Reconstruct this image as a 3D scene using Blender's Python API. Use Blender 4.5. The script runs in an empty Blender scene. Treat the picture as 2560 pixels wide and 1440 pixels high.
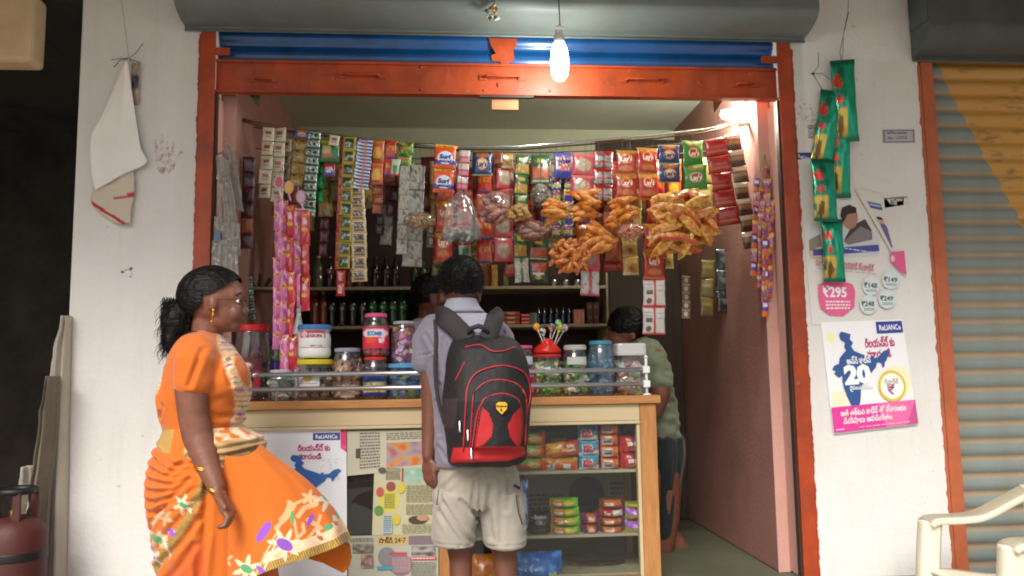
import bpy, bmesh, math, random
import numpy as np
from mathutils import Vector, Matrix, Euler, noise

R = math.radians
rng = random.Random(7)
sc = bpy.context.scene
COL = sc.collection

# ------------------------------------------------------------------ camera
CAMP = Vector((0.0, -3.3, 1.13))
FPX = 2010.0                      # focal length in pixels of the 2560 px wide photograph
PSI, THETA, RHO = R(4.6), math.atan(217 / 2010), 0.0145
FWD = Vector((math.sin(PSI) * math.cos(THETA), math.cos(PSI) * math.cos(THETA), math.sin(THETA)))
R0 = Vector((math.cos(PSI), -math.sin(PSI), 0))
U0 = R0.cross(FWD)
RGT = R0 * math.cos(RHO) - U0 * math.sin(RHO)
UPV = U0 * math.cos(RHO) + R0 * math.sin(RHO)
cd = bpy.data.cameras.new('camera'); cam = bpy.data.objects.new('camera', cd); COL.objects.link(cam)
cd.sensor_width = 36; cd.lens = 36 * FPX / 2560; cd.clip_start = 0.05; cd.clip_end = 500
M = Matrix((RGT, UPV, -FWD)).transposed().to_4x4(); M.translation = CAMP
cam.matrix_world = M
sc.camera = cam

# ------------------------------------------------------------------ sky, sun, exposure
SUN_EL, SUN_AZ = R(42), R(200)     # soft overcast light from the street side
world = bpy.data.worlds.new('World'); sc.world = world; world.use_nodes = True
wn = world.node_tree.nodes; wl = world.node_tree.links
sky = wn.new('ShaderNodeTexSky'); sky.sky_type = 'NISHITA'; sky.sun_disc = False
sky.sun_elevation = SUN_EL; sky.sun_rotation = SUN_AZ
sky.air_density = 1.0; sky.dust_density = 4.0; sky.ozone_density = 1.0
wl.new(sky.outputs[0], wn['Background'].inputs[0]); wn['Background'].inputs[1].default_value = 0.052
sl = bpy.data.lights.new('sun', 'SUN'); sl.energy = 1.5; sl.angle = R(30); sl.color = (1, 0.98, 0.96)
sun = bpy.data.objects.new('sun', sl); COL.objects.link(sun)
sd = Vector((math.sin(SUN_AZ) * math.cos(SUN_EL), math.cos(SUN_AZ) * math.cos(SUN_EL), math.sin(SUN_EL)))
sun.rotation_euler = sd.to_track_quat('Z', 'Y').to_euler(); sun.location = (0, -6, 8)
sc.view_settings.view_transform = 'Standard'; sc.view_settings.look = 'None'
sc.view_settings.gamma = 1; sc.view_settings.use_curve_mapping = False
sc.view_settings.exposure = 1.38
sc.render.engine = 'CYCLES'
sc.cycles.filter_width = 1.9
sc.cycles.use_denoising = True
sc.cycles.max_bounces = 8; sc.cycles.transparent_max_bounces = 16
sc.cycles.sample_clamp_indirect = 6

# ------------------------------------------------------------------ helpers
def W(u, v, y):
    d = FWD * FPX + RGT * (u - 1280) + UPV * (720 - v)
    return CAMP + d * ((y - CAMP.y) / d.y)
def mpp(y): return (y - CAMP.y) / 2000.0      # metres per photo pixel at depth y
def lin(c): return c / 12.92 if c <= 0.04045 else ((c + 0.055) / 1.055) ** 2.4
def C(h):
    h = h.lstrip('#'); return tuple(lin(int(h[i:i + 2], 16) / 255) for i in (0, 2, 4))

class MB:
    """collects geometry in world space, then links it as one mesh object"""
    def __init__(s): s.v = []; s.f = []; s.c = []
    def add(s, vs, fs, col=None):
        n = len(s.v); s.v += [tuple(p) for p in vs]; s.f += [tuple(i + n for i in f) for f in fs]
        s.c += [col or (1, 1, 1)] * len(vs)
        return s
    def box(s, a, b, col=None):
        x0, y0, z0 = a; x1, y1, z1 = b
        x0, x1 = min(x0, x1), max(x0, x1); y0, y1 = min(y0, y1), max(y0, y1); z0, z1 = min(z0, z1), max(z0, z1)
        return s.add([(x0,y0,z0),(x1,y0,z0),(x1,y1,z0),(x0,y1,z0),(x0,y0,z1),(x1,y0,z1),(x1,y1,z1),(x0,y1,z1)],
                     [(3,2,1,0),(4,5,6,7),(0,1,5,4),(1,2,6,5),(2,3,7,6),(3,0,4,7)], col)
    def tube(s, pts, r, seg=10, col=None, cap=True):
        pts = [Vector(p) for p in pts]; rs = r if hasattr(r, '__len__') else [r] * len(pts)
        vs = []; fs = []; ref = None
        for i, p in enumerate(pts):
            t = (pts[min(i + 1, len(pts) - 1)] - pts[max(i - 1, 0)]).normalized()
            if ref is None: ref = t.orthogonal().normalized()
            a = (ref - t * ref.dot(t)); a = a.normalized() if a.length > 1e-6 else t.orthogonal().normalized()
            ref = a; b = t.cross(a)
            for k in range(seg):
                w = 2 * math.pi * k / seg
                vs.append(p + (a * math.cos(w) + b * math.sin(w)) * rs[i])
        for i in range(len(pts) - 1):
            for k in range(seg):
                k2 = (k + 1) % seg
                fs.append((i*seg+k, i*seg+k2, (i+1)*seg+k2, (i+1)*seg+k))
        if cap:
            fs.append(tuple(range(seg - 1, -1, -1))); fs.append(tuple((len(pts)-1)*seg + k for k in range(seg)))
        return s.add(vs, fs, col)
    def limb(s, pts, rs, seg=16, col=None):
        """tube with rounded ends"""
        pts = [Vector(p) for p in pts]; P = []; Q = []
        d0 = (pts[0] - pts[1]).normalized(); d1 = (pts[-1] - pts[-2]).normalized()
        for a in (0.95, 0.7, 0.35): P.append(pts[0] + d0 * rs[0] * a); Q.append(rs[0] * math.sqrt(1 - a * a))
        P += pts; Q += list(rs)
        for a in (0.35, 0.7, 0.95): P.append(pts[-1] + d1 * rs[-1] * a); Q.append(rs[-1] * math.sqrt(1 - a * a))
        return s.tube(P, Q, seg, col)
    def ell(s, c, r, rot=None, nu=20, nv=14, col=None):
        c = Vector(c); vs = []; fs = []
        m = rot.to_matrix() if rot else Matrix.Identity(3)
        for j in range(1, nv):
            ph = math.pi * j / nv
            for i in range(nu):
                t = 2 * math.pi * i / nu
                vs.append(c + m @ Vector((r[0]*math.sin(ph)*math.cos(t), r[1]*math.sin(ph)*math.sin(t), r[2]*math.cos(ph))))
        for j in range(nv - 2):
            for i in range(nu):
                i2 = (i + 1) % nu; fs.append((j*nu+i, (j+1)*nu+i, (j+1)*nu+i2, j*nu+i2))
        n = len(vs); vs.append(c + m @ Vector((0,0,r[2]))); vs.append(c + m @ Vector((0,0,-r[2])))
        for i in range(nu):
            i2 = (i + 1) % nu; fs.append((n, i, i2)); fs.append((n + 1, (nv-2)*nu+i2, (nv-2)*nu+i))
        return s.add(vs, fs, col)
    def lathe(s, c, prof, seg=24, col=None, sq=0):
        """prof: list of (r, z); sq > 0 squares the section off"""
        c = Vector(c); vs = []; fs = []
        for r, z in prof:
            for k in range(seg):
                t = 2 * math.pi * (k + 0.5) / seg; ct, st = math.cos(t), math.sin(t)
                q = 1 / (abs(ct) ** (2 + sq) + abs(st) ** (2 + sq)) ** (1 / (2 + sq))
                vs.append(c + Vector((r * q * ct, r * q * st, z)))
        for i in range(len(prof) - 1):
            for k in range(seg):
                k2 = (k + 1) % seg; fs.append((i*seg+k, i*seg+k2, (i+1)*seg+k2, (i+1)*seg+k))
        fs.append(tuple(range(seg - 1, -1, -1))); fs.append(tuple((len(prof)-1)*seg + k for k in range(seg)))
        return s.add(vs, fs, col)
    def loft(s, rings, col=None):
        """rings: lists of points, all of the same length, closed sections"""
        n = len(rings[0]); vs = [p for r in rings for p in r]; fs = []
        for i in range(len(rings) - 1):
            for k in range(n):
                k2 = (k + 1) % n; fs.append((i*n+k, i*n+k2, (i+1)*n+k2, (i+1)*n+k))
        fs.append(tuple(range(n - 1, -1, -1))); fs.append(tuple((len(rings)-1)*n + k for k in range(n)))
        return s.add(vs, fs, col)
    def prism(s, poly, y0, y1, col=None):
        """poly in (x, z), extruded along y"""
        n = len(poly); vs = [(x, y0, z) for x, z in poly] + [(x, y1, z) for x, z in poly]
        fs = [tuple(range(n)), tuple(range(2*n-1, n-1, -1))] + [(i, i+n, (i+1)%n+n, (i+1)%n) for i in range(n)]
        return s.add(vs, fs, col)
    def mesh(s, name, smooth=False, org=(0,0,0), color=False):
        me = bpy.data.meshes.new(name); o = Vector(org)
        me.from_pydata([(x - o.x, y - o.y, z - o.z) for x, y, z in s.v], [], s.f)
        if color: paint(me, np.array(s.c))
        if smooth: me.shade_smooth()
        return me
    def build(s, name, m, parent=None, smooth=False, color=False, fix=True, bevel=0):
        org = parent_loc(parent)
        me = s.mesh(name, smooth, org, color)
        if fix or bevel:
            b = bmesh.new(); b.from_mesh(me)
            if bevel:
                bmesh.ops.bevel(b, geom=[e for e in b.edges if len(e.link_faces) == 2 and e.calc_face_angle(0) > 0.6],
                                offset=bevel, segments=2, profile=0.5, affect='EDGES', clamp_overlap=True)
            if fix: bmesh.ops.recalc_face_normals(b, faces=b.faces)
            b.to_mesh(me); b.free()
            if smooth: me.shade_smooth()
        return link(name, me, m, parent)

def parent_loc(p):
    v = Vector((0,0,0))
    while p is not None: v += p.location; p = p.parent
    return v
def paint(me, cols, name='Col'):
    a = me.color_attributes.new(name, 'FLOAT_COLOR', 'POINT')
    c = np.ones((len(me.vertices), 4), np.float32); c[:, :3] = cols
    a.data.foreach_set('color', c.ravel())
def link(name, me, m=None, parent=None):
    o = bpy.data.objects.new(name, me); COL.objects.link(o)
    if m is not None and hasattr(me, 'materials') and len(me.materials) == 0:
        me.materials.append(MATS[m] if isinstance(m, str) else m)
    o.parent = parent
    return o
def tag(o, label, cat, group=None, kind=None):
    if label: o['label'] = label
    if cat: o['category'] = cat
    if group: o['group'] = group
    if kind: o['kind'] = kind
    return o
def thing(name, loc, label, cat, group=None):
    o = bpy.data.objects.new(name, None); COL.objects.link(o); o.location = loc; o.empty_display_size = 0.05
    return tag(o, label, cat, group)
def struct(name, mb, m, **k):
    o = mb.build(name, m, **k); o['kind'] = 'structure'; return o

def remesh(mb, name, voxel, it=6, fac=0.5):
    """union of closed shapes -> one continuous skin, in world space"""
    me = mb.mesh(name); b = bmesh.new(); b.from_mesh(me); bmesh.ops.recalc_face_normals(b, faces=b.faces); b.to_mesh(me); b.free()
    o = bpy.data.objects.new('tmp', me); COL.objects.link(o)
    md = o.modifiers.new('r', 'REMESH'); md.mode = 'VOXEL'; md.voxel_size = voxel; md.use_smooth_shade = True
    ms = o.modifiers.new('s', 'SMOOTH'); ms.factor = fac; ms.iterations = it
    dg = bpy.context.evaluated_depsgraph_get(); dg.update()
    out = bpy.data.meshes.new_from_object(o.evaluated_get(dg)); out.name = name
    bpy.data.objects.remove(o); bpy.data.meshes.remove(me)
    return out
def coords(me):
    a = np.empty(len(me.vertices) * 3, np.float64); me.vertices.foreach_get('co', a); return a.reshape(-1, 3)
def set_coords(me, a): me.vertices.foreach_set('co', np.ascontiguousarray(a, np.float32).ravel()); me.update()
def vnorm(me):
    a = np.empty(len(me.vertices) * 3, np.float64); me.vertices.foreach_get('normal', a); return a.reshape(-1, 3)
def nz(P, f, seed=0, stretch=(1,1,1)):
    return np.array([noise.noise(Vector((x*f*stretch[0]+seed, y*f*stretch[1]+seed*1.7, z*f*stretch[2]-seed))) for x, y, z in P])
def put(me, name, m, parent, smooth=True):
    """world-space mesh -> part of parent"""
    org = parent_loc(parent); me.transform(Matrix.Translation(-org))
    if smooth: me.shade_smooth()
    me.materials.clear()
    return link(name, me, m, parent)

# ------------------------------------------------------------------ materials
MATS = {}
def mat(name, col=(0.8,0.8,0.8), rough=0.6, metal=0.0, spec=0.5, attr=False, bump=0, bscale=40, var=0, vscale=3, vcol=None, coat=0, emit=None, estr=0, sheen=0, stretch=None):
    m = bpy.data.materials.new(name); m.use_nodes = True; nt = m.node_tree; N = nt.nodes; L = nt.links
    p = N['Principled BSDF']
    p.inputs['Roughness'].default_value = rough; p.inputs['Metallic'].default_value = metal
    p.inputs['Specular IOR Level'].default_value = spec; p.inputs['Coat Weight'].default_value = coat
    p.inputs['Sheen Weight'].default_value = sheen
    tc = N.new('ShaderNodeTexCoord'); co = tc.outputs['Object']
    if stretch:
        mp = N.new('ShaderNodeMapping'); mp.inputs['Scale'].default_value = stretch; L.new(co, mp.inputs[0]); co = mp.outputs[0]
    if attr:
        a = N.new('ShaderNodeAttribute'); a.attribute_name = 'Col'; src = a.outputs['Color']
    else:
        rgb = N.new('ShaderNodeRGB'); rgb.outputs[0].default_value = (*col, 1); src = rgb.outputs[0]
    if var:
        t = N.new('ShaderNodeTexNoise'); t.inputs['Scale'].default_value = vscale; t.inputs['Detail'].default_value = 6; t.inputs['Roughness'].default_value = 0.65
        L.new(co, t.inputs['Vector'])
        cr = N.new('ShaderNodeMapRange'); cr.inputs[1].default_value = 0.38; cr.inputs[2].default_value = 0.68
        L.new(t.outputs['Fac'], cr.inputs[0])
        mx = N.new('ShaderNodeMix'); mx.data_type = 'RGBA'; mx.blend_type = 'MIX' if vcol else 'MULTIPLY'
        ml = N.new('ShaderNodeMath'); ml.operation = 'MULTIPLY'; ml.inputs[1].default_value = var; L.new(cr.outputs[0], ml.inputs[0])
        L.new(ml.outputs[0], mx.inputs['Factor']); L.new(src, mx.inputs['A']); mx.inputs['B'].default_value = (*(vcol or (0.45,0.42,0.38)), 1)
        src = mx.outputs['Result']
    L.new(src, p.inputs['Base Color'])
    if bump:
        t2 = N.new('ShaderNodeTexNoise'); t2.inputs['Scale'].default_value = bscale; t2.inputs['Detail'].default_value = 5
        L.new(co, t2.inputs['Vector'])
        bp = N.new('ShaderNodeBump'); bp.inputs['Strength'].default_value = bump; bp.inputs['Distance'].default_value = 0.01
        L.new(t2.outputs['Fac'], bp.inputs['Height']); L.new(bp.outputs[0], p.inputs['Normal'])
    if emit:
        p.inputs['Emission Color'].default_value = (*emit, 1); p.inputs['Emission Strength'].default_value = estr
    MATS[name] = m; return m
def clear_mat(name, tint=(1,1,1), gloss=0.12, rough=0.06, diff=0.0, dcol=(0.8,0.8,0.8), bump=0, bscale=60):
    """thin clear plastic or glass: see-through, with mirror-like sheen and a little milkiness"""
    m = bpy.data.materials.new(name); m.use_nodes = True; nt = m.node_tree; N = nt.nodes; L = nt.links
    N.remove(N['Principled BSDF'])
    tr = N.new('ShaderNodeBsdfTransparent'); tr.inputs[0].default_value = (*tint, 1)
    gl = N.new('ShaderNodeBsdfGlossy'); gl.inputs['Roughness'].default_value = rough; gl.inputs[0].default_value = (0.9,0.9,0.9,1)
    lw = N.new('ShaderNodeLayerWeight'); lw.inputs[0].default_value = 0.35
    mr = N.new('ShaderNodeMapRange'); mr.inputs[3].default_value = gloss * 0.5; mr.inputs[4].default_value = min(1, gloss * 5)
    L.new(lw.outputs['Facing'], mr.inputs[0])
    m1 = N.new('ShaderNodeMixShader'); L.new(mr.outputs[0], m1.inputs[0]); L.new(tr.outputs[0], m1.inputs[1]); L.new(gl.outputs[0], m1.inputs[2])
    out = m1.outputs[0]
    if diff:
        df = N.new('ShaderNodeBsdfDiffuse'); df.inputs[0].default_value = (*dcol, 1)
        m2 = N.new('ShaderNodeMixShader'); m2.inputs[0].default_value = diff; L.new(out, m2.inputs[1]); L.new(df.outputs[0], m2.inputs[2]); out = m2.outputs[0]
    if bump:
        tc = N.new('ShaderNodeTexCoord'); t2 = N.new('ShaderNodeTexNoise'); t2.inputs['Scale'].default_value = bscale; L.new(tc.outputs['Object'], t2.inputs['Vector'])
        bp = N.new('ShaderNodeBump'); bp.inputs['Strength'].default_value = bump; bp.inputs['Distance'].default_value = 0.02
        L.new(t2.outputs['Fac'], bp.inputs['Height']); L.new(bp.outputs[0], gl.inputs['Normal'])
    L.new(out, N['Material Output'].inputs[0])
    MATS[name] = m; return m

mat('plaster', C('#dfddd9'), 0.85, var=0.16, vscale=2.6, vcol=C('#b4ada2'), bump=0.25, bscale=55)
def streaks(m, k=0.16):
    nt = m.node_tree; N = nt.nodes; L = nt.links; p = N['Principled BSDF']; src = p.inputs['Base Color'].links[0].from_socket
    g = N.new('ShaderNodeNewGeometry'); mp = N.new('ShaderNodeMapping'); mp.inputs['Scale'].default_value = (9, 9, .9); L.new(g.outputs['Position'], mp.inputs[0])
    t = N.new('ShaderNodeTexNoise'); t.inputs['Scale'].default_value = 1.6; t.inputs['Detail'].default_value = 8; t.inputs['Roughness'].default_value = .7; L.new(mp.outputs[0], t.inputs['Vector'])
    mr = N.new('ShaderNodeMapRange'); mr.inputs[1].default_value = .52; mr.inputs[2].default_value = .78; mr.inputs[4].default_value = k; L.new(t.outputs['Fac'], mr.inputs[0])
    mx = N.new('ShaderNodeMix'); mx.data_type = 'RGBA'; L.new(mr.outputs[0], mx.inputs['Factor']); L.new(src, mx.inputs['A']); mx.inputs['B'].default_value = (*C('#8f8a80'), 1)
    t2 = N.new('ShaderNodeTexNoise'); t2.inputs['Scale'].default_value = 38; t2.inputs['Detail'].default_value = 4; L.new(g.outputs['Position'], t2.inputs['Vector'])
    m2 = N.new('ShaderNodeMapRange'); m2.inputs[1].default_value = .70; m2.inputs[2].default_value = .76; m2.inputs[4].default_value = .6; L.new(t2.outputs['Fac'], m2.inputs[0])
    mx2 = N.new('ShaderNodeMix'); mx2.data_type = 'RGBA'; L.new(m2.outputs[0], mx2.inputs['Factor']); L.new(mx.outputs['Result'], mx2.inputs['A']); mx2.inputs['B'].default_value = (*C('#8a7c6c'), 1)
    L.new(mx2.outputs['Result'], p.inputs['Base Color'])
streaks(MATS['plaster'])
mat('pink_lit', C('#c79a8d'), 0.8, var=0.3, vscale=4, vcol=C('#a4766a'), bump=0.2, bscale=60)  # lighter copy of the wall pink, skylight put into the colour
mat('pink_inner', C('#a2756a'), 0.75, var=0.6, vscale=2.5, vcol=C('#8a5c51'), bump=0.25, bscale=60)
streaks(MATS['pink_inner'], .25)
mat('ceiling_paint', C('#c6cfba'), 0.85, var=0.2, vscale=3, vcol=C('#8f9a80'), bump=0.15)
mat('back_paint', C('#c2c8b0'), 0.85, var=0.25, vscale=3, vcol=C('#8b8f78'), bump=0.15)
mat('orange_paint', C('#ac4116'), 0.5, var=0.75, vscale=7, vcol=C('#73290f'), bump=0.12, bscale=30)
mat('blue_paint', C('#164c84'), 0.3, var=0.6, vscale=4, vcol=C('#0e2c4c'), spec=0.6, coat=0.3)
streaks(MATS['orange_paint'], .14)
mat('hood_paint', C('#6a736e'), 0.5, var=0.55, vscale=3.5, vcol=C('#5c554c'), bump=0.12, bscale=12)
mat('dark_wall', C('#3c3732'), 0.9, var=0.8, vscale=4, vcol=C('#1e1b18'), bump=0.4, bscale=20)  # gloom of the passage put into the wall colour
mat('beam_paint', C('#d0b48e'), 0.85, var=0.4, vscale=5, vcol=C('#a88a66'), bump=0.2)
mat('concrete', C('#9b8d7a'), 0.9, var=0.5, vscale=4, vcol=C('#6e6253'), bump=0.3)
mat('dust_ground', C('#a39d94'), 0.95, var=0.5, vscale=3, vcol=C('#8a857c'), bump=0.4)
mat('shop_floor', C('#5c5f4c'), 0.55, var=0.5, vscale=3, vcol=C('#3c3f30'), bump=0.1)
mat('wood', C('#b9824a'), 0.5, var=0.6, vscale=5, vcol=C('#8a5a2c'), bump=0.1, bscale=30, stretch=(1.5, 12, 12))
mat('wood_v', C('#b9824a'), 0.5, var=0.6, vscale=5, vcol=C('#8a5a2c'), bump=0.1, bscale=30, stretch=(12, 12, 1.5))
mat('cream_board', C('#c4b38e'), 0.5, var=0.3, vscale=4, vcol=C('#c0a87c'), stretch=(1, 8, 8))
mat('shelf_board', C('#a89c80'), 0.6, var=0.4, vscale=6, vcol=C('#6f6650'))
mat('dark_wood', C('#3a2a20'), 0.7, var=0.5, vscale=5, vcol=C('#201510'))
mat('steel', C('#c4c8cc'), 0.22, metal=1.0)
mat('rail_steel', C('#c9ccd0'), 0.3, metal=0.9)
mat('white_plastic', C('#e4e6e4'), 0.35)
mat('cream_plastic', C('#e0d9c2'), 0.4, var=0.25, vscale=5, vcol=C('#c4b48c'))
mat('wire', C('#2a2622'), 0.6)
mat('string', C('#5c5444'), 0.8)
mat('bamboo', C('#6d4e2c'), 0.55, var=0.5, vscale=14, vcol=C('#3f2b18'))
mat('wrapper', attr=True, rough=0.28, spec=0.6, bump=0.10, bscale=9, coat=0.25)
mat('foil', attr=True, rough=0.25, metal=0.45, bump=0.12, bscale=10)
mat('paper', attr=True, rough=0.75, bump=0.05, bscale=20)
mat('print', attr=True, rough=0.6)
mat('plastic_attr', attr=True, rough=0.3, spec=0.5)
mat('candy', attr=True, rough=0.3, coat=0.3)
mat('cloth', attr=True, rough=0.85, sheen=0.2, bump=0.12, bscale=260)
mat('skin', attr=True, rough=0.48, spec=0.45, bump=0.10, bscale=90, var=0.35, vscale=25, vcol=C('#5a3427'))
mat('hair', C('#080606'), 0.5, spec=0.25, bump=0.5, bscale=30, stretch=(1, 1, 6))
mat('bag_cloth', attr=True, rough=0.7, bump=0.15, bscale=220)
mat('red_trim', C('#b01f2c'), 0.5)
mat('gold', C('#d9a441'), 0.3, metal=0.9)
mat('black', C('#121112'), 0.5)
mat('bulb_glow', (1,1,1), 0.4, emit=(0.93, 1.0, 0.95), estr=60)
mat('bulb_warm', (1,1,1), 0.4, emit=(1.0, 0.98, 0.86), estr=420)
mat('red_metal', C('#4e1816'), 0.6, var=0.8, vscale=7, vcol=C('#38201a'), bump=0.15)
mat('tarp', C('#c4bcae'), 0.7, var=0.45, vscale=4, vcol=C('#978d7e'), bump=0.3, bscale=14)
mat('leaf', C('#3f4a22'), 0.7, var=0.6, vscale=20, vcol=C('#5a4526'))
clear_mat('glass', (0.93, 0.96, 0.95), 0.06, 0.02)
clear_mat('jar_clear', (0.95, 0.96, 0.96), 0.11, 0.07, diff=0.03, dcol=(0.75,0.78,0.8))
clear_mat('jar_blue', (0.55, 0.78, 0.92), 0.16, 0.08, diff=0.10, dcol=(0.3,0.55,0.75))
clear_mat('film_thin', (0.96,0.96,0.95), 0.10, 0.10, diff=0.03, dcol=(0.7,0.7,0.68), bump=0.8, bscale=30)
clear_mat('film', (0.93, 0.94, 0.93), 0.14, 0.12, diff=0.09, dcol=(0.62,0.64,0.62), bump=0.6, bscale=25)
clear_mat('grey_film', (0.62, 0.64, 0.62), 0.18, 0.15, diff=0.5, dcol=C('#9a9a90'), bump=0.5, bscale=40)

# ------------------------------------------------------------------ ground and building shell
ZF = 0.28                                     # shop floor above the street
XLO, XLI = W(489, 650, 0).x, W(527, 650, 0).x      # left guide, outer and inner edge
XRI, XRO = W(1967, 650, 0).x, W(2001, 650, 0).x    # right guide
XPL = W(176, 650, 0).x                        # outer edge of left pier
XPR = W(2338, 720, 0).x                       # outer edge of right pier
XWL, XWR = W(586, 500, .12).x, W(1902, 500, .12).x # inner wall faces
YB = 1.42
ZC = W(1200, 322, YB).z                       # ceiling
ZTOP = 3.1

struct('ground', MB().box((-60,-80,-0.2), (60,60,0)), 'dust_ground')
struct('shop_floor', MB().box((XPL,-0.10,0.002), (XPR,YB+.2,ZF)), 'shop_floor', bevel=0.01)

zj = W(1240,236,.05).z
bld = thing('shop_building', ((XLO+XRO)/2, 0.6, 0.0), 'whitewashed shop front with two white piers, pink inside walls and pale green ceiling', 'building')
MB().box((XPL,0,0), (XLI-.004,0.119,ZTOP)).build('pier', 'plaster', bld, bevel=0.012)
MB().box((XRI+.004,0,0), (XPR,0.119,ZTOP)).build('pier', 'plaster', bld, bevel=0.012)
MB().box((XPL+.01,.12,ZF+.001), (XWL,YB,ZTOP-.2)).build('side_wall', 'pink_inner', bld, bevel=0.006)
MB().box((XWR,.12,ZF+.001), (XPR-.01,YB,ZTOP-.2)).build('side_wall', 'pink_inner', bld, bevel=0.006)
MB().box((XLI,.1165,ZF+.002),(XWL+.001,.1185,zj)).build('jamb_lit', 'pink_lit', bld)  # thin added strip that carries the brighter, lit face of the jamb
MB().box((XWR-.001,.1165,ZF+.002),(XRI,.1185,zj)).build('jamb_lit', 'pink_lit', bld)
MB().box((XPL+.01,YB+.001,ZF+.001), (XPR-.01,YB+.15,ZTOP-.2)).build('back_wall', 'back_paint', bld)
MB().box((XWL+.001,.125,ZC), (XWR-.001,YB,ZC+.15)).build('ceiling', 'ceiling_paint', bld)
MB().box((XLI,.09,W(1240,200,.05).z), (XRI,.119,ZTOP-.3)).build('lintel', 'ceiling_paint', bld)
MB().box((-4.6,-1.95,ZTOP), (5.2,YB+.2,ZTOP+.14)).build('roof_slab', 'concrete', bld)
MB().box((-4.6,-1.95,ZTOP-.25), (5.2,-1.80,ZTOP-.001)).build('roof_beam', 'concrete', bld)
# pale whitewash worn off in small chips beside the orange guides
def ragged(name, x, side, v0, v1, w, m, parent, y, n=220, amp=0.0020, seed=1):
    """vertical painted band with one ragged edge; x = straight edge, side = direction of the ragged one"""
    r = random.Random(seed); z0, z1 = W(1280, v1, y).z, W(1280, v0, y).z
    a = [(x, z0 + (z1 - z0) * i / n) for i in range(n + 1)]
    b = [(x + side * (w + amp * noise.noise(Vector((seed, i * .23, 0))) * 2 + r.uniform(-.0022, .0022)), z0 + (z1 - z0) * i / n) for i in range(n + 1)]
    vs = [(p[0], y, p[1]) for p in a] + [(p[0], y, p[1]) for p in b] + [(p[0], y + .006, p[1]) for p in b]
    k = n + 1; fs = []
    for i in range(n): fs += [(i, i+1, k+i+1, k+i), (k+i, k+i+1, 2*k+i+1, 2*k+i)]
    return MB().add(vs, fs).build(name, m, parent)

# rolling shutter of the shop, rolled up, with its guides and bottom bar
shut = thing('rolling_shutter', ((XLI+XRI)/2, 0.05, W(1240,243,.03).z), 'rolled up blue steel shutter with an orange bottom bar and orange guides', 'shutter')
zt, zb = W(1240,163,.03).z, W(1240,242,.03).z
zh = W(1240, 86, .0).z
MB().box((XLO,-.014,.003),(XLI,-.002,zh+.02)).build('guide', 'orange_paint', shut, bevel=0.002)
MB().box((XRI,-.014,.003),(XRO,-.002,zh+.02)).build('guide', 'orange_paint', shut, bevel=0.002)
ragged('paint_edge', XLO, -1, 100, 1700, .010, 'orange_paint', shut, -.004, seed=3)
ragged('paint_edge', XRO, 1, 110, 1700, .012, 'orange_paint', shut, -.004, seed=8)
MB().box((XLI-.002,.0,.29),(XLI+.008,.028,zb-.01)).build('channel', 'dark_wood', shut)
MB().box((XLI-.002,.03,.29),(XLI+.004,.116,zb-.01)).build('reveal', 'pink_lit', bld)
MB().box((XRI-.008,.0,.29),(XRI+.002,.028,zb-.01)).build('channel', 'dark_wood', shut)
MB().box((XRI-.004,.03,.29),(XRI+.002,.116,zb-.01)).build('reveal', 'pink_lit', bld)
bar = MB(); bar.box((XLI-.01,.02,zb),(XRI+.01,.034,zt)); bar.box((XLI,-.012,zb-.006),(XRI,.032,zb-.0005)); bar.box((XLI,.008,zt-.012),(XRI,.019,zt-.001))
barO = bar.build('bottom_bar', 'orange_paint', shut, bevel=0.0015)
def slat_mesh(name, x0, x1, h, depth, seg=10, cols=None, ny=1):
    """one curved shutter slat; its origin is the middle of its lower edge"""
    prof = []
    for i in range(seg + 1):
        t = i / seg
        d = depth * math.sin(math.pi * min(1, t / .72)) ** .8 if t < .72 else -depth * .35 * math.sin(math.pi * (t - .72) / .28)
        prof.append((t * h, d))
    vs = []; fs = []; n = seg + 1; cs = []
    nx = 24
    for i in range(nx + 1):
        x = x0 + (x1 - x0) * i / nx
        for j, (z, d) in enumerate(prof): vs.append((x, -d, z)); cs.append(cols(j / seg) if cols else (1,1,1))
    for i in range(nx):
        for j in range(n - 1): fs.append((i*n+j, (i+1)*n+j, (i+1)*n+j+1, i*n+j+1))
    m = MB(); m.v = vs; m.f = fs; m.c = cs
    return m.mesh(name, True, color=bool(cols))
hs = (zh + .05 - zt) / 2
sm = slat_mesh('slat', -(XRI-XLI)/2, (XRI-XLI)/2, hs * 1.0, .014)
for k in range(3):
    o = link('slat', sm, 'blue_paint', shut); o.location = (0, 0.002, zt - parent_loc(shut).z + .002 + k * hs)
for x0, x1 in ((XLI+.0005, W(576,130,0).x), (W(1902,150,0).x, XRI-.0005)):
    z = W(x0 and (560 if x0 < 0 else 1920), 131 if x0 < 0 else 151, 0).z
    MB().box((x0,-.0135,z-.016),(x1,-.003,z+.016)).build('stop_lug', 'orange_paint', shut, bevel=.002)
# orange dab of paint across the blue slats, a folded tab
pts = [(1221,95),(1292,97),(1290,118),(1283,124),(1286,150),(1272,156),(1270,163),(1258,163),(1250,155),(1230,152),(1228,138),(1240,134),(1228,116)]
MB().prism([(W(u,v,.03).x, W(u,v,.03).z) for u, v in pts], .029, .033).build('paint_dab', 'orange_paint', shut)
for u, v in ((905,190),(1255,195),(1605,202),(660,200),(1860,212)):
    c = W(u, v, .02); h = MB()
    w = .075 if u in (905,1255,1605) else .035
    h.box((c.x-w-.022,.0135,c.z-.012),(c.x-w+.008,.0195,c.z+.012)); h.box((c.x+w-.008,.0135,c.z-.012),(c.x+w+.022,.0195,c.z+.012))
    h.tube([(c.x-w,.014,c.z),(c.x-w+.008,-.006,c.z),(c.x,-.012,c.z-.002),(c.x+w-.008,-.006,c.z),(c.x+w,.014,c.z)], .0055, 8)
    hb = h.build('handle', 'orange_paint', shut, bevel=0.001)
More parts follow.
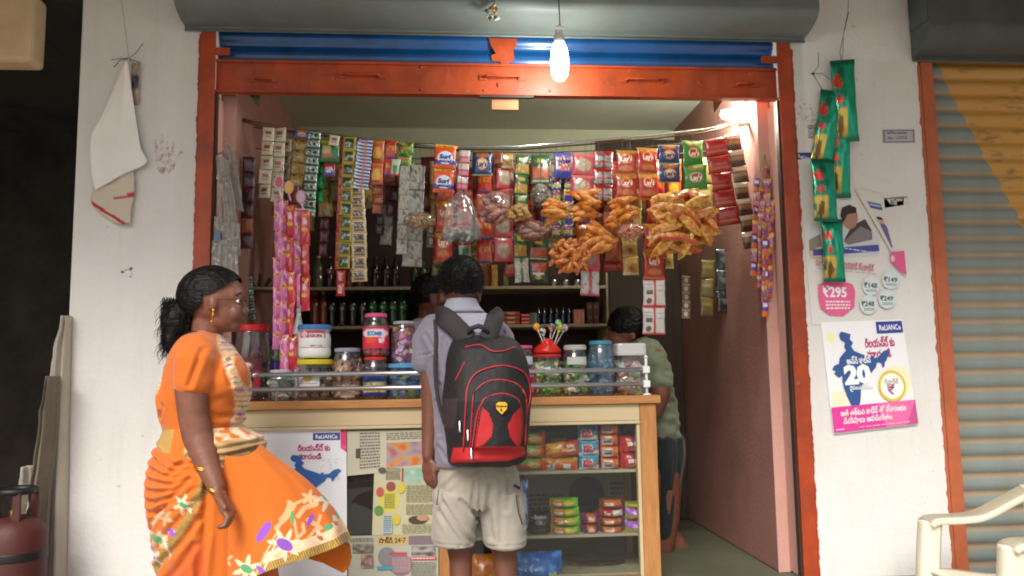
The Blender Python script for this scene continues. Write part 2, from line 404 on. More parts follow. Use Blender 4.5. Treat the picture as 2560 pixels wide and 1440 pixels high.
for u, v in ((1053,168),(1053,225),(1210,165),(1210,226),(1375,228),(1510,170),(1750,205),(1400,170),(1900,215)):
    c = W(u, v, .02); MB().ell((c.x,.019,c.z),(.006,.004,.006),nu=10,nv=6).build('rivet', 'orange_paint', shut, smooth=True)
c = W(1244, 213, .02); MB().box((c.x-.003,.0175,c.z-.009),(c.x+.003,.0196,c.z+.009)).build('keyhole', 'black', shut)
c = W(1262, 266, .03); mat('tab_paint', C('#c07a4d'), 0.55, var=0.5, vscale=12, vcol=C('#8d5a3a'))
MB().box((c.x-.057,.012,zb-.062),(c.x+.057,.030,zb-.0065)).build('lock_tab', 'tab_paint', shut, bevel=.002)
MB().box((c.x-.11,-.010,zb-.016),(c.x+.12,.010,zb-.0065)).build('lock_plate', 'dark_wood', shut)

# sheet metal hood over the shutter roll
def hood(name, x0, x1, zb, yb, zf, yf, label, m, group=None):
    t = thing(name, ((x0+x1)/2, yf, zb), label, 'shutter hood', group)
    prof = [(yb, zb), (yb-.012, zb-.004)]
    for i in range(13):
        a = i / 12; prof.append((yb - .012 + (yf - yb + .012) * math.sin(a * math.pi / 2) ** .9, zb + .012 + (zf - zb) * (1 - math.cos(a * math.pi / 2)) ** .9))
    prof += [(yf, zf + .28), (yf + .03, zf + .32), (yb, zf + .32)]
    nx = 30; vs = []; fs = []; n = len(prof)
    for i in range(nx + 1):
        x = x0 + (x1 - x0) * i / nx
        for (y, z) in prof:
            dy = .006 * noise.noise(Vector((x * 3, z * 5, 2))) if y < yb - .02 else 0
            vs.append((x, y + dy, z))
    for i in range(nx):
        for j in range(n): fs.append((i*n+j, (i+1)*n+j, (i+1)*n+(j+1)%n, i*n+(j+1)%n))
    fs.append(tuple(range(n))); fs.append(tuple(nx*n + k for k in range(n - 1, -1, -1)))
    MB().add(vs, fs).build('cover', m, t, smooth=False)
    for x in (x0, x1):
        MB().box((x-.004, yf+.006, zf+.02), (x+.004, yb-.004, zf+.30)).build('end_plate', m, t)
    e = MB(); e.tube([(x0, yb-.01, zb-.003), (x1, yb-.01, zb-.003)], .006, 8); e.build('rolled_edge', m, t, smooth=True)
    return t
hood('shutter_hood', W(461,74,-.02).x, W(2012,103,-.02).x, W(1240,86,-.02).z, -.004, W(1240,8,-.17).z, -.17,
     'grey green sheet metal hood over the open shop shutter', 'hood_paint')
mat('hood_shaded', C('#4e5450'), 0.6, var=0.5, vscale=4, vcol=C('#38332e'), bump=0.1, bscale=12)  # darker copy of the hood colour, its shade put in
hood('shutter_hood', W(2282,105,-.02).x, 4.2, W(2420,150,-.02).z, -.004, W(2420,60,-.15).z, -.15,
     'grey hood, coloured dark for shade, above the closed striped shutter at the right edge', 'hood_shaded')

# closed shutter of the neighbouring shop
def neighbour_mat():
    m = mat('old_slat', attr=True, rough=0.6, var=0.45, vscale=5, vcol=C('#7d6a54'), bump=0.15, bscale=40)
    nt = m.node_tree; N = nt.nodes; L = nt.links; p = N['Principled BSDF']
    src = p.inputs['Base Color'].links[0].from_socket
    g = N.new('ShaderNodeNewGeometry'); sx = N.new('ShaderNodeSeparateXYZ'); L.new(g.outputs['Position'], sx.inputs[0])
    A, B = W(2338,165,.05), W(2562,585,.05)
    k = (B.x - A.x) / (B.z - A.z)
    def mth(op, a, b):
        n = N.new('ShaderNodeMath'); n.operation = op
        for i, q in enumerate((a, b)):
            if hasattr(q, 'is_linked'): L.new(q, n.inputs[i])
            else: n.inputs[i].default_value = q
        return n.outputs[0]
    tn = N.new('ShaderNodeTexNoise'); tn.inputs['Scale'].default_value = 12; L.new(g.outputs['Position'], tn.inputs['Vector'])
    edge = mth('SUBTRACT', sx.outputs[0], mth('ADD', mth('MULTIPLY', mth('SUBTRACT', sx.outputs[2], A.z), k), A.x))
    edge = mth('ADD', edge, mth('MULTIPLY', mth('SUBTRACT', tn.outputs['Fac'], .5), .05))
    f = mth('MULTIPLY', mth('GREATER_THAN', edge, 0.0), 0.85)  # yellow tone on one side of a slanted line
    rn = N.new('ShaderNodeTexNoise'); rn.inputs['Scale'].default_value = 9; rn.inputs['Detail'].default_value = 8
    mp = N.new('ShaderNodeMapping'); mp.inputs['Scale'].default_value = (1, 1, 4); L.new(g.outputs['Position'], mp.inputs[0]); L.new(mp.outputs[0], rn.inputs['Vector'])
    cr = N.new('ShaderNodeMapRange'); cr.inputs[1].default_value = .56; cr.inputs[2].default_value = .72; L.new(rn.outputs['Fac'], cr.inputs[0])
    my = N.new('ShaderNodeMix'); my.data_type = 'RGBA'; L.new(cr.outputs[0], my.inputs['Factor'])
    my.inputs['A'].default_value = (*C('#c48e34'), 1); my.inputs['B'].default_value = (*C('#7d5426'), 1)
    mx = N.new('ShaderNodeMix'); mx.data_type = 'RGBA'; L.new(f, mx.inputs['Factor']); L.new(src, mx.inputs['A']); L.new(my.outputs['Result'], mx.inputs['B'])
    L.new(mx.outputs['Result'], p.inputs['Base Color'])
neighbour_mat()
NX0 = W(2350,720,.05).x; NX1 = 4.1
nb = thing('rolling_shutter', ((NX0+NX1)/2, .05, 0), 'closed rusty teal shutter with a yellow corner at the right edge', 'shutter')
pitch = 0.0735
def slat_col(t):
    a, b = np.array(C('#7a8884')), np.array(C('#a08c70'))
    k = 1.0 if t > .80 or t < .06 else (0.65 if t > .70 else 0.0)
    return tuple(a * (1 - k) + b * k)
nm = slat_mesh('slat', NX0 - (NX0+NX1)/2, NX1 - (NX0+NX1)/2, pitch, .011, seg=14, cols=slat_col)
zs = 0.02
while zs < W(2420,140,.05).z + .1:
    o = link('slat', nm, 'old_slat', nb); o.location = (0, rng.uniform(-.001,.001), zs); zs += pitch
mat('guide_old', C('#b5603a'), 0.6, var=0.55, vscale=8, vcol=C('#8a4a30'), bump=0.2)
MB().box((XPR+.002,-.006,.003),(NX0+.004,.02,W(2330,142,0).z)).build('guide', 'guide_old', nb, bevel=.002)
ragged('paint_edge', XPR, -1, 145, 1700, .012, 'guide_old', nb, -.004, seed=21, amp=.004)
MB().box((XPR+.004,.07,0.003),(NX0+.03,.119,2.9)).build('channel', 'dark_wood', nb)

# dark passage on the left
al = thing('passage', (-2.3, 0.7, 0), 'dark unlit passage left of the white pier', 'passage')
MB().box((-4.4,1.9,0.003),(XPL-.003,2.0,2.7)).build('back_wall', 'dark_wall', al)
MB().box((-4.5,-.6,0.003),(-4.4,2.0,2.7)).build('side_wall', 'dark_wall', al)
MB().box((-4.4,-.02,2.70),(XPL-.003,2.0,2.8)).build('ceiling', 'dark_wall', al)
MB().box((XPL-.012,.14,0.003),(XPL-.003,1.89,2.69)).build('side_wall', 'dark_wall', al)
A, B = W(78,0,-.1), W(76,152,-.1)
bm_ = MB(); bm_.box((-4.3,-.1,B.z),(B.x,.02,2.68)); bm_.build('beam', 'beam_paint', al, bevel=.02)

# ------------------------------------------------------------------ lettering and flat print
_tc = {}
def text_geo(body, bold=0.0, italic=0.0):
    """outline of a line of lettering: verts (n,2) with cap height about 0.7, faces, width"""
    k = (body, bold, italic)
    if k not in _tc:
        cu = bpy.data.curves.new('t', 'FONT'); cu.body = body; cu.size = 1; cu.resolution_u = 2; cu.offset = bold; cu.shear = italic
        if any(ord(ch) > 0x0b00 for ch in body): cu.bevel_depth = .028; cu.bevel_resolution = 0; cu.offset = 0
        o = bpy.data.objects.new('t', cu); COL.objects.link(o)
        dg = bpy.context.evaluated_depsgraph_get(); dg.update()
        me = bpy.data.meshes.new_from_object(o.evaluated_get(dg))
        vs = np.array([(v.co.x, v.co.y) for v in me.vertices]) if len(me.vertices) else np.zeros((0, 2))
        zz = np.array([v.co.z for v in me.vertices])
        fs = [tuple(p.vertices) for p in me.polygons if zz[list(p.vertices)].min() > -.012] if len(vs) else []
        bpy.data.objects.remove(o); bpy.data.curves.remove(cu); bpy.data.meshes.remove(me)
        if len(vs): vs[:, 0] -= vs[:, 0].min()
        _tc[k] = (vs, fs, vs[:, 0].max() if len(vs) else 0)
    return _tc[k]

def bil(c, s, t):
    """c: px corners TL, TR, BR, BL; s right, t down"""
    a = np.array(c, float); s = np.asarray(s, float)[..., None]; t = np.asarray(t, float)[..., None]
    return (a[0]*(1-s) + a[1]*s)*(1-t) + (a[3]*(1-s) + a[2]*s)*t

class Sheet:
    """a flat printed sheet pasted on a vertical plane y; items laid out in sheet coordinates 0..1"""
    def __init__(s, name, corners, y, label, cat, base='#e8e8e6', group=None, curl=0.0, nx=16, ny=20, m='paper', thick=.0008):
        s.c = corners; s.y = y; s.curl = curl; s.k = 0
        ctr = W(*bil(corners, .5, 1.0), y); s.o = thing(name, ctr, label, cat, group)
        S, T = np.meshgrid(np.linspace(0,1,nx+1), np.linspace(0,1,ny+1))
        vs = [s.pt(a, b, 0) for a, b in zip(S.ravel(), T.ravel())]
        fs = [(j*(nx+1)+i, (j+1)*(nx+1)+i, (j+1)*(nx+1)+i+1, j*(nx+1)+i+1) for j in range(ny) for i in range(nx)]
        n = len(vs); vb = [p + Vector((0, thick, 0)) for p in vs]
        rim = [j*(nx+1) for j in range(ny+1)] + [ny*(nx+1)+i for i in range(1,nx+1)] + [j*(nx+1)+nx for j in range(ny-1,-1,-1)] + [i for i in range(nx-1,0,-1)]
        fs2 = [tuple(n + i for i in reversed(f)) for f in fs] + [(rim[i], rim[(i+1)%len(rim)], n+rim[(i+1)%len(rim)], n+rim[i]) for i in range(len(rim))]
        b = C(base); cols = [tuple(np.array(b) * (1 - .05 * abs(noise.noise(Vector((p.x*9, p.z*9, 1)))))) for p in vs]
        mb = MB(); mb.v = [tuple(p) for p in vs + vb]; mb.f = fs + fs2; mb.c = cols + cols
        mb.build('sheet', m, s.o, smooth=False, color=True)
    def pt(s, a, b, lay):
        p = bil(s.c, a, b); w = W(p[0], p[1], s.y)
        return w + Vector((0, -.0005 * lay - s.curl * b, 0))
    def poly(s, pts, col, name='print', sub=1):
        s.k += 1
        mb = MB(); mb.add([s.pt(a, b, s.k) for a, b in pts], [tuple(range(len(pts)))], C(col))
        return mb.build(name, 'print', s.o, color=True, fix=False)
    def rect(s, a0, b0, a1, b1, col, name='print'): 
        n = 6
        pts = [(a0+(a1-a0)*i/n, b0) for i in range(n+1)] + [(a1, b0+(b1-b0)*i/n) for i in range(1,n+1)] + [(a1-(a1-a0)*i/n, b1) for i in range(1,n+1)] + [(a0, b1-(b1-b0)*i/n) for i in range(1,n)]
        return s.poly(pts, col, name)
    def disc(s, a, b, ra, rb, col, name='print', n=28): return s.poly([(a+ra*math.cos(2*math.pi*i/n), b+rb*math.sin(2*math.pi*i/n)) for i in range(n)], col, name)
    def text(s, body, a, b, h, col, bold=0.02, wmax=None, center=False, italic=0, name='lettering'):
        """a,b: left end of the base line; h: cap height in sheet units"""
        vs, fs, w = text_geo(body, bold, italic)
        if not len(vs): return
        s.k += 1
        tl, tr, br, bl = [np.array(q, float) for q in s.c]
        asp = np.linalg.norm(bl - tl) / np.linalg.norm(tr - tl)
        q = h / .7; wa = w * q * asp; sx = 1.0
        if wmax and abs(wa) > wmax: sx = wmax / wa
        x0 = a - (wa * sx / 2 if center else 0)
        mb = MB(); mb.add([s.pt(x0 + x * q * asp * sx, b - yv * q, s.k) for x, yv in vs], fs, C(col))
        return mb.build(name, 'print', s.o, color=True, fix=False)
    def lines(s, a0, b0, a1, b1, n, col, r=None):
        """rows of tiny print: broken short bars, joined into one piece of print"""
        r = r or random.Random(int(a0 * 1000 + b0 * 7777)); s.k += 1; mb = MB(); dh = (b1 - b0) / n
        for i in range(n):
            x = a0
            while x < a1 - .004:
                w = min(r.uniform(.02, .07) * (a1 - a0) / .4, a1 - x)
                y0 = b0 + dh * i; y1 = y0 + dh * .55
                mb.add([s.pt(x, y0, s.k), s.pt(x, y1, s.k), s.pt(x + w, y1, s.k), s.pt(x + w, y0, s.k)], [(0,1,2,3)], C(col))
                x += w + .012 * (a1 - a0) / .4
            
        return mb.build('small_print', 'print', s.o, color=True, fix=False)
    def photo(s, a0, b0, a1, b1, cols, seed=0, n=14, name='picture'):
        """a printed picture made of soft patches"""
        s.k += 1; mb = MB(); cc = [np.array(C(c)) for c in cols]
        S, T = np.meshgrid(np.linspace(a0,a1,n+1), np.linspace(b0,b1,n+1)); vs = []; cs = []
        for x, y in zip(S.ravel(), T.ravel()):
            vs.append(tuple(s.pt(x, y, s.k)))
            q = noise.noise(Vector(((x-a0)/(a1-a0)*3.3 + seed*3, (y-b0)/(b1-b0)*3.3, seed))) * .5 + .5
            q = min(.999, max(0, (q - .2) / .6)) * (len(cc) - 1); i = int(q); cs.append(tuple(cc[i] + (cc[min(i+1,len(cc)-1)] - cc[i]) * (q - i)))
        mb.v = vs; mb.c = cs; mb.f = [(j*(n+1)+i, (j+1)*(n+1)+i, (j+1)*(n+1)+i+1, j*(n+1)+i+1) for j in range(n) for i in range(n)]
        return mb.build(name, 'print', s.o, color=True, fix=False)

# ------------------------------------------------------------------ packets
def inpoly(x, y, poly):
    r = np.zeros(x.shape, bool); n = len(poly)
    for i in range(n):
        x0, y0 = poly[i]; x1, y1 = poly[(i+1) % n]
        if y0 == y1: continue
        c = ((y0 > y) != (y1 > y)) & (x < (x1 - x0) * (y - y0) / (y1 - y0) + x0); r ^= c
    return r
DES = {}       # name -> (base colour, list of shapes, crimp colour)
def des(name, base, *shapes, crimp=None, m='wrapper', bulge=.16, text=None): DES[name] = dict(base=base, shapes=shapes, crimp=crimp, m=m, bulge=bulge, text=text)
def colour(d, U, V, seed=0):
    """U right 0..1, V down 0..1"""
    c = np.empty(U.shape + (3,)); c[:] = C(d['base'])
    for sh in d['shapes']:
        k = sh[0]
        if k == 'r': m = (U >= sh[1]) & (U <= sh[3]) & (V >= sh[2]) & (V <= sh[4]); q = C(sh[5])
        elif k == 'e': m = ((U - sh[1]) / sh[3]) ** 2 + ((V - sh[2]) / sh[4]) ** 2 < 1; q = C(sh[5])
        elif k == 'p': m = inpoly(U, V, sh[1]); q = C(sh[2])
        elif k == 'n':    # speckle: scale, threshold, colour, u0, v0, u1, v1
            f = np.array([noise.noise(Vector((a * sh[1] + seed, b * sh[1], seed * 2.3))) for a, b in zip(U.ravel(), V.ravel())]).reshape(U.shape)
            z = sh[4] if len(sh) > 4 else (0, 0, 1, 1)
            m = (f > sh[2]) & (U >= z[0]) & (U <= z[2]) & (V >= z[1]) & (V <= z[3]); q = C(sh[3])
        c[m] = q
    if d['crimp']:
        m = (V < .07) | (V > .93); c[m] = C(d['crimp'])
    return c
def hgt(u, v, b):
    vv = np.clip((v - .05) / .9, 0, 1)
    return b * (np.clip(4 * u * (1 - u), 0, 1) ** .5) * (np.clip(4 * vv * (1 - vv), 0, 1) ** .42)
_pk = {}
def packet_mesh(dn, var=0, nu=14, nv=18, side=False):
    """unit packet: x -.5...5, z -1..0, front towards -y; side = crimped at its left and right ends"""
    k = (dn, var, nu, nv, side)
    if k in _pk: return _pk[k]
    d = DES[dn]; b = d['bulge']
    U, V = np.meshgrid(np.linspace(0,1,nu+1), np.linspace(0,1,nv+1)); u = U.ravel(); v = V.ravel()
    h = hgt(v, u, b) if side else hgt(u, v, b)
    wr = np.array([noise.noise(Vector((x*5+var*9, y*5, var*3.1))) for x, y in zip(u, v)]) * b * .22 * np.minimum(1, h / (b * .5))
    xs = u - .5 + (.012 * np.sin(v * 17 + var) if not side else 0); zs = -v + (.01 * np.sin(u * 15 + var) if side else 0)
    if not side: xs = (u - .5) * (1 - .07 * np.clip(h.reshape(U.shape).max(1), 0, b).repeat(nu+1) / b) + .006 * np.sin(v * 17 + var)
    F = np.stack([xs, -(h + wr) * .6 - .004, zs], 1); B = np.stack([xs, h * .4 + .004, zs], 1)
    n = len(F); fs = []
    for j in range(nv):
        for i in range(nu):
            a = j*(nu+1)+i; fs.append((a, a+nu+1, a+nu+2, a+1)); fs.append((n+a, n+a+1, n+a+nu+2, n+a+nu+1))
    rim = [j*(nu+1) for j in range(nv+1)] + [nv*(nu+1)+i for i in range(1,nu+1)] + [j*(nu+1)+nu for j in range(nv-1,-1,-1)] + list(range(nu-1,0,-1))
    fs += [(rim[i], n+rim[i], n+rim[(i+1)%len(rim)], rim[(i+1)%len(rim)]) for i in range(len(rim))]
    me = bpy.data.meshes.new('packet'); me.from_pydata([tuple(p) for p in np.concatenate([F, B])], [], fs)
    cf = colour(d, U, V, var).reshape(-1, 3)
    if side and d['crimp'] is None: pass
    paint(me, np.concatenate([cf, cf[:, ::1] * .9])); me.shade_smooth(); me.materials.append(MATS[d['m']])
    _pk[k] = me; return me
_tk = {}
def packet_text(dn, side=False):
    """lettering that follows the packet's bulge, as one mesh per colour"""
    k = (dn, side)
    if k in _tk: return _tk[k]
    d = DES[dn]; out = []
    for (body, a, b, w, h, col, bold, rot) in (d['text'] or ()):
        vs, fs, tw = text_geo(body, bold); cr, sr = math.cos(rot), math.sin(rot); P = []
        for x, y in vs:
            x2, y2 = (x / tw - .5) * w, (y / .7 - .5) * h
            uu, vv = a + x2 * cr - y2 * sr, b - (x2 * sr + y2 * cr)
            q = float(hgt(np.float64(vv), np.float64(uu), d['bulge']) if side else hgt(np.float64(uu), np.float64(vv), d['bulge']))
            P.append((uu - .5, -q * .6 * 1.12 - .010, -vv))
        me = bpy.data.meshes.new('lettering'); me.from_pydata(P, [], fs); paint(me, np.array([C(col)] * len(P))); me.materials.append(MATS['print'])
        out.append(me)
    _tk[k] = out; return out
def add_packet(name, dn, parent, loc, w, h, t=None, rot=(0,0,0), var=0, side=False, nu=14, nv=18, lettering=True):
    o = link(name, packet_mesh(dn, var, nu, nv, side), None, parent)
    o.location = loc; o.scale = (w, t or w, h); o.rotation_euler = rot
    if lettering:
        for me in packet_text(dn, side): link('lettering', me, None, o)
    return o

def strip(name, label, top, bot, wpx, n, dn, y, cat='sachet strip', group=None, twist=14, part='sachet', hang=None, res=(10, 12), over=1.0, flat=None):
    """a chain of sachets hanging from top to bot (photo pixels at depth y)"""
    A, B = W(*top, y), W(*bot, y); t = thing(name, A, label, cat, group); r = random.Random(hash((top, bot, dn)) & 0xffff if False else int(top[0] * 31 + top[1] * 7 + n))
    dns = dn if isinstance(dn, (list, tuple)) else [dn]
    D = B - A; L = D.length / n; ang = math.atan2(D.x, -D.z); w = wpx * mpp(y)
    for i in range(n):
        k = dns[i % len(dns)]
        add_packet(part, k, t, D * (i / n) + Vector((r.uniform(-.03,.03) * w, -.0015 * (i % 2), 0)), w * r.uniform(.96, 1.03), L * 1.01 * over, flat or min(w, L * 1.6),
                   (r.uniform(-.06, .06), -ang + r.uniform(-.02, .02), R(r.uniform(-twist, twist))), r.randrange(3), nu=res[0], nv=res[1])
    if hang:
        H = W(*hang, y) if not isinstance(hang, Vector) else hang
        MB().tube([A + Vector((0, 0, -.004)), H], .0007, 5).build('string', 'string', t)
    return t

# ------------------------------------------------------------------ posters on the right pier and the counter
INDIA = [(-.10,-1.0),(.02,-.97),(.16,-.92),(.12,-.80),(.20,-.70),(.13,-.62),(.20,-.50),(.32,-.44),(.50,-.36),(.62,-.30),(.66,-.36),(.72,-.33),(.70,-.28),(.84,-.30),
 (.98,-.44),(1.10,-.48),(1.18,-.40),(1.10,-.33),(1.06,-.22),(1.00,-.16),(.97,-.06),(.92,-.02),(.90,-.14),(.84,-.17),(.78,-.16),(.74,-.05),(.66,.02),(.56,.12),(.46,.24),(.36,.34),(.26,.42),(.24,.60),(.20,.78),(.10,.98),(.04,1.0),(-.06,.84),(-.14,.62),(-.20,.40),(-.22,.22),(-.20,.10),(-.30,.14),(-.42,.04),(-.36,-.02),(-.46,-.06),(-.40,-.16),(-.26,-.20),(-.22,-.34),(-.12,-.44),(-.02,-.52),(-.06,-.62),(-.02,-.72),(-.14,-.80),(-.16,-.92)]
def india(s, a, b, sa, sb, col): s.poly([(a + x * sa, b + y * sb) for x, y in INDIA], col, 'map_shape')

YP = -.0035
p1 = Sheet('poster', [(2052,806),(2256,798),(2292,1062),(2082,1086)], YP, 'white poster with a blue map and pink band, low on the right pier', 'poster', '#eeeef0', curl=.006)
p1.rect(.03,.62,.20,.80,'#eee9c8','tint'); p1.disc(.10,.14,.05,.05,'#f0eeb0','tint'); p1.disc(.83,.58,.17,.15,'#efe9c4','tint')
p1.rect(.665,.015,.985,.125,'#2d3f96','brand_panel'); p1.text('ReLIANCe', .70,.095,.05,'#f2f2f6',.02,.26)
p1.text('రిలయన్స్ కు', .50,.245,.075,'#c33a74',.02,.36); p1.text('మారండి', .50,.345,.07,'#c33a74',.02,.30)
india(p1,.27,.45,.44,.36,'#2c5590'); p1.text('అన్ని కాల్స్', .25,.385,.055,'#f0f0f4',.03,.30); p1.text('20',.20,.56,.155,'#fafafa',.06,.36); p1.text('పైసలు/నిమిషం',.25,.62,.035,'#e8eaf0',.02,.28)
p1.disc(.755,.615,.165,.145,'#d9c43c','ring'); p1.disc(.755,.615,.135,.118,'#f6f2ee','ring'); p1.text('రీఛార్జ్',.67,.595,.04,'#b8a6a0',.02,.17); p1.text('₹',.69,.69,.085,'#a8628a',.03)
p1.rect(.0,.76,1.0,.985,'#d93a96','pink_band'); p1.poly([(.86,.985),(1.0,.76),(1.0,.985)],'#c2508e','pink_band'); p1.poly([(.55,.76),(1.0,.76),(.86,.985),(.62,.985)],'#e56aa2','pink_band')
p1.text('అతి తక్కువ కాల్స్ తో ప్రారంభం',.10,.845,.05,'#f6e8ee',.02,.78); p1.text('నిమిషాలు అపరిమితం',.12,.915,.05,'#f6e8ee',.02,.58)
p1.rect(.02,.955,.12,.965,'#f0c8dc'); p1.lines(.3,.955,.9,.967,1,'#f0c8dc')

p2 = Sheet('poster', [(1992,382),(2262,470),(2236,800),(2030,812)], YP, 'large faded poster with prices and a pink badge, right pier behind green sachets', 'poster', '#dcd9d4', curl=.0)
def P2(u, v):
    # photo pixel -> sheet coordinates (inverse of the bilinear map, two Newton steps are enough)
    s, t = .5, .5
    for _ in range(12):
        p = bil(p2.c, s, t); e = 1e-4
        J = np.array([(bil(p2.c, s+e, t) - p) / e, (bil(p2.c, s, t+e) - p) / e]).T
        ds = np.linalg.solve(J, np.array([u, v]) - p); s += ds[0]; t += ds[1]
    return (float(s), float(t))
def pp(pts, col, name='print'): p2.poly([P2(*q) for q in pts], col, name)
def pt2(body, u, v, hpx, col, wpx, bold=.03):
    a, b = P2(u, v); p2.text(body, a, b, hpx / 385, col, bold, wpx / 235)
def ring(u, v, ru, rv, n=24, k=0): return [(u + ru * math.cos(2*math.pi*i/n + k), v + rv * math.sin(2*math.pi*i/n + k)) for i in range(n)]
pp([(1992,382),(2035,381),(2036,397),(1993,399)],'#33367a','brand_panel'); pt2('ReLIANCe',1996,394,8,'#d8d8e6',38)
pp([(2024,560),(2160,545),(2200,600),(2196,640),(2024,648)],'#c9ccd2','picture'); pp([(2022,600),(2050,585),(2056,640),(2024,640)],'#8e8278','picture')
pp([(2110,600),(2128,565),(2162,548),(2178,575),(2180,598),(2120,606)],'#4a3a32','picture'); pp(ring(2124,545,20,28),'#a87e68','picture'); pp([(2100,540),(2104,520),(2122,512),(2140,520),(2140,532),(2118,536),(2108,556)],'#2c2320','picture')
pp([(2108,604),(2150,566),(2176,578),(2178,600),(2120,612)],'#7f7478','picture'); pp([(2020,630),(2060,612),(2066,640),(2030,646)],'#d6b4a0','picture')
pp([(2030,624),(2195,612),(2197,628),(2032,640)],'#474f94','blue_band'); p2.lines(*P2(2080,618),*P2(2185,629),1,'#c8cce4')
pt2('పూర్తి స్థాయి లిమిటెడ్ ప్యాక్స్',2038,664,15,'#d98aa2',150); p2.lines(*P2(2042,672),*P2(2190,684),2,'#8a8686')
pp([(2044,712),(2068,702),(2098,700),(2130,712),(2136,728),(2134,768),(2106,790),(2072,788),(2050,772),(2044,740)],'#e0608f','price_badge')
pt2('₹295',2056,742,24,'#f6eef2',64,.05); p2.lines(*P2(2062,752),*P2(2124,776),3,'#f4dde6')
for u, v, tx in ((2175,715,'₹148'),(2224,700,'₹149'),(2168,762,'₹248'),(2214,748,'₹249')):
    pp(ring(u, v, 22, 24),'#cfdcdc','price_badge'); pt2(tx, u - 18, v + 4, 13, '#4e5456', 38, .03); p2.lines(*P2(u-12,v+9),*P2(u+14,v+16),2,'#7c8486')
pp([(2222,632),(2256,628),(2262,690),(2240,672),(2224,655)],'#dd5a8c','pink_tag'); pp(ring(2227,648,5,8),'#f0b8cc','pink_tag')
p3 = Sheet('paper_flap', [(2136,470),(2206,486),(2232,625),(2226,628)], -.012, 'torn white paper flap with a small blue panel, peeling from the right pier', 'poster', '#d9d5cc', curl=.004)
p3.rect(.25,.19,.85,.30,'#4a5a96','brand_panel'); p3.lines(.3,.22,.8,.28,1,'#c6cbe0'); p3.poly([(.35,.55),(.6,.5),(.85,.6),(.9,.95),(.6,.97)],'#6a5a9a','picture'); p3.disc(.55,.50,.2,.05,'#caa294','picture'); p3.disc(.5,.46,.2,.025,'#2a2228','picture')
for k, (c4, lb) in enumerate((([(2207,324),(2286,323),(2288,357),(2208,358)], 'small grey paper notice glued alone near the shutter on the right pier'),
                              ([(2020,312),(2034,311),(2034,346),(2021,346)], 'small grey notice half hidden behind the green sachets'))):
    q = Sheet('paper_notice', c4, YP, lb, 'notice', '#b9b6b8', nx=4, ny=4)
    q.rect(.03,.06,.97,.12,'#6a6880'); q.rect(.03,.88,.97,.94,'#6a6880'); q.rect(.02,.06,.05,.94,'#6a6880'); q.rect(.95,.06,.98,.94,'#6a6880')
    q.text('ఆరోగ్య సమాచారం' if k == 0 else 'ఆరో',.12,.33,.13,'#55536a',.02,.75); q.text('సం :  1177-5',.14,.72,.2,'#7c7a8a',.01,.6)
q = Sheet('paper_scrap', [(2210,494),(2272,490),(2274,510),(2212,520)], YP, 'torn scrap of white paper stuck beside the peeling flap', 'paper scrap', '#d8d4ca', nx=4, ny=4); q.rect(.02,.05,.95,.2,'#8a8680')

# ------------------------------------------------------------------ counter with glass front
YC = -.02                                   # front of the counter
XC0, XC1 = XWL + .01, W(1640,1000,YC).x
ZT = W(1200, 1003, YC-.03).z + .012
ct = thing('shop_counter', ((XC0+XC1)/2, .2, ZF), 'wooden shop counter with glass front, papered on the left, biscuits on the right', 'counter')
MB().box((XC0,YC-.03,ZT-.032),(XC1+.012,.46,ZT)).build('top', 'wood', ct, bevel=.003)
zA0, zA1 = W(1200,1058,YC).z, ZT - .0335
XP = W(1602,1150,YC).x
MB().box((XC0,YC-.008,zA0),(XP-.001,YC+.02,zA1)).build('apron', 'cream_board', ct, bevel=.002)
MB().box((XC0,YC-.014,zA0-.013),(XP-.001,YC+.012,zA0-.001)).build('moulding', 'cream_board', ct, bevel=.002)
MB().box((XP,YC-.012,ZF+.001),(XC1-.004,YC+.045,ZT-.0335)).build('post', 'wood_v', ct, bevel=.003)
MB().box((XP-.014,YC-.004,ZF+.04),(XP-.001,YC+.03,zA0-.014)).build('inner_frame', 'cream_board', ct)
XM0, XM1 = W(1098,1390,YC).x, W(1134,1390,YC).x
MB().box((XM0,YC-.012,ZF+.001),(XM1,YC+.045,zA0-.014)).build('post', 'wood_v', ct, bevel=.003)
MB().box((XC0,YC-.012,ZF+.001),(XC0+.05,YC+.045,zA0-.014)).build('post', 'wood_v', ct, bevel=.003)
MB().box((XC1-.05,.40,ZF+.001),(XC1-.004,.45,ZT-.0335)).build('post', 'wood_v', ct, bevel=.003)
MB().box((XC0+.05,YC-.012,ZF+.001),(XP-.015,YC+.04,ZF+.039)).build('plinth', 'wood', ct)
MB().box((XM1+.001,YC+.008,ZF+.04),(XP-.015,YC+.012,zA0-.014)).build('glass_pane', 'glass', ct)
MB().box((XC0+.051,YC+.008,ZF+.04),(XM0-.001,YC+.012,zA0-.014)).build('glass_pane', 'glass', ct)
mat('back_card', C('#6f6554'), 0.8, var=0.5, vscale=5, vcol=C('#4a4236'))
MB().box((XC0+.01,.42,ZF+.01),(XC1-.055,.43,ZT-.034)).build('back_panel', 'back_card', ct)
MB().box((XC1-.022,YC+.05,ZF+.01),(XC1-.012,.395,ZT-.034)).build('side_panel', 'dark_wood', ct)
SH1, SH2 = W(1450,1176,YC+.03).z, W(1450,1336,YC+.03).z
for z in (SH1, SH2): MB().box((XM1-.03,YC+.03,z-.012),(XC1-.026,.40,z)).build('shelf', 'shelf_board', ct, bevel=.001)
SH0 = ZF + .045
MB().box((XM1-.03,YC+.045,SH0-.012),(XC1-.026,.40,SH0)).build('shelf', 'shelf_board', ct)
MB().box((XM0+.005,YC+.05,ZF+.01),(XM0+.012,.395,ZT-.034)).build('partition', 'back_card', ct)

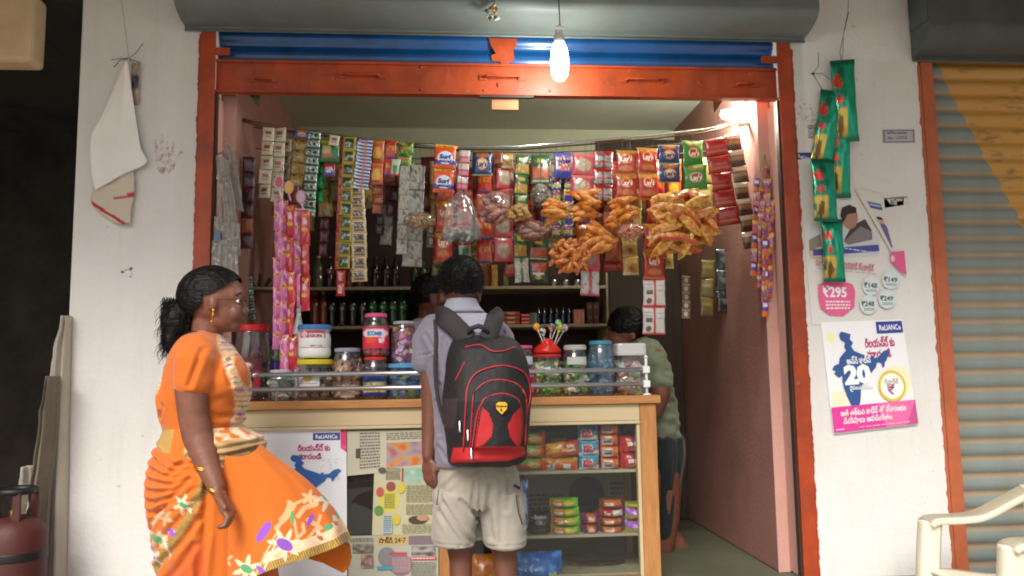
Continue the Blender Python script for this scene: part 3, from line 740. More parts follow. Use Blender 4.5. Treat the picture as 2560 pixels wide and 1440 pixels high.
# newspapers lining the inside of the case and a poster on its left end
nc = Sheet('newspaper', [(1310,1082),(1592,1076),(1594,1330),(1312,1338)], .417, 'old newspaper lining the back of the glass case behind the biscuits', 'newspaper', '#8f8674')
nc.disc(.55,.62,.16,.18,'#3c3a38','picture'); nc.rect(.40,.66,.74,.73,'#1e1e20','headline'); nc.lines(.05,.12,.95,.4,9,'#55504a'); nc.lines(.04,.6,.36,.95,8,'#5e584e'); nc.lines(.76,.5,.96,.95,9,'#5e584e'); nc.photo(.1,.05,.5,.2,['#3a3630','#6a6458','#8f8674'],4)
YN = YC + .0045
pr = Sheet('poster', [(640,1076),(866,1072),(868,1440),(640,1444)], YN, 'white poster with blue map behind the woman on the counter front', 'poster', '#e6e9ee')
pr.rect(.63,.025,.93,.075,'#2f4590','brand_panel'); pr.text('ReLIANCe', .66,.063,.026,'#f0f0f6',.02,.24)
pr.rect(.935,.0,1.0,.11,'#d8366f','pink_band'); pr.poly([(.935,.11),(1.0,.11),(1.0,.16),(.935,.13)],'#d95a86','pink_band')
pr.text('రిలయన్స్ కు',.46,.145,.038,'#bd2c76',.02,.36); pr.text('మారండి',.46,.200,.036,'#bd2c76',.02,.28); india(pr,.45,.36,.42,.19,'#2a62a6')
r2 = random.Random(4)
for k in range(24): pr.rect(*(lambda a, b: (a, b, a+.008, b+.004))(r2.uniform(.7,.93), r2.uniform(.19,.36)),'#5a5a68')
NP = '#b9b49c'
n1 = Sheet('newspaper', [(868,1078),(1064,1074),(1064,1170),(868,1190)], YN, 'newspaper sheet at the top of the counter front with an orange picture', 'newspaper', '#bdb9a6')
n1.photo(.50,.30,.98,.90,['#c0642c','#cc8a48','#8e93a4','#b6533a'],2); n1.lines(.16,.04,.42,.9,12,'#6d695c'); n1.lines(.5,.06,.95,.25,4,'#77735f'); n1.rect(.11,.4,.17,.62,'#4a443c','picture')
n2 = Sheet('newspaper', [(936,1166),(1100,1166),(1096,1336),(930,1338)], YN+.0012, 'newspaper sheet with a yellow burst and fruit pictures on the counter front', 'newspaper', '#bcb998')
n2.disc(.24,.50,.15,.17,'#c9c04a','yellow_burst'); n2.lines(.17,.40,.33,.62,9,'#5c5838'); n2.photo(.45,.02,.75,.24,['#7fae98','#93b7a2','#c2bd9e'],5); n2.rect(.42,.02,.45,.22,'#a83a34','headline'); n2.lines(.18,.02,.40,.2,8,'#6f6b52')
n2.disc(.10,.37,.06,.07,'#b8524a','picture'); n2.disc(.26,.29,.07,.07,'#8f4a38','picture'); n2.disc(.42,.31,.06,.08,'#c4b83e','picture'); n2.disc(.09,.64,.07,.07,'#5f8a3c','picture'); n2.disc(.36,.77,.06,.08,'#c9b43a','picture'); n2.disc(.68,.78,.14,.06,'#4d3a30','picture'); n2.disc(.76,.75,.09,.045,'#b28a6c','picture')
n2.lines(.5,.27,.95,.52,11,'#8a8664'); n2.lines(.5,.55,.95,.7,6,'#8a8664'); n2.rect(.16,.72,.30,.97,'#a9c0c4','picture'); n2.lines(.17,.72,.29,.96,8,'#4f5a5c'); n2.disc(.12,.05,.06,.04,'#5a5248','picture'); n2.lines(.45,.84,.95,.97,5,'#8a8664')
n3 = Sheet('newspaper', [(870,1340),(1096,1336),(1096,1560),(872,1560)], YN+.0006, 'newspaper sheet with a gold title and round pictures low on the counter front', 'newspaper', '#aeae9c')
n3.rect(.32,.005,.66,.115,'#bfa468','title_band'); n3.text('సాక్షి 24·7',.34,.085,.055,'#4a3c28',.02,.30); n3.rect(.67,.01,.98,.11,'#7a6a6e','picture'); n3.photo(.70,.125,.97,.24,['#4e484a','#8a8280','#a9a29c'],7); n3.rect(.68,.25,.98,.285,'#b0464a','headline'); n3.lines(.7,.256,.96,.28,1,'#e0c8c4')
n3.disc(.43,.24,.10,.11,'#7c7c7e','picture'); n3.disc(.58,.33,.13,.12,'#8d6d74','picture'); n3.lines(.49,.25,.69,.42,11,'#b29aa0'); n3.rect(.45,.19,.65,.215,'#b8485a','headline'); n3.rect(.32,.345,.50,.385,'#4a93a4','headline'); n3.photo(.05,.09,.28,.19,['#38342f','#6e675c','#9a9484'],9); n3.photo(.14,.21,.28,.36,['#4e3c38','#8a6a64','#aa988c'],10); n3.lines(.02,.02,.28,.07,3,'#6a685a'); n3.lines(.70,.30,.97,.6,14,'#7f7e70')
mat('case_dark', C('#2f2721'), 0.35, var=0.3, vscale=6, vcol=C('#1c1713'))
MB().box((W(868,1180,YN).x,YC+.030,W(900,1345,YN).z),(W(940,1180,YN).x,YC+.034,W(900,1185,YN).z)).build('dark_sheet', 'case_dark', ct)  # dark sheet behind the pane, stands in for dark glass

# ------------------------------------------------------------------ rail along the counter top
ra = thing('counter_rail', W(1612,993,YC), 'two bright steel rails with a white post along the front edge of the counter', 'rail')
ra.location.z = ZT
yr = YC
def zr(v): return W(1200, v, yr).z
XR1 = W(1614,950,yr).x
for v, g in ((930, 0), (966, 0)):
    z = zr(v); MB().tube([(XC0+.02, yr, z), (XR1, yr, z)], .0095, 14).build('rail', 'rail_steel', ra, smooth=True)
    MB().box((XR1-.012,yr-.016,z-.014),(XR1+.016,yr+.016,z+.014)).build('clamp', 'white_plastic', ra, bevel=.003)
MB().tube([(XR1+.004,yr,ZT+.001),(XR1+.004,yr,zr(900))], .0058, 10).ell((XR1+.004,yr,zr(898)),(.008,.008,.008),nu=10,nv=8).build('post', 'white_plastic', ra, smooth=True)
MB().lathe((XR1+.004,yr,ZT+.0005),[(.018,0),(.018,.004),(.010,.008)]).build('foot', 'white_plastic', ra, smooth=True)
MB().tube([(XC0+.03,yr,ZT+.001),(XC0+.03,yr,zr(900))], .0058, 10).build('post', 'white_plastic', ra, smooth=True)
MB().tube([(XC0+.11,yr,zr(930)),(XC0+.13,yr,zr(930))], .0115, 12).build('sleeve', 'steel', ra, smooth=True)

# ------------------------------------------------------------------ jars on the counter
def candies(mb, c, r, h, n, cols, size, seed, sq=0, long=1.7):
    q = random.Random(seed)
    for i in range(n):
        a = q.uniform(0, 2*math.pi); rr = r * math.sqrt(q.uniform(.45, 1)); k = 1.0
        if sq: k = 1 / (abs(math.cos(a))**(2+sq) + abs(math.sin(a))**(2+sq)) ** (1/(2+sq))
        p = Vector(c) + Vector((rr*k*math.cos(a), rr*k*math.sin(a), h * (i + .5) / n))
        m = Euler((q.uniform(-1,1), q.uniform(-1,1), q.uniform(0,6.3))).to_matrix(); s = size * q.uniform(.75, 1.2)
        L, w, t = s*long, s*.8, s*.45; col = C(q.choice(cols)); b = [(-L,-w*1.1,0),(-L,w*1.1,0),(-L*.55,-w*.25,0),(-L*.55,w*.25,0)]
        vs = [(-L*.6,-w,-t),(L*.6,-w,-t),(L*.6,w,-t),(-L*.6,w,-t),(-L*.5,-w*.7,t),(L*.5,-w*.7,t),(L*.5,w*.7,t),(-L*.5,w*.7,t),(-L,-w*.9,0),(-L,w*.9,0),(L,-w*.9,0),(L,w*.9,0)]
        mb.add([p + m @ Vector(v) for v in vs], [(3,2,1,0),(4,5,6,7),(0,1,5,4),(1,2,6,5),(2,3,7,6),(3,0,4,7),(8,0,3),(3,9,8),(1,10,11),(11,2,1)], col)
    return mb
def jar(label, u, v0, v1, wpx, lidc, fill, cols, y=.07, tint='jar_clear', sq=0, size=.011, n=230, base=None, label_art=None, lidh=.016, neck=.78, lidk=1.05, mouth=True, long=1.7, name='candy_jar', cat='jar', group='jars along the counter'):
    m = mpp(y); r = wpx * m / 2; z0 = ZT + .0006 if base is None else base; x = W(u, v1, y).x; z1 = W(u, v0, y).z
    H = z1 - z0; t = thing(name, (x, y, z0), label, cat, group)
    hb = H - lidh
    prof = [(r*.86,0),(r*.97,.006),(r,.016),(r,hb*.30),(r*.975,hb*.33),(r,hb*.36),(r,hb*.66),(r*.97,hb*.76),(r*.88,hb*.87),(r*neck,hb*.95),(r*neck,hb)]
    MB().lathe((x,y,z0),prof,32,sq=sq).build('body', tint, t, smooth=True)
    lp = [(r*neck*lidk,0),(r*neck*lidk+.001,lidh*.15),(r*neck*lidk+.001,lidh*.85),(r*neck*lidk*.94,lidh),(r*.02,lidh)]
    mb = MB(); mb.lathe((x,y,z0+hb-lidh*.25),lp,36,sq=sq,col=C(lidc))
    for k in range(36):
        a = 2*math.pi*k/36; rr = r*neck*lidk+.001
        mb.tube([(x+rr*math.cos(a),y+rr*math.sin(a),z0+hb-lidh*.1),(x+rr*math.cos(a),y+rr*math.sin(a),z0+hb+lidh*.5)],.0007,4,col=C(lidc))
    mb.build('lid', 'plastic_attr', t, color=True)
    if fill:
        f = candies(MB(), (x,y,z0+.012), r*.97 - size*1.25, hb*fill, n, cols, size, int(u), sq, long); o = f.build('sweets', 'candy', t, color=True); o['kind'] = 'stuff'
    if label_art: label_art(t, x, y, z0, r, hb)
    return t, z1
def wrap(t, x, y, z0, r, a0, a1, h0, h1, col, name='paper_label', m='paper', art=None, lay=1, text=None):
    """a label curved round a jar; angles in degrees from the front; text: (body, ca, ch, w, h, col)"""
    rr = r + .0006 * lay; n = 24; vs = []; cs = []; ny = 14
    U, V = np.meshgrid(np.linspace(0,1,n+1), np.linspace(0,1,ny+1))
    cc = colour(dict(base=col, shapes=art or (), crimp=None), U, V).reshape(-1,3)
    for s_, t_ in zip(U.ravel(), V.ravel()):
        a = R(a0 + (a1-a0)*s_); vs.append((x+rr*math.sin(a), y-rr*math.cos(a), z0+h1+(h0-h1)*t_))
    mb = MB(); mb.v = vs; mb.c = [tuple(c) for c in cc]; mb.f = [(j*(n+1)+i,(j+1)*(n+1)+i,(j+1)*(n+1)+i+1,j*(n+1)+i+1) for j in range(ny) for i in range(n)]
    o = mb.build(name, m, t, smooth=True, color=True, fix=False)
    for (body, ca, ch, w, h, col2, bold) in (text or ()):
        g, fs, tw = text_geo(body, bold); P = []
        for gx, gy in g:
            a = R(ca) + ((gx/tw-.5)*w)/rr; P.append((x+(rr+.0009)*math.sin(a), y-(rr+.0009)*math.cos(a), z0+ch+(gy/.7-.5)*h))
        mb = MB(); mb.add(P, fs, C(col2)); mb.build('lettering', 'print', o, color=True, fix=False)
    return o
BR = ['#7a4a2c','#94623a','#5c3420','#a8784c','#c09a6a']
GR = ['#4a9a3c','#68b84e','#d4e4b8','#35702f','#a0cc60','#eceedc','#e0cc50']
WH = ['#d8d8d2','#c6cac6','#b4b8b4','#e4e4de','#6b8a70']
def a1(t,x,y,z,r,h): wrap(t,x,y,z,r,-65,45,h*.38,h*.60,'#5d2a35',art=[('e',.45,.5,.3,.3,'#8e5a58'),('e',.5,.45,.18,.16,'#d8c4a8')]); wrap(t,x,y,z,r,20,40,h*.12,h*.42,'#b5202c','red_tag')
jar('large maroon sweet jar with a red lid beside the woman', 628, 808, 1003, 86, '#c01f22', .62, ['#4a1a22','#6a2a30','#38121a','#7c4a46'], y=.13, label_art=a1, lidh=.028, neck=.86, size=.013, n=170)
jar('small clear jar of white sachets at the left end of the rail', 704, 922, 1003, 64, '#b9bdba', .7, WH, size=.016, n=70, neck=.8)
_, z = jar('wide jar with a yellow lid holding brown sweets and white labels', 786, 896, 1003, 84, '#d4c11f', .62, BR+['#7d8a6a','#d8cfb8'], label_art=lambda t,x,y,z,r,h: (wrap(t,x,y,z,r,-50,25,h*.38,h*.72,'#d9d6d8',art=[('e',.5,.42,.2,.26,'#c8b03a'),('r',.1,.78,.9,.84,'#8a8490')]), wrap(t,x,y,z,r,-52,25,h*.22,h*.38,'#a8442c')), lidh=.020, neck=.97)
def a2(t,x,y,z,r,h):
    wrap(t,x,y,z,r*.985,-50,50,h*.34,h*.93,'#b0546a',art=[('r',.02,.02,.98,.98,'#c47a86'),('r',.05,.05,.95,.95,'#a84c60'),('e',.2,.22,.14,.16,'#d8b8bc'),('e',.2,.56,.15,.2,'#caa0a8'),('r',.38,.2,.95,.45,'#e0d4d6'),('r',.40,.55,.9,.6,'#d0a4ac'),('r',.4,.65,.9,.7,'#d0a4ac'),('r',.4,.80,.95,.92,'#e4dcd8')],
         text=[('KRUPA',14,h*.735,r*.75,h*.10,'#8a3044',.04),('MRP 3.00',16,h*.41,r*.7,h*.05,'#5a4a50',.02)])
jar('round white tub with a blue lid and pink label on the yellow lid', 786, 810, 903, 78, '#3f78b8', 0, [], base=z+.001, tint='white_plastic', label_art=a2, lidh=.020, neck=.99, name='powder_tub', cat='tub')
jar('squat clear jar of brown wafers with a grey lid, between yellow lid and pink jar', 868, 868, 1000, 74, '#8f92a4', .72, ['#a8784c','#b98a5c','#8a5a38','#c49a74','#d8c0b0'], long=2.6, size=.011, n=140, label_art=lambda t,x,y,z,r,h: wrap(t,x,y,z,r,-20,35,h*.05,h*.2,'#c9b4a8'))
_, z = jar('clear jar with a blue and cream label under the pink jar', 938, 890, 1000, 64, '#c4342c', .55, BR, label_art=lambda t,x,y,z,r,h: wrap(t,x,y,z,r,-60,60,h*.08,h*.6,'#c9b98a',art=[('r',0,0,1,.35,'#2f4f9a'),('r',0,.85,1,1,'#2f4f9a'),('n',14,.2,'#5a4a2c',(0,.4,1,.8))]), lidh=.014)
jar('pink bubble gum jar with a pink lid stacked on another jar', 940, 782, 888, 64, '#d85a84', .5, ['#c23a55','#d8526a','#a82a40'], base=z+.001, label_art=lambda t,x,y,z,r,h: wrap(t,x,y,z,r,-80,80,h*.18,h*.72,'#d22c4a',art=[('e',.5,.30,.42,.2,'#e8dfe4'),('p',[(.62,.52),(.78,.46),(.74,.72),(.60,.78)],'#f0d4dc'),('e',.36,.62,.16,.14,'#e0552e')],text=[('BOO',-17,h*.56,r*.62,h*.12,'#3f86c4',.06),('MER',16,h*.55,r*.55,h*.09,'#2f6cb4',.05)]), lidh=.016)
_, z = jar('blue lidded jar packed with blue and white sachets near the boys arm', 1012, 906, 1000, 76, '#5a9cc9', .9, ['#2f62a4','#c9ccd4','#1f3f78','#8a8ec0','#d8c43a','#4a84c0'], size=.016, n=110, tint='jar_blue', lidh=.018, neck=.97)
jar('jar of upright purple and pink wrapped sticks with clear lid', 1010, 802, 903, 62, '#a8a8ac', .80, ['#b04a94','#c46aa8','#7a2a64','#d8c8d8','#8a3a7a','#d4b83a'], base=z+.001, size=.015, n=100, lidh=.012)
jar('deep blue jar half hidden behind the boys hanging arm', 1084, 925, 999, 62, '#2f6fb4', .85, ['#1f4a94','#2f6cc0','#d8dce4','#123470'], tint='jar_blue', size=.014, n=80)
jar('jar with a pink lid and pink label beside the backpack', 1306, 862, 996, 64, '#d64f8e', .45, ['#c23a6a','#a82a50'], label_art=lambda t,x,y,z,r,h: (wrap(t,x,y,z,r,-70,70,h*.05,h*.45,'#c4345c',art=[('n',8,.15,'#e090a8')]), wrap(t,x,y,z,r,-20,50,h*.66,h*.82,'#b8c4cc')), lidh=.013)
tj, zl = jar('clear jar of green wrapped sweets under the red lollipop stand', 1370, 884, 995, 72, '#c22a1e', .74, GR, lidh=.012, neck=.9, n=170, size=.012, label_art=lambda t,x,y,z,r,h: wrap(t,x,y,z,r,-15,40,h*.52,h*.62,'#c8d0b4'))
jar('clear lidded jar of dark green sweets right of the lollipops', 1440, 860, 994, 66, '#b4b6b0', .62, ['#388a3c','#4aa848','#f0f0e4','#2a6a30','#e0b03a','#6ab854'], n=150, size=.012, label_art=lambda t,x,y,z,r,h: wrap(t,x,y,z,r,-45,45,h*.66,h*.82,'#b8bcb8'), lidh=.020)
jar('blue tinted jar with a blue lid holding silver blue sweets', 1505, 850, 993, 68, '#3f8aa4', .60, ['#8fb4bc','#5f7a8c','#b8c8cc','#3f5464','#a4c8cc','#6a6a7c'], tint='jar_blue', n=140, size=.013, lidh=.016)
jar('square clear tub of pastel wrapped sweets at the right end of counter', 1576, 852, 992, 74, '#c0c2be', .66, ['#d8b4b8','#c9d4b8','#e0d8c8','#c46a7c','#a8c4b0','#d8c46a','#b06a4a'], sq=5, n=130, size=.016, neck=.97, lidh=.05)
# things behind the front row
def bottle_prof(r, h): return [(r*.7,0),(r*.96,h*.02),(r,h*.06),(r,h*.36),(r*.92,h*.42),(r*.96,h*.48),(r,h*.56),(r*.92,h*.68),(r*.6,h*.80),(r*.36,h*.88),(r*.32,h*.93)]
def bottle(label, u, vb, vt, wpx, y, col, capc, group, zb=None, tagc=None, name='drink_bottle'):
    p = W(u, vb, y); z0 = p.z if zb is None else zb; h = W(u, vt, y).z - z0; r = wpx * mpp(y) / 2
    t = thing(name, (p.x, y, z0), label, 'bottle', group)
    MB().lathe((p.x,y,z0), bottle_prof(r,h), 18, col=C(col)).build('body', 'bottle_plastic', t, smooth=True, color=True)
    MB().lathe((p.x,y,z0+h*.925), [(r*.38,0),(r*.38,h*.07),(r*.3,h*.075)], 14, col=C(capc)).build('cap', 'plastic_attr', t, color=True)
    if tagc: wrap(t, p.x, y, z0, r*.97, -120, 120, h*.44, h*.60, tagc[0], 'paper_label', art=[('e',.5,.5,.10,.38,tagc[1]),('e',.46,.5,.05,.25,tagc[2])])
    return t
mat('bottle_plastic', attr=True, rough=0.12, spec=0.7, coat=0.4)
bottle('white squeeze bottle with a green label behind the pink sweet strips', 745, 893, 762, 34, .28, '#d8dcd8', '#e0e4e0', None, zb=ZT+.001, tagc=('#2f8a4a','#d8e0d8','#2f8a4a'), name='squeeze_bottle')
bottle('small bottle with a green and purple wrap behind the pink strips', 688, 893, 780, 32, .30, '#5a3a94', '#3f8a4a', None, zb=ZT+.001, tagc=('#4a9a5c','#d8d0b8','#7a4ab0'), name='squeeze_bottle')

# lollipop stand on the green sweet jar
c = Vector((tj.location.x, tj.location.y, zl + .0005)); r = 66 * mpp(.07) / 2
ls = thing('lollipop_stand', c, 'red dome stand full of lollipops on top of a sweet jar', 'lollipop stand')
MB().lathe(c, [(r*1.04,0),(r*1.05,.012),(r*.96,.022),(r*.72,.036),(r*.52,.042),(r*.50,.054),(r*.32,.062),(r*.05,.065)], 28, col=C('#cc2418')).build('dome', 'plastic_attr', ls, smooth=True, color=True)
for i, (u, v, ub, vb, cols) in enumerate(((1343,821,1356,852,('#d8762c','#e8c44a')),(1357,833,1363,858,('#c8c4b8','#3a3a6a')),(1378,822,1375,850,('#d8a04a','#6a4a94')),(1394,812,1378,850,('#3f9a5c','#c8d4b8')),(1399,823,1387,856,('#6a9a4a','#e0b43a')),(1410,824,1393,856,('#8a84a4','#c8c4cc')))):
    yy = .07 + (-.02 if i in (1, 4) else .01 * (i - 2))
    a, b = W(u, v, yy), W(ub, vb, yy); b.z = min(b.z, c.z + .055)
    l = thing('lollipop', b, ('orange','dark blue and white','purple and gold','green','green and yellow','lilac grey')[i] + ' wrapped lollipop stuck in the red dome stand', 'lollipop', 'lollipops in the red stand')
    d = (a - b).normalized()
    MB().tube([b - d*.01, a], .0022, 8).build('stick', 'white_plastic', l, smooth=True)
    mb = MB(); mb.ell(a + d*.008, (.0145,.0145,.0155), nu=16, nv=12); mb.tube([a - d*.006, a - d*.016, a - d*.022], [.008,.003,.007], 10)
    mb.c = [C(cols[1]) if noise.noise(Vector(p)*110) > .05 else C(cols[0]) for p in mb.v]
    mb.build('sweet', 'candy', l, smooth=True, color=True)

# ------------------------------------------------------------------ packets inside the glass case
def case_packet(label, dn, u0, u1, v0, v1, y, z=None, group=None, rot=0, name='biscuit_packet', t=.05, var=0, cat='biscuit packet', res=(20, 12)):
    w = (u1 - u0) * mpp(y); h = (v1 - v0) * mpp(y); p = W((u0+u1)/2, v0, y)
    o = thing(name, (p.x, y, p.z - h), label, cat, group)
    k = add_packet('wrapper', dn, o, (0, 0, h), w, h, t, (0, rot, 0), var, side=True, nu=res[0], nv=res[1])
    return o
des('gold_box', '#d8602c', ('p',[(0,0),(1,0),(.55,.45),(0,.42)],'#7fae4a'),('e',.62,.55,.18,.25,'#d8b06a'),('r',.55,.5,.8,.68,'#c49a4a'),('r',.1,.78,.4,.9,'#b43a24'), crimp=None, bulge=.9)
des('good_day', '#b9481c', ('p',[(.2,0),(.6,0),(.35,.6),(.0,.7)],'#c9922c'),('n',7,.22,'#d8a03a',(0,0,.55,.6)), text=[('Good',.72,.55,.3,.2,'#f0e4d0',.03,.1),('Day',.74,.3,.24,.18,'#f0e4d0',.03,.1)], bulge=.9)
des('good_day_back', '#c4551f', ('r',0,.0,1,.25,'#c08a2a'),('r',.15,.42,.34,.85,'#e0dcd4'),('r',.56,.45,.78,.85,'#e0dcd4'),('n',26,.1,'#3a3230',(.15,.45,.34,.82)),('n',20,.2,'#8a8480',(.56,.45,.78,.85)), bulge=.9)
des('milk', '#2f8fb4', ('p',[(0,.9),(.4,.55),(.75,.6),(1,.7),(1,1),(0,1)],'#e4e4e4'),('r',.12,.25,.62,.78,'#e4e0e0'),('p',[(.6,.62),(.92,.18),(1,.3),(.7,.75)],'#a8704a'),('r',0,0,1,.06,'#8fc4d4'), text=[('Milk',.38,.38,.44,.26,'#b8243a',.05,.05),('Bikis',.38,.64,.46,.22,'#b8243a',.05,.05)], bulge=.9)
des('tiger', '#d8582c', ('r',.06,.1,.6,.92,'#e4dcd0'),('r',.06,.1,.6,.22,'#d8962c'),('r',.12,.55,.52,.72,'#3f4a78'),('e',.85,.5,.12,.4,'#c98a3c'), text=[('TIGER',.33,.42,.5,.22,'#8a3a24',.04,0)], bulge=.9)
des('twenty', '#c4262c', ('p',[(.62,0),(1,0),(1,.62),(.7,.5)],'#3f3a78'),('e',.75,.8,.22,.18,'#c98a3c'),('n',12,.25,'#e8c08a',(0,.7,.5,1)), text=[('20·20',.6,.45,.66,.2,'#f0ece8',.04,0),('BIG',.35,.2,.2,.12,'#f0e8e0',.03,0)], bulge=.9)
des('bourbon', '#171416', ('n',11,.25,'#5a5458',(.3,.1,.85,.6)),('r',.3,.70,.8,.84,'#4a4448'), text=[('Bourbon',.55,.2,.5,.14,'#c8c0c0',.02,0),('Choco',.55,.45,.4,.1,'#8a8488',.02,0)], bulge=.8)
des('tiger_green', '#6ab42c', ('r',.05,.1,.42,.9,'#c4502c'),('r',.12,.1,.36,.3,'#d8a43a'),('e',.62,.5,.14,.34,'#d8b43a'),('p',[(.75,0),(1,0),(1,1),(.82,1)],'#8fc83a'), text=[('TIGER',.23,.52,.3,.28,'#e8e4dc',.04,0)], bulge=.9)
des('tiger_purple', '#6a1f54', ('r',.3,.08,.72,.92,'#c9702c'),('n',9,.2,'#a84a84',(.72,0,1,1)), text=[('TIGER',.5,.5,.36,.26,'#e8d4c4',.04,0)], bulge=.9)
des('tiger_brown', '#6a3420', ('r',.12,.1,.55,.9,'#c96a2c'),('r',.6,.15,.85,.85,'#a85a34'),('n',9,.2,'#3f2418',(.85,0,1,1)), text=[('TIGER',.33,.5,.36,.26,'#e8dcd0',.04,0)], bulge=.9)
des('red_bar', '#a8241f', ('r',.5,.2,.9,.8,'#d8d4d0'), text=[('Top',.25,.5,.24,.4,'#e8dcd8',.03,0)], bulge=.9)
des('lilac_cake', '#9a5ab4', ('r',0,.55,1,1,'#a89a2c'),('n',8,.2,'#c48ad4',(0,0,1,.5)), bulge=1.0)
des('yellow_cake', '#b8b02c', ('r',0,.0,1,.3,'#8a8a24'), bulge=1.0)
des('wipes', '#1f62b0', ('p',[(0,.72),(1,.66),(1,.9),(0,.95)],'#d8e0e8'),('r',.72,.52,.86,.62,'#c9cc3a'),('n',6,.2,'#3f8ad0',(0,0,1,.6)),('e',.14,.46,.03,.04,'#a8c8e8'),('e',.24,.46,.03,.04,'#a8c8e8'),('e',.34,.46,.03,.04,'#a8c8e8'),('e',.44,.46,.03,.04,'#a8c8e8'), bulge=.6)
des('nappy_orange', '#c9641f', ('n',5,.2,'#d8842c'),('e',.6,.75,.2,.2,'#c9b43a'), bulge=.6)
des('blue_sachet', '#2c4f9a', ('n',6,.1,'#b8c4d4'),('n',9,.3,'#5f86c0'), bulge=.5)
yk = .06
G1, G2 = 'packets on the upper glass shelf', 'packets on the lower glass shelf'
ord3 = ('bottom', 'middle', 'top')
for i, (v0, v1) in enumerate(((1143,1175),(1110,1143),(1077,1110))):
    case_packet(ord3[i] + ' green and orange carton of the stack beside the backpack', 'gold_box', 1288, 1360 + i, v0, v1, yk+.02, group=G1, t=.09, name='biscuit_carton', cat='carton')
case_packet('orange biscuit packet lying flat showing its back with white panels', 'good_day_back', 1356, 1443, 1144, 1175, yk, group=G1)
case_packet('orange and gold packet tilted on top of the orange pile', 'good_day', 1362, 1444, 1104, 1142, yk, group=G1, rot=-.12, var=1)
case_packet('brown gold packet behind the tilted orange packet', 'good_day', 1362, 1432, 1128, 1150, yk+.06, group=G1, rot=.06, var=2)
case_packet('orange packet at the back top of the orange pile', 'good_day_back', 1372, 1418, 1094, 1112, yk+.09, group=G1, var=1)
for i, (u, v0, v1) in enumerate(((1447,1136,1173),(1447,1101,1136),(1444,1064,1100))):
    case_packet(ord3[i] + ' turquoise and white packet of the milk biscuit stack', 'milk', u, u + 50, v0, v1, yk, group=G1, var=i, t=.08, res=(24, 18))
for i, (u, v0, v1) in enumerate(((1502,1143,1172),(1501,1113,1142),(1500,1084,1113),(1500,1058,1084))):
    case_packet(('bottom','second from bottom','third from bottom','top')[i] + ' orange and white packet of the four high stack', 'tiger', u, u + 45, v0, v1, yk, group=G1, var=i, t=.09)
for i, (u, v0, v1) in enumerate(((1550,1130,1172),(1548,1088,1130))):
    case_packet(('lower','upper')[i] + ' red and navy packet next to the counter post', 'twenty', u, u + 45, v0, v1, yk, group=G1, var=i, t=.1, res=(22, 16))
case_packet('crinkled blue and white sachet pack hanging left of the black packet', 'blue_sachet', 1292, 1320, 1200, 1332, yk, group=G2, t=.06, res=(10, 24))
case_packet('black chocolate biscuit packet on the lower shelf', 'bourbon', 1318, 1374, 1276, 1335, yk, group=G2, t=.09, res=(22, 18))
for i, (u, v0, v1) in enumerate(((1378,1312,1335),(1379,1289,1312),(1377,1267,1289),(1374,1244,1267))):
    case_packet(('bottom','second from bottom','third from bottom','top')[i] + ' lime green packet of the lower shelf stack', 'tiger_green', u, u + 70, v0, v1, yk, group=G2, var=i, t=.09)
for i, (v0, v1) in enumerate(((1308,1333),(1281,1307))):
    case_packet(('lower','upper')[i] + ' small purple packet between green and brown stacks', 'tiger_purple', 1452, 1495, v0, v1, yk, group=G2, var=i, t=.09)
for i, (d, v0, v1) in enumerate((('tiger_brown',1311,1333),('tiger_brown',1290,1311),('red_bar',1268,1290),('tiger_brown',1244,1268))):
    case_packet(('bottom brown packet of the lower shelf stack','second brown packet of the lower shelf stack','red packet with a white panel in the brown stack','top brown packet of the lower shelf stack')[i], d, 1498, 1558, v0, v1, yk, group=G2, var=i, t=.09)
for i, (d, v0, v1) in enumerate((('lilac_cake',1298,1331),('lilac_cake',1265,1297),('yellow_cake',1252,1268))):
    case_packet(('lower lilac and olive cake packet beside the post','upper lilac and olive cake packet beside the post','olive yellow packet on top of the lilac packets')[i], d, 1562, 1603, v0, v1, yk, group=G2, var=i, t=.08)
case_packet('big blue and white nappy pack at the bottom of the case', 'wipes', 1284, 1402, 1378, 1462, yk, name='nappy_pack', cat='nappy pack', t=.14, res=(26, 18))
case_packet('orange nappy pack at the bottom behind the boys legs', 'nappy_orange', 1176, 1268, 1384, 1462, yk+.02, name='nappy_pack', cat='nappy pack', t=.14)
des('brown_sack', '#3a2c22', ('n',4,.2,'#5a4434'), bulge=.6)
case_packet('dark brown packet in the shadow at the bottom right of the case', 'brown_sack', 1420, 1560, 1400, 1462, yk+.12, name='dark_packet', cat='packet', t=.14)

# ------------------------------------------------------------------ shelves at the back wall
YS = 1.10
XS0, XS1 = XWL + .02, W(1514, 700, YS).x
bs = thing('wall_shelf', ((XS0+XS1)/2, YS, ZF), 'wooden wall shelf with bottles and boxes at the back of the shop', 'shelf')
ZS = [W(1280,715,YS).z, W(1280,811,YS).z, W(1280,905,YS).z]
for z in ZS: MB().box((XS0,YS,z-.016),(XS1,YB-.01,z)).build('board', 'shelf_board', bs, bevel=.001)
zt_ = W(1280,420,YS).z
MB().box((XS1+.001,YS,ZF+.001),(XS1+.012,YB-.01,zt_)).build('side', 'shelf_board', bs)
MB().box((XS0,YB-.009,ZF+.01),(XS1,YB-.002,zt_)).build('back', 'dark_wood', bs)
MB().box((XS0,YS,zt_-.016),(XS1,YB-.01,zt_-.002)).build('board', 'shelf_board', bs)
xm = W(1075,700,YS).x; MB().box((xm-.006,YS+.004,ZF+.001),(xm+.006,YB-.01,ZS[0]-.017)).build('divider', 'dark_wood', bs)
cola, grn, org = ('#0d0808','#1a1a1c'), ('#0c3d1c','#1f6a34'), ('#7a3210','#c45a1c')
for u in (790, 817, 842): pass
for i, u in enumerate((786, 807)):
    bottle(('first','second')[i] + ' orange drink bottle from the left on the lower back shelf', u, 811, 730, 24, YS+.09, *org, 'lower shelf bottles', zb=ZS[1]+.001)
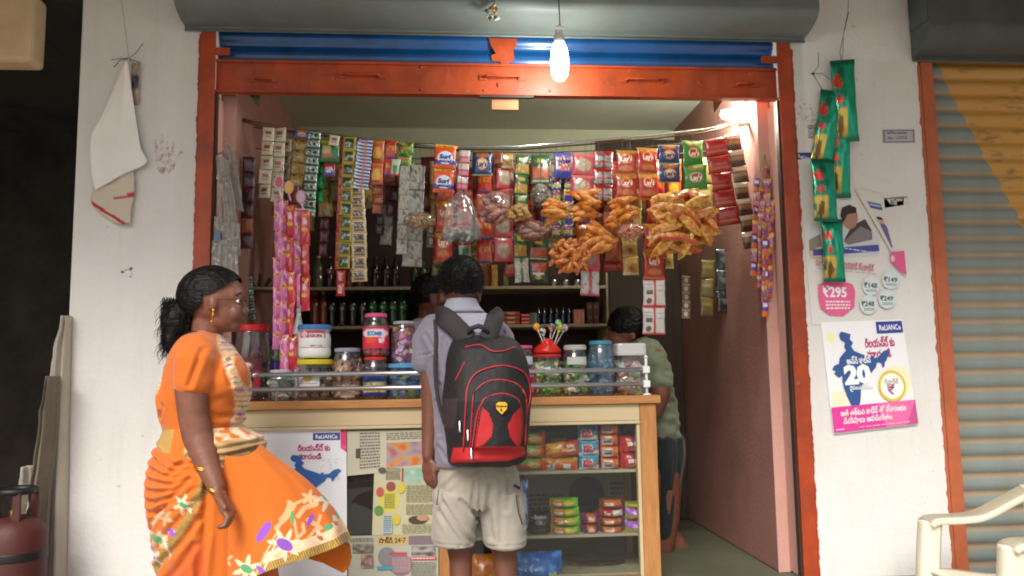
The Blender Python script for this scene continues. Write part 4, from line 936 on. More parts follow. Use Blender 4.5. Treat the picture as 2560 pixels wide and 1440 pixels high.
for i, u in enumerate((829, 855, 881, 906)):
    bottle(('first','second','third','fourth')[i] + ' dark cola bottle from the left on the lower back shelf', u, 811, 730, 24, YS+.09, *cola, 'lower shelf bottles', zb=ZS[1]+.001, tagc=('#12122a','#b4b8c4','#8a2430'))
for i, u in enumerate((931, 957, 982, 1006)):
    bottle(('first','second','third','fourth')[i] + ' green drink bottle from the left on the lower back shelf', u, 811, 726, 24, YS+.09, *grn, 'lower shelf bottles', zb=ZS[1]+.001, tagc=('#14522a','#3f8a52','#c8d4b0'))
for i, u in enumerate((938, 964, 988)):
    bottle(('first','second','third')[i] + ' dark cola bottle from the left on the upper back shelf', u, 715, 642, 22, YS+.09, *cola, 'upper shelf bottles', zb=ZS[0]+.001, tagc=('#1a1a20','#7a7a84','#2a2a30'))
for i, u in enumerate((1036, 1058, 1082)):
    bottle(('first','second','third')[i] + ' dark green bottle from the left on the upper back shelf', u, 715, 655, 20, YS+.09, *grn, 'upper shelf bottles', zb=ZS[0]+.001)
bottle('reddish cola bottle on the upper shelf behind the red sachet strip', 823, 715, 640, 22, YS+.09, '#240a08', '#a01c1c', 'upper shelf bottles', zb=ZS[0]+.001, tagc=('#8a1c1c','#d8c8c0','#8a1c1c'))
bottle('pale clear bottle on the upper shelf beside the pink strips', 795, 715, 640, 26, YS+.09, '#5a5a48', '#a0a08c', 'upper shelf bottles', zb=ZS[0]+.001)
for i, u in enumerate((872, 900)): bottle(('first','second')[i] + ' amber bottle behind the cream sachets on the upper shelf', u, 715, 650, 22, YS+.09, '#6a3410', '#8a5a2c', 'upper shelf bottles', zb=ZS[0]+.001)
def box_thing(name, label, u0, u1, v0, v1, y, col, cat, group=None, art=None, depth=.06, zb=None):
    a, b = W(u0, v1, y), W(u1, v0, y); z0 = a.z if zb is None else zb; h = b.z - a.z
    t = thing(name, ((a.x+b.x)/2, y + depth/2, z0), label, cat, group)
    MB().box((a.x,y,z0),(b.x,y+depth,z0+h),col=C(col)).build('carton', 'paper', t, color=True, bevel=.001)
    n = 10; U, V = np.meshgrid(np.linspace(0,1,n+1), np.linspace(0,1,n+1)); cc = colour(dict(base=col, shapes=art or (), crimp=None), U, V, u0).reshape(-1,3)
    mb = MB(); mb.v = [(a.x+(b.x-a.x)*(.03+.94*s), y-.0008, z0+h*(.97-.94*q)) for s, q in zip(U.ravel(), V.ravel())]; mb.c = [tuple(c) for c in cc]
    mb.f = [(j*(n+1)+i,(j+1)*(n+1)+i,(j+1)*(n+1)+i+1,j*(n+1)+i+1) for j in range(n) for i in range(n)]
    mb.build('front_print', 'print', t, color=True, fix=False)
GB = 'small boxes on the lower back shelf'
hh = (811 - 778) / 3
for i in range(3):
    z = ZS[1] + .0008 + i * (hh * mpp(YS) + .0008)
    box_thing('incense_box', ('bottom','middle','top')[i] + ' red and gold box of the stack behind the backpack strap', 1252, 1300, 811-hh, 811, YS+.03, '#8a3a1c', 'box', GB, [('r',.1,.2,.9,.45,'#b05a2c'),('r',.35,.3,.75,.7,'#c8a88a')], zb=z)
    box_thing('soap_box', ('bottom','middle','top')[i] + ' bright red soap box of the stack left of the teal box', 1303, 1325, 811-hh*.8, 811, YS+.03, '#a81c24', 'box', GB, [('r',.1,.3,.9,.5,'#d8a0a0')], zb=ZS[1] + .0008 + i * (hh*.8 * mpp(YS) + .0008))
box_thing('soap_box', 'single teal box beside the red soap boxes', 1326, 1342, 782, 811, YS+.03, '#3f6a64', 'box', GB, [('r',.8,0,1,1,'#8a8a5a')], zb=ZS[1]+.001)
for i, u in enumerate((1346, 1361, 1377, 1392, 1408, 1423)):
    bottle('%s small dark blue bottle of the row on the lower back shelf' % ('first','second','third','fourth','fifth','sixth')[i], u, 811, 768, 14, YS+.06, '#101c30', '#24364a', 'small blue bottles', zb=ZS[1]+.001, name='small_bottle')
for i, u in enumerate((1439, 1448, 1457)): box_thing('talc_tube', '%s slim pink box of the three on the back shelf' % ('left','middle','right')[i], u-4, u+4, 775, 811, YS+.03, '#b0685c', 'box', GB, [('r',.2,.2,.8,.9,'#c88a7a')], zb=ZS[1]+.001)
for i in range(4):
    k, l = i % 2, i // 2
    box_thing('tea_pack', '%s %s brown pack beside the shelf edge' % (('lower','upper')[l], ('left','right')[k]), 1468+16*k, 1482+16*k, 784, 811, YS+.03, '#4a2a20', 'pack', GB, [('r',.15,.3,.85,.5,'#7a4a3a')], zb=ZS[1]+.0008+l*(27*mpp(YS)+.0008))
for i, u in enumerate((1384, 1414, 1443)):
    p = W(u, 715, YS+.05); t = thing('steel_tin', (p.x, YS+.05, ZS[0]+.001), '%s small grey tin on the upper back shelf under the snacks' % ('left','middle','right')[i], 'tin', 'tins on the upper shelf')
    MB().lathe(t.location, [(.020,0),(.021,.004),(.0195,.012),(.021,.02),(.021,.034),(.019,.038),(.012,.04)], 20).build('can', 'steel', t, smooth=True)
box_thing('tall_carton', 'tall orange brown carton on the upper back shelf', 1207, 1228, 645, 715, YS+.05, '#8a4a1c', 'box', None, [('n',7,.2,'#b0702c')], zb=ZS[0]+.001)
box_thing('tall_carton', 'narrow gold carton on the upper back shelf', 1229, 1244, 660, 715, YS+.03, '#a8803a', 'box', None, [('n',7,.2,'#d8b060')], zb=ZS[0]+.001)
box_thing('tall_carton', 'slim green carton on the upper back shelf', 1258, 1270, 680, 715, YS+.03, '#4a5a2c', 'box', None, [('n',7,.2,'#7a8a4a')], zb=ZS[0]+.001)

# ------------------------------------------------------------------ rods and the goods hanging from them
YR = .22
rod = thing('hanging_rod', W(1240,366,YR), 'thin sagging pole across the shop front that carries the sachet strips', 'rod')
pl = [W(u, v, YR) for u, v in ((588,300),(640,309),(720,322),(860,343),(1040,361))]
pm = [W(u, v, YR-.004) for u, v in ((1030,359),(1130,366),(1300,366),(1480,352),(1640,338),(1760,324),(1893,304))]
pl[0].x = XWL + .004; pm[-1].x = XWR - .004
MB().tube(pl, [.010,.010,.009,.008,.006], 10).build('bamboo_pole', 'bamboo', rod, smooth=True)
MB().tube(pm, .0055, 10).build('steel_rod', 'steel', rod, smooth=True)
MB().tube([p + Vector((0, .02, -.009)) for p in pm[:6]] + [pm[-1] + Vector((0,.02,.004))], .004, 8).build('cord', 'bamboo', rod, smooth=True)
MB().limb([W(1850,312,YR), W(1893,303,YR)], [.012,.014], 10).build('cloth_tie', 'tarp', rod, smooth=True)
YW = .42
wl_ = thing('hanging_wire', W(1250,392,YW), 'second dark wire behind the pole with packets clipped along it', 'wire')
pw = [W(u, v, YW) for u, v in ((640,318),(900,352),(1150,378),(1350,382),(1560,374),(1760,352),(1850,338))]
pw[0].x = XWL + .002; pw[-1].x = XWR - .002
MB().tube(pw, .0025, 6).build('cable', 'wire', wl_, smooth=True)
def rod_at(u):
    P = [(588,300),(640,309),(720,322),(860,343),(1040,361),(1130,366),(1300,366),(1480,352),(1640,338),(1760,324),(1893,304)]
    for (a, b), (c, d) in zip(P, P[1:]):
        if a <= u <= c: return b + (d - b) * (u - a) / (c - a)
    return 330

S = 'sachet strips on the pole'
des('chilli', '#b4ac84', ('r',.10,.08,.90,.92,'#cfc8b4'),('r',.16,.12,.84,.88,'#bdb59c'),('e',.5,.42,.26,.16,'#8a3226'),('r',.25,.66,.75,.70,'#6a5a44'),('r',.25,.76,.75,.80,'#6a5a44'),('r',.2,.18,.8,.24,'#8a4a38'), crimp='#8f8a3c')
des('tan', '#b8983f', ('e',.5,.45,.35,.22,'#c0a04c'),('r',.15,.68,.85,.9,'#a89a80'),('n',8,.25,'#6a4a2c'), crimp='#8a7434')
des('blister', '#8f9a94', ('e',.3,.55,.14,.2,'#14181a'),('e',.68,.6,.14,.2,'#14181a'),('r',0,.0,1,.22,'#2f7a52'),('n',9,.22,'#c8d0cc',(0,.2,1,1)), m='foil')
des('green_card', '#1f6a34', ('r',.1,.06,.7,.2,'#b4a43a'),('e',.35,.5,.24,.22,'#b4a868'),('r',.12,.66,.62,.78,'#b04a3c'),('r',.72,.3,.9,.4,'#a8b468'))
des('red_blue', '#a8202c', ('e',.5,.55,.34,.3,'#c8c4cc'),('r',.1,.7,.9,.95,'#2c3a94'),('n',10,.2,'#2a2a5c',(.2,.3,.8,.7)))
des('shiny_green', '#1f9a54', ('n',6,.15,'#0f5a30'), m='foil')
des('red_thin', '#b4222a', ('n',6,.15,'#d85a4c'),('r',.3,.3,.7,.7,'#c83a34'), bulge=.1)
des('red_sachet', '#b81f30', ('r',.3,.2,.7,.8,'#d8c0b8'),('n',9,.2,'#8a1020'), crimp='#c84a54')
des('coffee', '#b0963c', ('r',.11,.09,.89,.91,'#0f3c22'),('n',7,.22,'#c0c8b8',(.2,.35,.8,.75)), crimp='#c4ac44')
des('dash', '#3f5aa4', ('r',0,.55,1,1,'#c8ccd4'),('p',[(0,.1),(.22,.5),(0,.9)],'#d8dce4'),('r',.5,.2,.62,.8,'#c8643c'),('r',.0,.0,1,.12,'#20306a'), bulge=.10)
des('cream_gold', '#d0bd94', ('r',.14,.15,.86,.85,'#6a5258'),('r',.2,.28,.8,.5,'#2a2024'),('r',.2,.6,.8,.72,'#a8a04a'),('n',12,.2,'#c8b8a8',(.18,.25,.82,.55)), crimp='#e4d4ac')
des('orange_y', '#c9581c', ('e',.5,.55,.34,.28,'#d8a42c'),('r',.1,.05,.9,.16,'#d88a3c'),('r',.25,.8,.75,.86,'#5a2a14'),('r',0,.92,1,1,'#5a4a8a'))
des('red_o', '#c03a20', ('r',.15,.3,.85,.5,'#d8803a'),('n',8,.25,'#8a1c14'),('r',.1,.88,.9,1,'#34489a'))
des('whitegreen', '#c8d0c4', ('e',.5,.6,.3,.25,'#3f8a44'),('r',0,.9,1,1,'#b82c2c'))
des('green_y', '#4a8a2c', ('r',.1,.05,.9,.25,'#2c5a20'),('r',.15,.35,.85,.6,'#b8542c'),('n',7,.25,'#a8b44a'))
des('greyback', '#98948a', ('n',5,.35,'#5a564c'),('n',11,.42,'#b0aca0'),('e',.5,.3,.1,.06,'#3a3632'), bulge=.06)
des('brown_strip', '#8a4a2c', ('r',.1,.2,.9,.5,'#8a4a34'),('n',7,.25,'#a85a3c'))
des('maroon', '#5a1c22', ('r',.1,.4,.9,.55,'#6a2a30'),('n',9,.3,'#8a4a50',(.1,.35,.9,.65)))
des('plum', '#3a141f', ('n',5,.25,'#5a2a34'))
des('surf', '#d24a12', ('r',0,.0,1,.13,'#c8902c'),('r',.06,.02,.94,.12,'#d8a84a'),('r',0,.66,1,.86,'#1f2f84'),('e',.5,.56,.36,.27,'#d8dce0'),('e',.5,.57,.30,.22,'#c8d0e0'), text=[('Surf',.5,.52,.52,.17,'#1c2a80',.05,0),('excel',.5,.70,.56,.12,'#1c2a80',.05,0),('₹1 Rs only',.5,.075,.66,.06,'#3a2410',.02,0)], bulge=.12)
des('pinkwhite', '#c4b4b0', ('r',0,.5,1,1,'#b04a64'),('r',.2,.6,.8,.85,'#c87a88'), bulge=.08)
des('lays_blue', '#17336c', ('e',.5,.52,.30,.24,'#c98a3c'),('e',.5,.52,.26,.19,'#d8b890'),('e',.5,.16,.36,.12,'#a8623a'),('r',0,.85,1,1,'#0f244c'), crimp='#8a9060', text=[("Lay's",.5,.54,.46,.20,'#18306a',.04,.06)])
des('lays_red', '#a82018', ('e',.5,.34,.30,.20,'#d8a85a'),('e',.5,.34,.25,.15,'#c83a24'),('e',.5,.74,.34,.12,'#b86a34'),('p',[(0,.0),(1,.0),(1,.12),(0,.2)],'#b87a2c'), crimp='#b07a34', text=[("Lay's",.5,.36,.48,.18,'#f0e4d8',.04,.06)])
des('lays_green', '#2f7a20', ('e',.5,.50,.30,.20,'#c8a880'),('e',.5,.50,.25,.15,'#8a2c24'),('e',.5,.14,.38,.10,'#8a7a3c'), crimp='#3f8a2c', text=[("Lay's",.5,.52,.46,.18,'#e8dccc',.04,.06)])
des('red_brown', '#9a1c18', ('e',.5,.45,.32,.2,'#7a3a24'),('n',6,.3,'#c04030'),('r',.1,.75,.9,.82,'#b85a3a'))
des('kurk', '#1f4f2c', ('e',.5,.22,.28,.10,'#b8982c'),('r',.05,.5,.95,.92,'#a8843c'),('n',8,.3,'#d8b468',(.05,.5,.95,.92)),('e',.3,.42,.05,.03,'#e8e0b0'), crimp='#28603a')
des('kurk2', '#1c4a2a', ('p',[(.05,.45),(.95,.40),(.9,.85),(.1,.85)],'#b0502c'),('e',.5,.2,.2,.10,'#b8982c'),('r',.1,.86,.9,.93,'#c8c0a8'), crimp='#28603a')
des('kurk3', '#14351f', ('p',[(.1,.1),(.95,.05),(.85,.5),(.15,.5)],'#b44a30'),('e',.5,.58,.34,.08,'#d0ccc0'),('e',.5,.75,.2,.06,'#c09030'))
des('kurk_back', '#b0b4a8', ('r',.38,.0,.62,1,'#245a34'),('e',.5,.3,.2,.1,'#b8983c'),('n',10,.25,'#7a7e74'))
des('wheel', '#5a5aa8', ('e',.5,.45,.45,.3,'#b85a4c'),('n',9,.1,'#d8d0d4',(.1,.15,.9,.65)),('r',0,.75,1,1,'#2a2f84'), text=[('Wheel',.5,.35,.7,.2,'#20246a',.05,.2)])
des('mixed', '#3a3f94', ('r',.15,.05,.85,.4,'#a83034'),('r',.1,.45,.9,.75,'#b8a83a'),('n',8,.3,'#d8d4d0'))
des('mixed2', '#c0b83a', ('r',.1,.5,.9,.95,'#3a3a90'),('r',.2,.1,.8,.35,'#b03034'))
des('pink_round', '#b84a50', ('e',.5,.55,.36,.3,'#a89078'),('n',9,.25,'#c4b49a',(.2,.3,.8,.8)),('r',0,.0,1,.12,'#c86a68'))
des('redsilver', '#a8a8a4', ('r',.42,.0,.58,1,'#a82024'),('r',0,.0,1,.25,'#a8241c'),('r',0,.62,1,.68,'#a82024'),('n',7,.3,'#7a7a78'), m='foil')
des('lays_back', '#c4c2be', ('r',.47,.0,.58,1,'#a81f26'),('r',0,.0,1,.06,'#a81f26'),('r',.1,.2,.42,.24,'#8a8886'),('r',.1,.3,.4,.34,'#8a8886'),('r',.12,.4,.42,.55,'#4a4644'),('r',.64,.25,.92,.28,'#9a9896'),('r',.64,.4,.9,.43,'#9a9896'),('e',.25,.8,.14,.1,'#6a4a2c'), crimp='#b8303a')
des('pink_back', '#b8b4b0', ('r',.42,.0,.58,1,'#b82c40'),('r',0,.0,1,.16,'#b83a44'),('r',0,.9,1,1,'#b84a5a'),('n',9,.3,'#8a8684',(0,.2,1,.9)))
des('yellow_tan', '#a8823a', ('r',.1,.1,.9,.35,'#c0a45a'),('e',.5,.65,.14,.1,'#7a4a24'),('r',.05,.9,.95,1,'#c8b890'))
des('glossy_red', '#8f1c14', ('r',0,.42,1,.5,'#a82a1c'),('n',5,.3,'#7a1410'),('r',.1,.7,.9,.76,'#b85a3a'))
des('cream_brown', '#6a4a34', ('r',0,.0,1,.3,'#b8a894'),('r',.1,.34,.9,.6,'#8a6a4c'),('r',.1,.66,.9,.95,'#4a3020'))
des('gems', '#b84a1c', ('r',0,.0,1,.3,'#c8ac24'),('r',.1,.4,.9,.7,'#4a2474'),('n',9,.2,'#c8322c'),('n',12,.35,'#5aa0c8'), text=None, bulge=.2)
des('gems2', '#5a2a7c', ('r',0,.6,1,1,'#c8642c'),('r',.2,.15,.8,.4,'#c8c0d0'), bulge=.2, text=[('GEMS',.5,.28,.6,.12,'#e8e4ee',.04,0)])
des('olive', '#6a6034', ('n',6,.2,'#6a6038'),('r',.2,.3,.8,.45,'#8a7c44'))
des('dark_pk', '#20262a', ('n',6,.2,'#4a5454'),('e',.5,.5,.2,.14,'#5a6464'))
des('purple_pk', '#5a1f54', ('r',.15,.4,.85,.6,'#b08aa8'),('r',.1,.75,.9,.85,'#8a3a3a'))
des('maroon_pk', '#6a1a24', ('r',.15,.35,.85,.65,'#a87a78'))
des('tictac', '#b0a890', ('r',.1,.1,.9,.9,'#5a5448'),('e',.5,.5,.3,.3,'#c8c0a8'))
des('vivel', '#1f8a6c', ('r',.0,.62,.55,1.0,'#b8a048'),('e',.22,.28,.18,.08,'#c0342a'),('e',.25,.5,.14,.05,'#c0342a'),('n',7,.3,'#17705a'),('r',.55,.05,1,.95,'#23a07c'),('e',.25,.82,.12,.12,'#6a4a2c'), crimp='#146a50', m='foil', bulge=.42)
des('chupa_pink', '#c86a9c', ('e',.45,.08,.34,.055,'#d8b42c'),('e',.45,.08,.20,.03,'#b04a2c'),('e',.4,.55,.34,.055,'#d8b42c'),('e',.4,.55,.2,.03,'#b04a2c'),('n',5,.32,'#e0a8c4'),('p',[(.25,.28),(.5,.22),(.75,.34),(.6,.44),(.3,.4)],'#a04a8a'), bulge=.5)
des('chupa_red', '#b81f30', ('e',.5,.09,.36,.055,'#d8b42c'),('e',.5,.09,.2,.03,'#b04a2c'),('e',.45,.56,.34,.055,'#d8b42c'),('n',5,.34,'#d86a74'),('p',[(.25,.28),(.5,.22),(.75,.34),(.6,.44),(.3,.4)],'#d8b8bc'), bulge=.5)

def ST(label, top, bot, w, n, dn, y=YR-.012, **k):
    k.setdefault('group', S)
    if 'hang' not in k and y < .3 and abs(top[1] - rod_at(top[0])) > 4: k['hang'] = (top[0], rod_at(top[0]))
    return strip(k.pop('name', 'sachet_strip'), label, top, bot, w, n, dn, y, **k)
ST('leftmost pale strip of chilli picture sachets on the pole', (672,318),(660,496),32,5,'chilli')
ST('second pale strip of chilli picture sachets from the left wall', (700,318),(690,506),34,5,'chilli', y=.215)
ST('tan spice sachets between the pale chilli strips and silver green strip', (752,346),(738,466),36,4,'tan', y=.24)
ST('short strip of pale chilli sachets above the pink sweet strips', (716,346),(708,450),30,3,'chilli', y=.30)
ST('single dark blue packet hung near the left end of the pole', (756,326),(754,347),44,1,'lays_blue', y=.2, name='hung_packet', cat='packet', part='wrapper')
ST('silver and green blister strip with dark dots, left of the green card', (786,326),(770,540),37,10,'blister')
ST('green spice pack with a yellow band hanging beside the silver strip', (826,348),(822,406),56,1,'green_card', name='hung_packet', cat='packet', part='wrapper')
ST('small white and red sachet over the green spice pack', (838,338),(834,364),28,1,'chilli', y=.19, name='hung_packet', cat='packet', part='wrapper')
ST('small red and blue detergent sachet under the green spice pack', (824,408),(821,441),30,1,'red_blue', y=.21, name='hung_packet', cat='packet', part='wrapper')
ST('narrow shiny green strip behind the silver blister strip', (806,400),(796,506),22,3,'shiny_green', y=.26)
ST('long thin red strip along the left edge of the green coffee sachets', (856,348),(843,674),14,14,'red_thin', y=.225)
ST('pair of red sachets dangling below the thin red strip', (852,676),(851,740),23,2,'red_sachet', y=.2, hang=(848,640))
ST('long strip of dark green sachets with gold borders', (874,343),(859,672),33,10,'coffee', y=.195)
ST('blue and white striped strip of thin sachets beside the green ones', (914,347),(902,472),40,15,'dash', y=.19)
ST('cream gold strip of sachets below the blue striped strip', (893,462),(899,704),40,8,'cream_gold', y=.20, hang=(905,350))
ST('orange and yellow sachets right of the blue striped strip', (944,352),(940,462),36,2,'orange_y')
ST('brown strip hanging below the orange and yellow sachets', (945,462),(943,534),28,3,'brown_strip', y=.24, hang=(945,350))
ST('red and orange sachets left of the green packets', (977,352),(975,440),31,2,'red_o')
ST('small white and green sachet overlapping the red sachets', (990,398),(986,440),25,1,'whitegreen', y=.19, name='hung_packet', cat='packet', part='wrapper')
ST('green and yellow packets near the start of the steel rod', (1014,357),(1010,414),42,2,'green_y')
ST('narrow grey see-through strip left of the wide grey strip', (1012,414),(1004,636),28,6,'greyback', y=.18)
ST('wide grey see-through strip with the nut bag in front', (1040,412),(1030,666),50,4,'greyback', y=.24)
ST('short grey strip in the shadow left of the grey pair', (970,512),(964,612),32,2,'greyback', y=.45, hang=(970,356))
ST('dark blue strip with a beaded edge behind the brown strip', (950,536),(947,586),20,2,'dark_pk', y=.42, hang=(950,356))
ST('dark maroon packets hanging behind the wide grey strip', (1074,392),(1078,590),48,3,'maroon', y=.44)
ST('small red packet between the grey strips', (982,462),(980,540),34,2,'plum', y=.42)
ST('two orange and blue detergent sachets with a white round logo', (1116,362),(1109,482),58,2,'surf', y=.195, res=(26,30), twist=4)
ST('pink and white striped strip right of the orange detergent sachets', (1162,376),(1156,474),30,3,'pinkwhite', y=.2)
ST('blue chips packet with a yellow round logo, left of centre', (1206,378),(1204,440),54,1,'lays_blue', y=.26, name='hung_packet', cat='chips packet', part='wrapper', res=(20,24))
ST('brown red strip left of the red noodle strips', (1222,440),(1224,640),34,5,'red_brown', y=.44, hang=(1222,380))
ST('left red strip in the middle of the display', (1246,392),(1240,640),36,6,'red_brown', y=.36)
ST('right red strip in the middle of the display', (1281,412),(1277,690),36,7,'red_brown', y=.38, hang=(1281,381))
ST('thin brown strip above the blue chips packet', (1246,380),(1246,410),26,1,'brown_strip', y=.30)
ST('yellow green sachet beside the red strips', (1268,384),(1268,420),34,1,'yellow_tan', y=.32)
ST('dark green packets with tan bands in the centre of the display', (1306,388),(1303,536),38,3,'kurk', y=.26, res=(14,18))
ST('dark green and orange packet at the centre top', (1352,388),(1350,460),52,1,'kurk2', y=.27, name='hung_packet', cat='chips packet', part='wrapper', res=(18,20))
ST('dark green and white packet below the brown snack bag', (1300,584),(1304,706),38,2,['kurk','kurk_back'], y=.30, hang=(1302,366), res=(14,18))
ST('dark green packet with a red panel above the tins', (1348,596),(1346,708),52,2,['kurk2','kurk3'], y=.30, hang=(1350,364), res=(18,20))
ST('purple and white washing powder packet right of centre', (1408,382),(1404,446),52,1,'wheel', y=.28, name='hung_packet', cat='packet', part='wrapper', res=(18,20))
ST('left strip of blue yellow red mini sachets under the purple packet', (1391,446),(1391,592),25,5,'mixed', y=.30, hang=(1391,362))
ST('right strip of yellow and blue mini sachets under the purple packet', (1421,446),(1421,590),25,5,['mixed','mixed2'], y=.30, hang=(1421,360))
ST('pink packets with a beige circle', (1461,384),(1455,492),60,2,'pink_round', y=.27, res=(16,18))
ST('red and silver packets left of the red chips', (1507,378),(1507,502),54,3,'redsilver', y=.27)
ST('left pair of red chips packets', (1568,376),(1566,498),56,2,'lays_red', y=.25, res=(20,24))
ST('right pair of red chips packets', (1619,370),(1620,500),58,2,'lays_red', y=.24, res=(20,24))
ST('pair of blue chips packets left of the green ones', (1670,362),(1676,456),58,2,'lays_blue', y=.22, res=(20,24))
ST('pair of green chips packets', (1732,352),(1742,474),62,2,'lays_green', y=.22, res=(20,24))
ST('dark glossy red strip in front of the lit wall', (1788,346),(1822,562),62,5,'glossy_red', y=.205, hang=(1786,321))
ST('cream and brown strip nearest the lit wall', (1832,336),(1880,620),44,7,'cream_brown', y=.21, hang=(1830,315))
ST('red chips packets and white backs hanging low above the girl', (1632,560),(1637,836),58,4,['lays_red','lays_red','lays_back','lays_back'], y=.20, hang=(1632,338), res=(20,24))
ST('pink and white packet back hanging above the back shelf', (1476,600),(1476,740),52,2,['pink_round','pink_back'], y=.30, hang=(1478,352), res=(16,18))
ST('yellow tan packets under the orange snack bags', (1574,596),(1578,688),42,2,'yellow_tan', y=.30, hang=(1574,344))
ST('brick red packet behind the yellow tan packets', (1530,560),(1530,680),50,2,'glossy_red', y=.48, hang=(1530,376))
ST('small yellow packet right of the low red chips', (1672,630),(1673,672),22,1,'yellow_tan', y=.4, hang=(1672,362))
for i, (u, v0, u1, v1, w, n, d, yy) in enumerate(((1893,446,1882,690,18,7,['gems2','gems'],.165),(1905,470,1900,720,19,8,'gems',.16),(1919,410,1912,740,20,9,'gems',.155),(1912,560,1912,792,18,6,['gems','gems2'],.15),(1930,500,1924,745,16,6,'gems',.15))):
    ST(('first','second','third','fourth','fifth')[i] + ' of the orange and purple sweet strips from the left on the right jamb', (u,v0),(u1,v1),w,n,d,yy-.06, hang=(1912,386), group='sweet strips on the right jamb', cat='sweet strip', name='sweet_strip', twist=30)
for i, (u, v0, u1, v1, w, n, d, lb) in enumerate(((1716,690,1714,796,22,5,'tictac','narrow strip of silver mints low on the right'),(1770,650,1766,790,38,3,'olive','olive brown packets low on the right'),(1808,622,1812,780,44,3,'dark_pk','dark blue black packets low on the right'),(1848,640,1842,770,46,2,'purple_pk','purple packets low beside the right wall'),(1834,560,1838,640,30,2,'olive','small olive packets above the purple packets'),(1842,645,1850,700,40,1,'maroon_pk','maroon packet with a pale panel beside the right wall'))):
    ST(lb, (u,v0),(u1,v1),w,n,d,.62 if i != 5 else .55, hang=W(u, 342, .62 if i != 5 else .55), group='packets low on the right')
ST('dark plum strip on the left wall by the jamb', (623,392),(615,622),32,6,['plum','plum','plum','plum','brown_strip','plum'], y=.20, hang=(623,306))
ST('brown packets behind the silver strip on the left', (830,440),(832,530),50,2,'brown_strip', y=.5, hang=(830,343))
ST('dim row of packets at the left side of the dark middle', (812,540),(806,640),24,3,'maroon', y=.45, hang=(812,340))
ST('brown gold packets above the boys head on the right', (1190,610),(1190,700),36,3,'tan', y=.5, hang=(1190,380))
ST('dim olive strip behind the clear bag', (1098,590),(1096,690),34,4,'olive', y=.5, hang=(1098,375))
ST('red packet above the boys head', (1160,596),(1164,662),34,1,'whitegreen', y=.48, hang=(1160,378))
ST('small silver sachets beside the nut bag', (1078,560),(1076,618),22,2,'tictac', y=.40, hang=(1078,364))
# row of small sachets clipped to the wire
for i, (u, d) in enumerate(((1300,'green_y'),(1335,'pink_round'),(1362,'pink_round'),(1388,'green_y'),(1430,'red_sachet'),(1470,'green_y'),(1525,'red_o'),(1545,'pink_back'))):
    pass

# back row: dim packets that close the gaps between the front strips
YK2 = .46
w3 = thing('hanging_wire', W(1250,400,YK2), 'third thin wire deep in the shop behind all the front strips', 'wire')
pz = [W(u, v, YK2) for u, v in ((660,372),(900,392),(1250,404),(1600,392),(1800,372))]; pz[0].x = XWL + .002; pz[-1].x = XWR - .002
MB().tube(pz, .0025, 6).build('cable', 'wire', w3, smooth=True)
ORD_ = ['first','second','third','fourth','fifth','sixth','seventh','eighth','ninth','tenth','eleventh','twelfth','thirteenth','fourteenth','fifteenth','sixteenth','seventeenth','eighteenth','nineteenth','twentieth','twenty-first','twenty-second','twenty-third','twenty-fourth','twenty-fifth','twenty-sixth','twenty-seventh','twenty-eighth','twenty-ninth','thirtieth','thirty-first','thirty-second','thirty-third','thirty-fourth']
BKD = [('tan','tan'),('brown_strip','brown'),('maroon','maroon'),('olive','olive'),('red_brown','red'),('kurk','green'),('orange_y','orange'),('glossy_red','dark red'),('yellow_tan','ochre'),('red_o','orange red'),('kurk2','green and orange'),('mixed','blue and yellow'),('pink_round','pink'),('green_y','leaf green')]
qb = random.Random(31); uq = 700; kq = 0
while uq < 1800:
    wq = qb.uniform(34, 50); vt = 384 + 20 * math.sin((uq - 660) / 1140 * math.pi) + qb.uniform(0, 8)
    low = 500 + qb.uniform(0, 100) if uq < 1090 else 560 + qb.uniform(-30, 70) if uq < 1560 else 520 + qb.uniform(0, 90)
    d_, cn = BKD[(qb.randrange(4) if uq < 1090 else qb.randrange(len(BKD)))]
    strip('sachet_strip', '%s strip from the left in the dim back row, %s packets' % (ORD_[kq], cn), (uq, vt), (uq + qb.uniform(-5, 5), low), wq, max(2, int((low - vt) / qb.uniform(38, 60))), d_, YK2 - qb.uniform(.005, .05), 'sachet strip', 'back row of sachet strips', twist=12, res=(8, 10))
    uq += wq * qb.uniform(.86, 1.05); kq += 1
# middle row between the rods, right of centre
MRD = [('red_brown','red'),('glossy_red','dark red'),('orange_y','orange'),('lays_red','red chips'),('pink_round','pink'),('kurk','green'),('yellow_tan','ochre'),('red_o','orange red'),('lays_blue','blue chips'),('brown_strip','brown')]
uq = 1112; kq = 0
while uq < 1660:
    wq = qb.uniform(44, 58); d_, cn = MRD[(kq * 7 + 3) % 10]; vt = 398 + qb.uniform(0, 40); low = 590 + qb.uniform(-20, 70)
    strip('sachet_strip', '%s strip from the left in the middle row behind the snack bags, %s packets' % (ORD_[kq], cn), (uq, vt), (uq + qb.uniform(-8, 8), low), wq, 3 if 'chips' in cn or wq > 52 else 4, d_, .37 - qb.uniform(0, .03), 'sachet strip', 'middle row of sachet strips', twist=22, res=(12, 14), hang=W(uq, 380, .40))
    uq += wq * qb.uniform(.9, 1.15); kq += 1
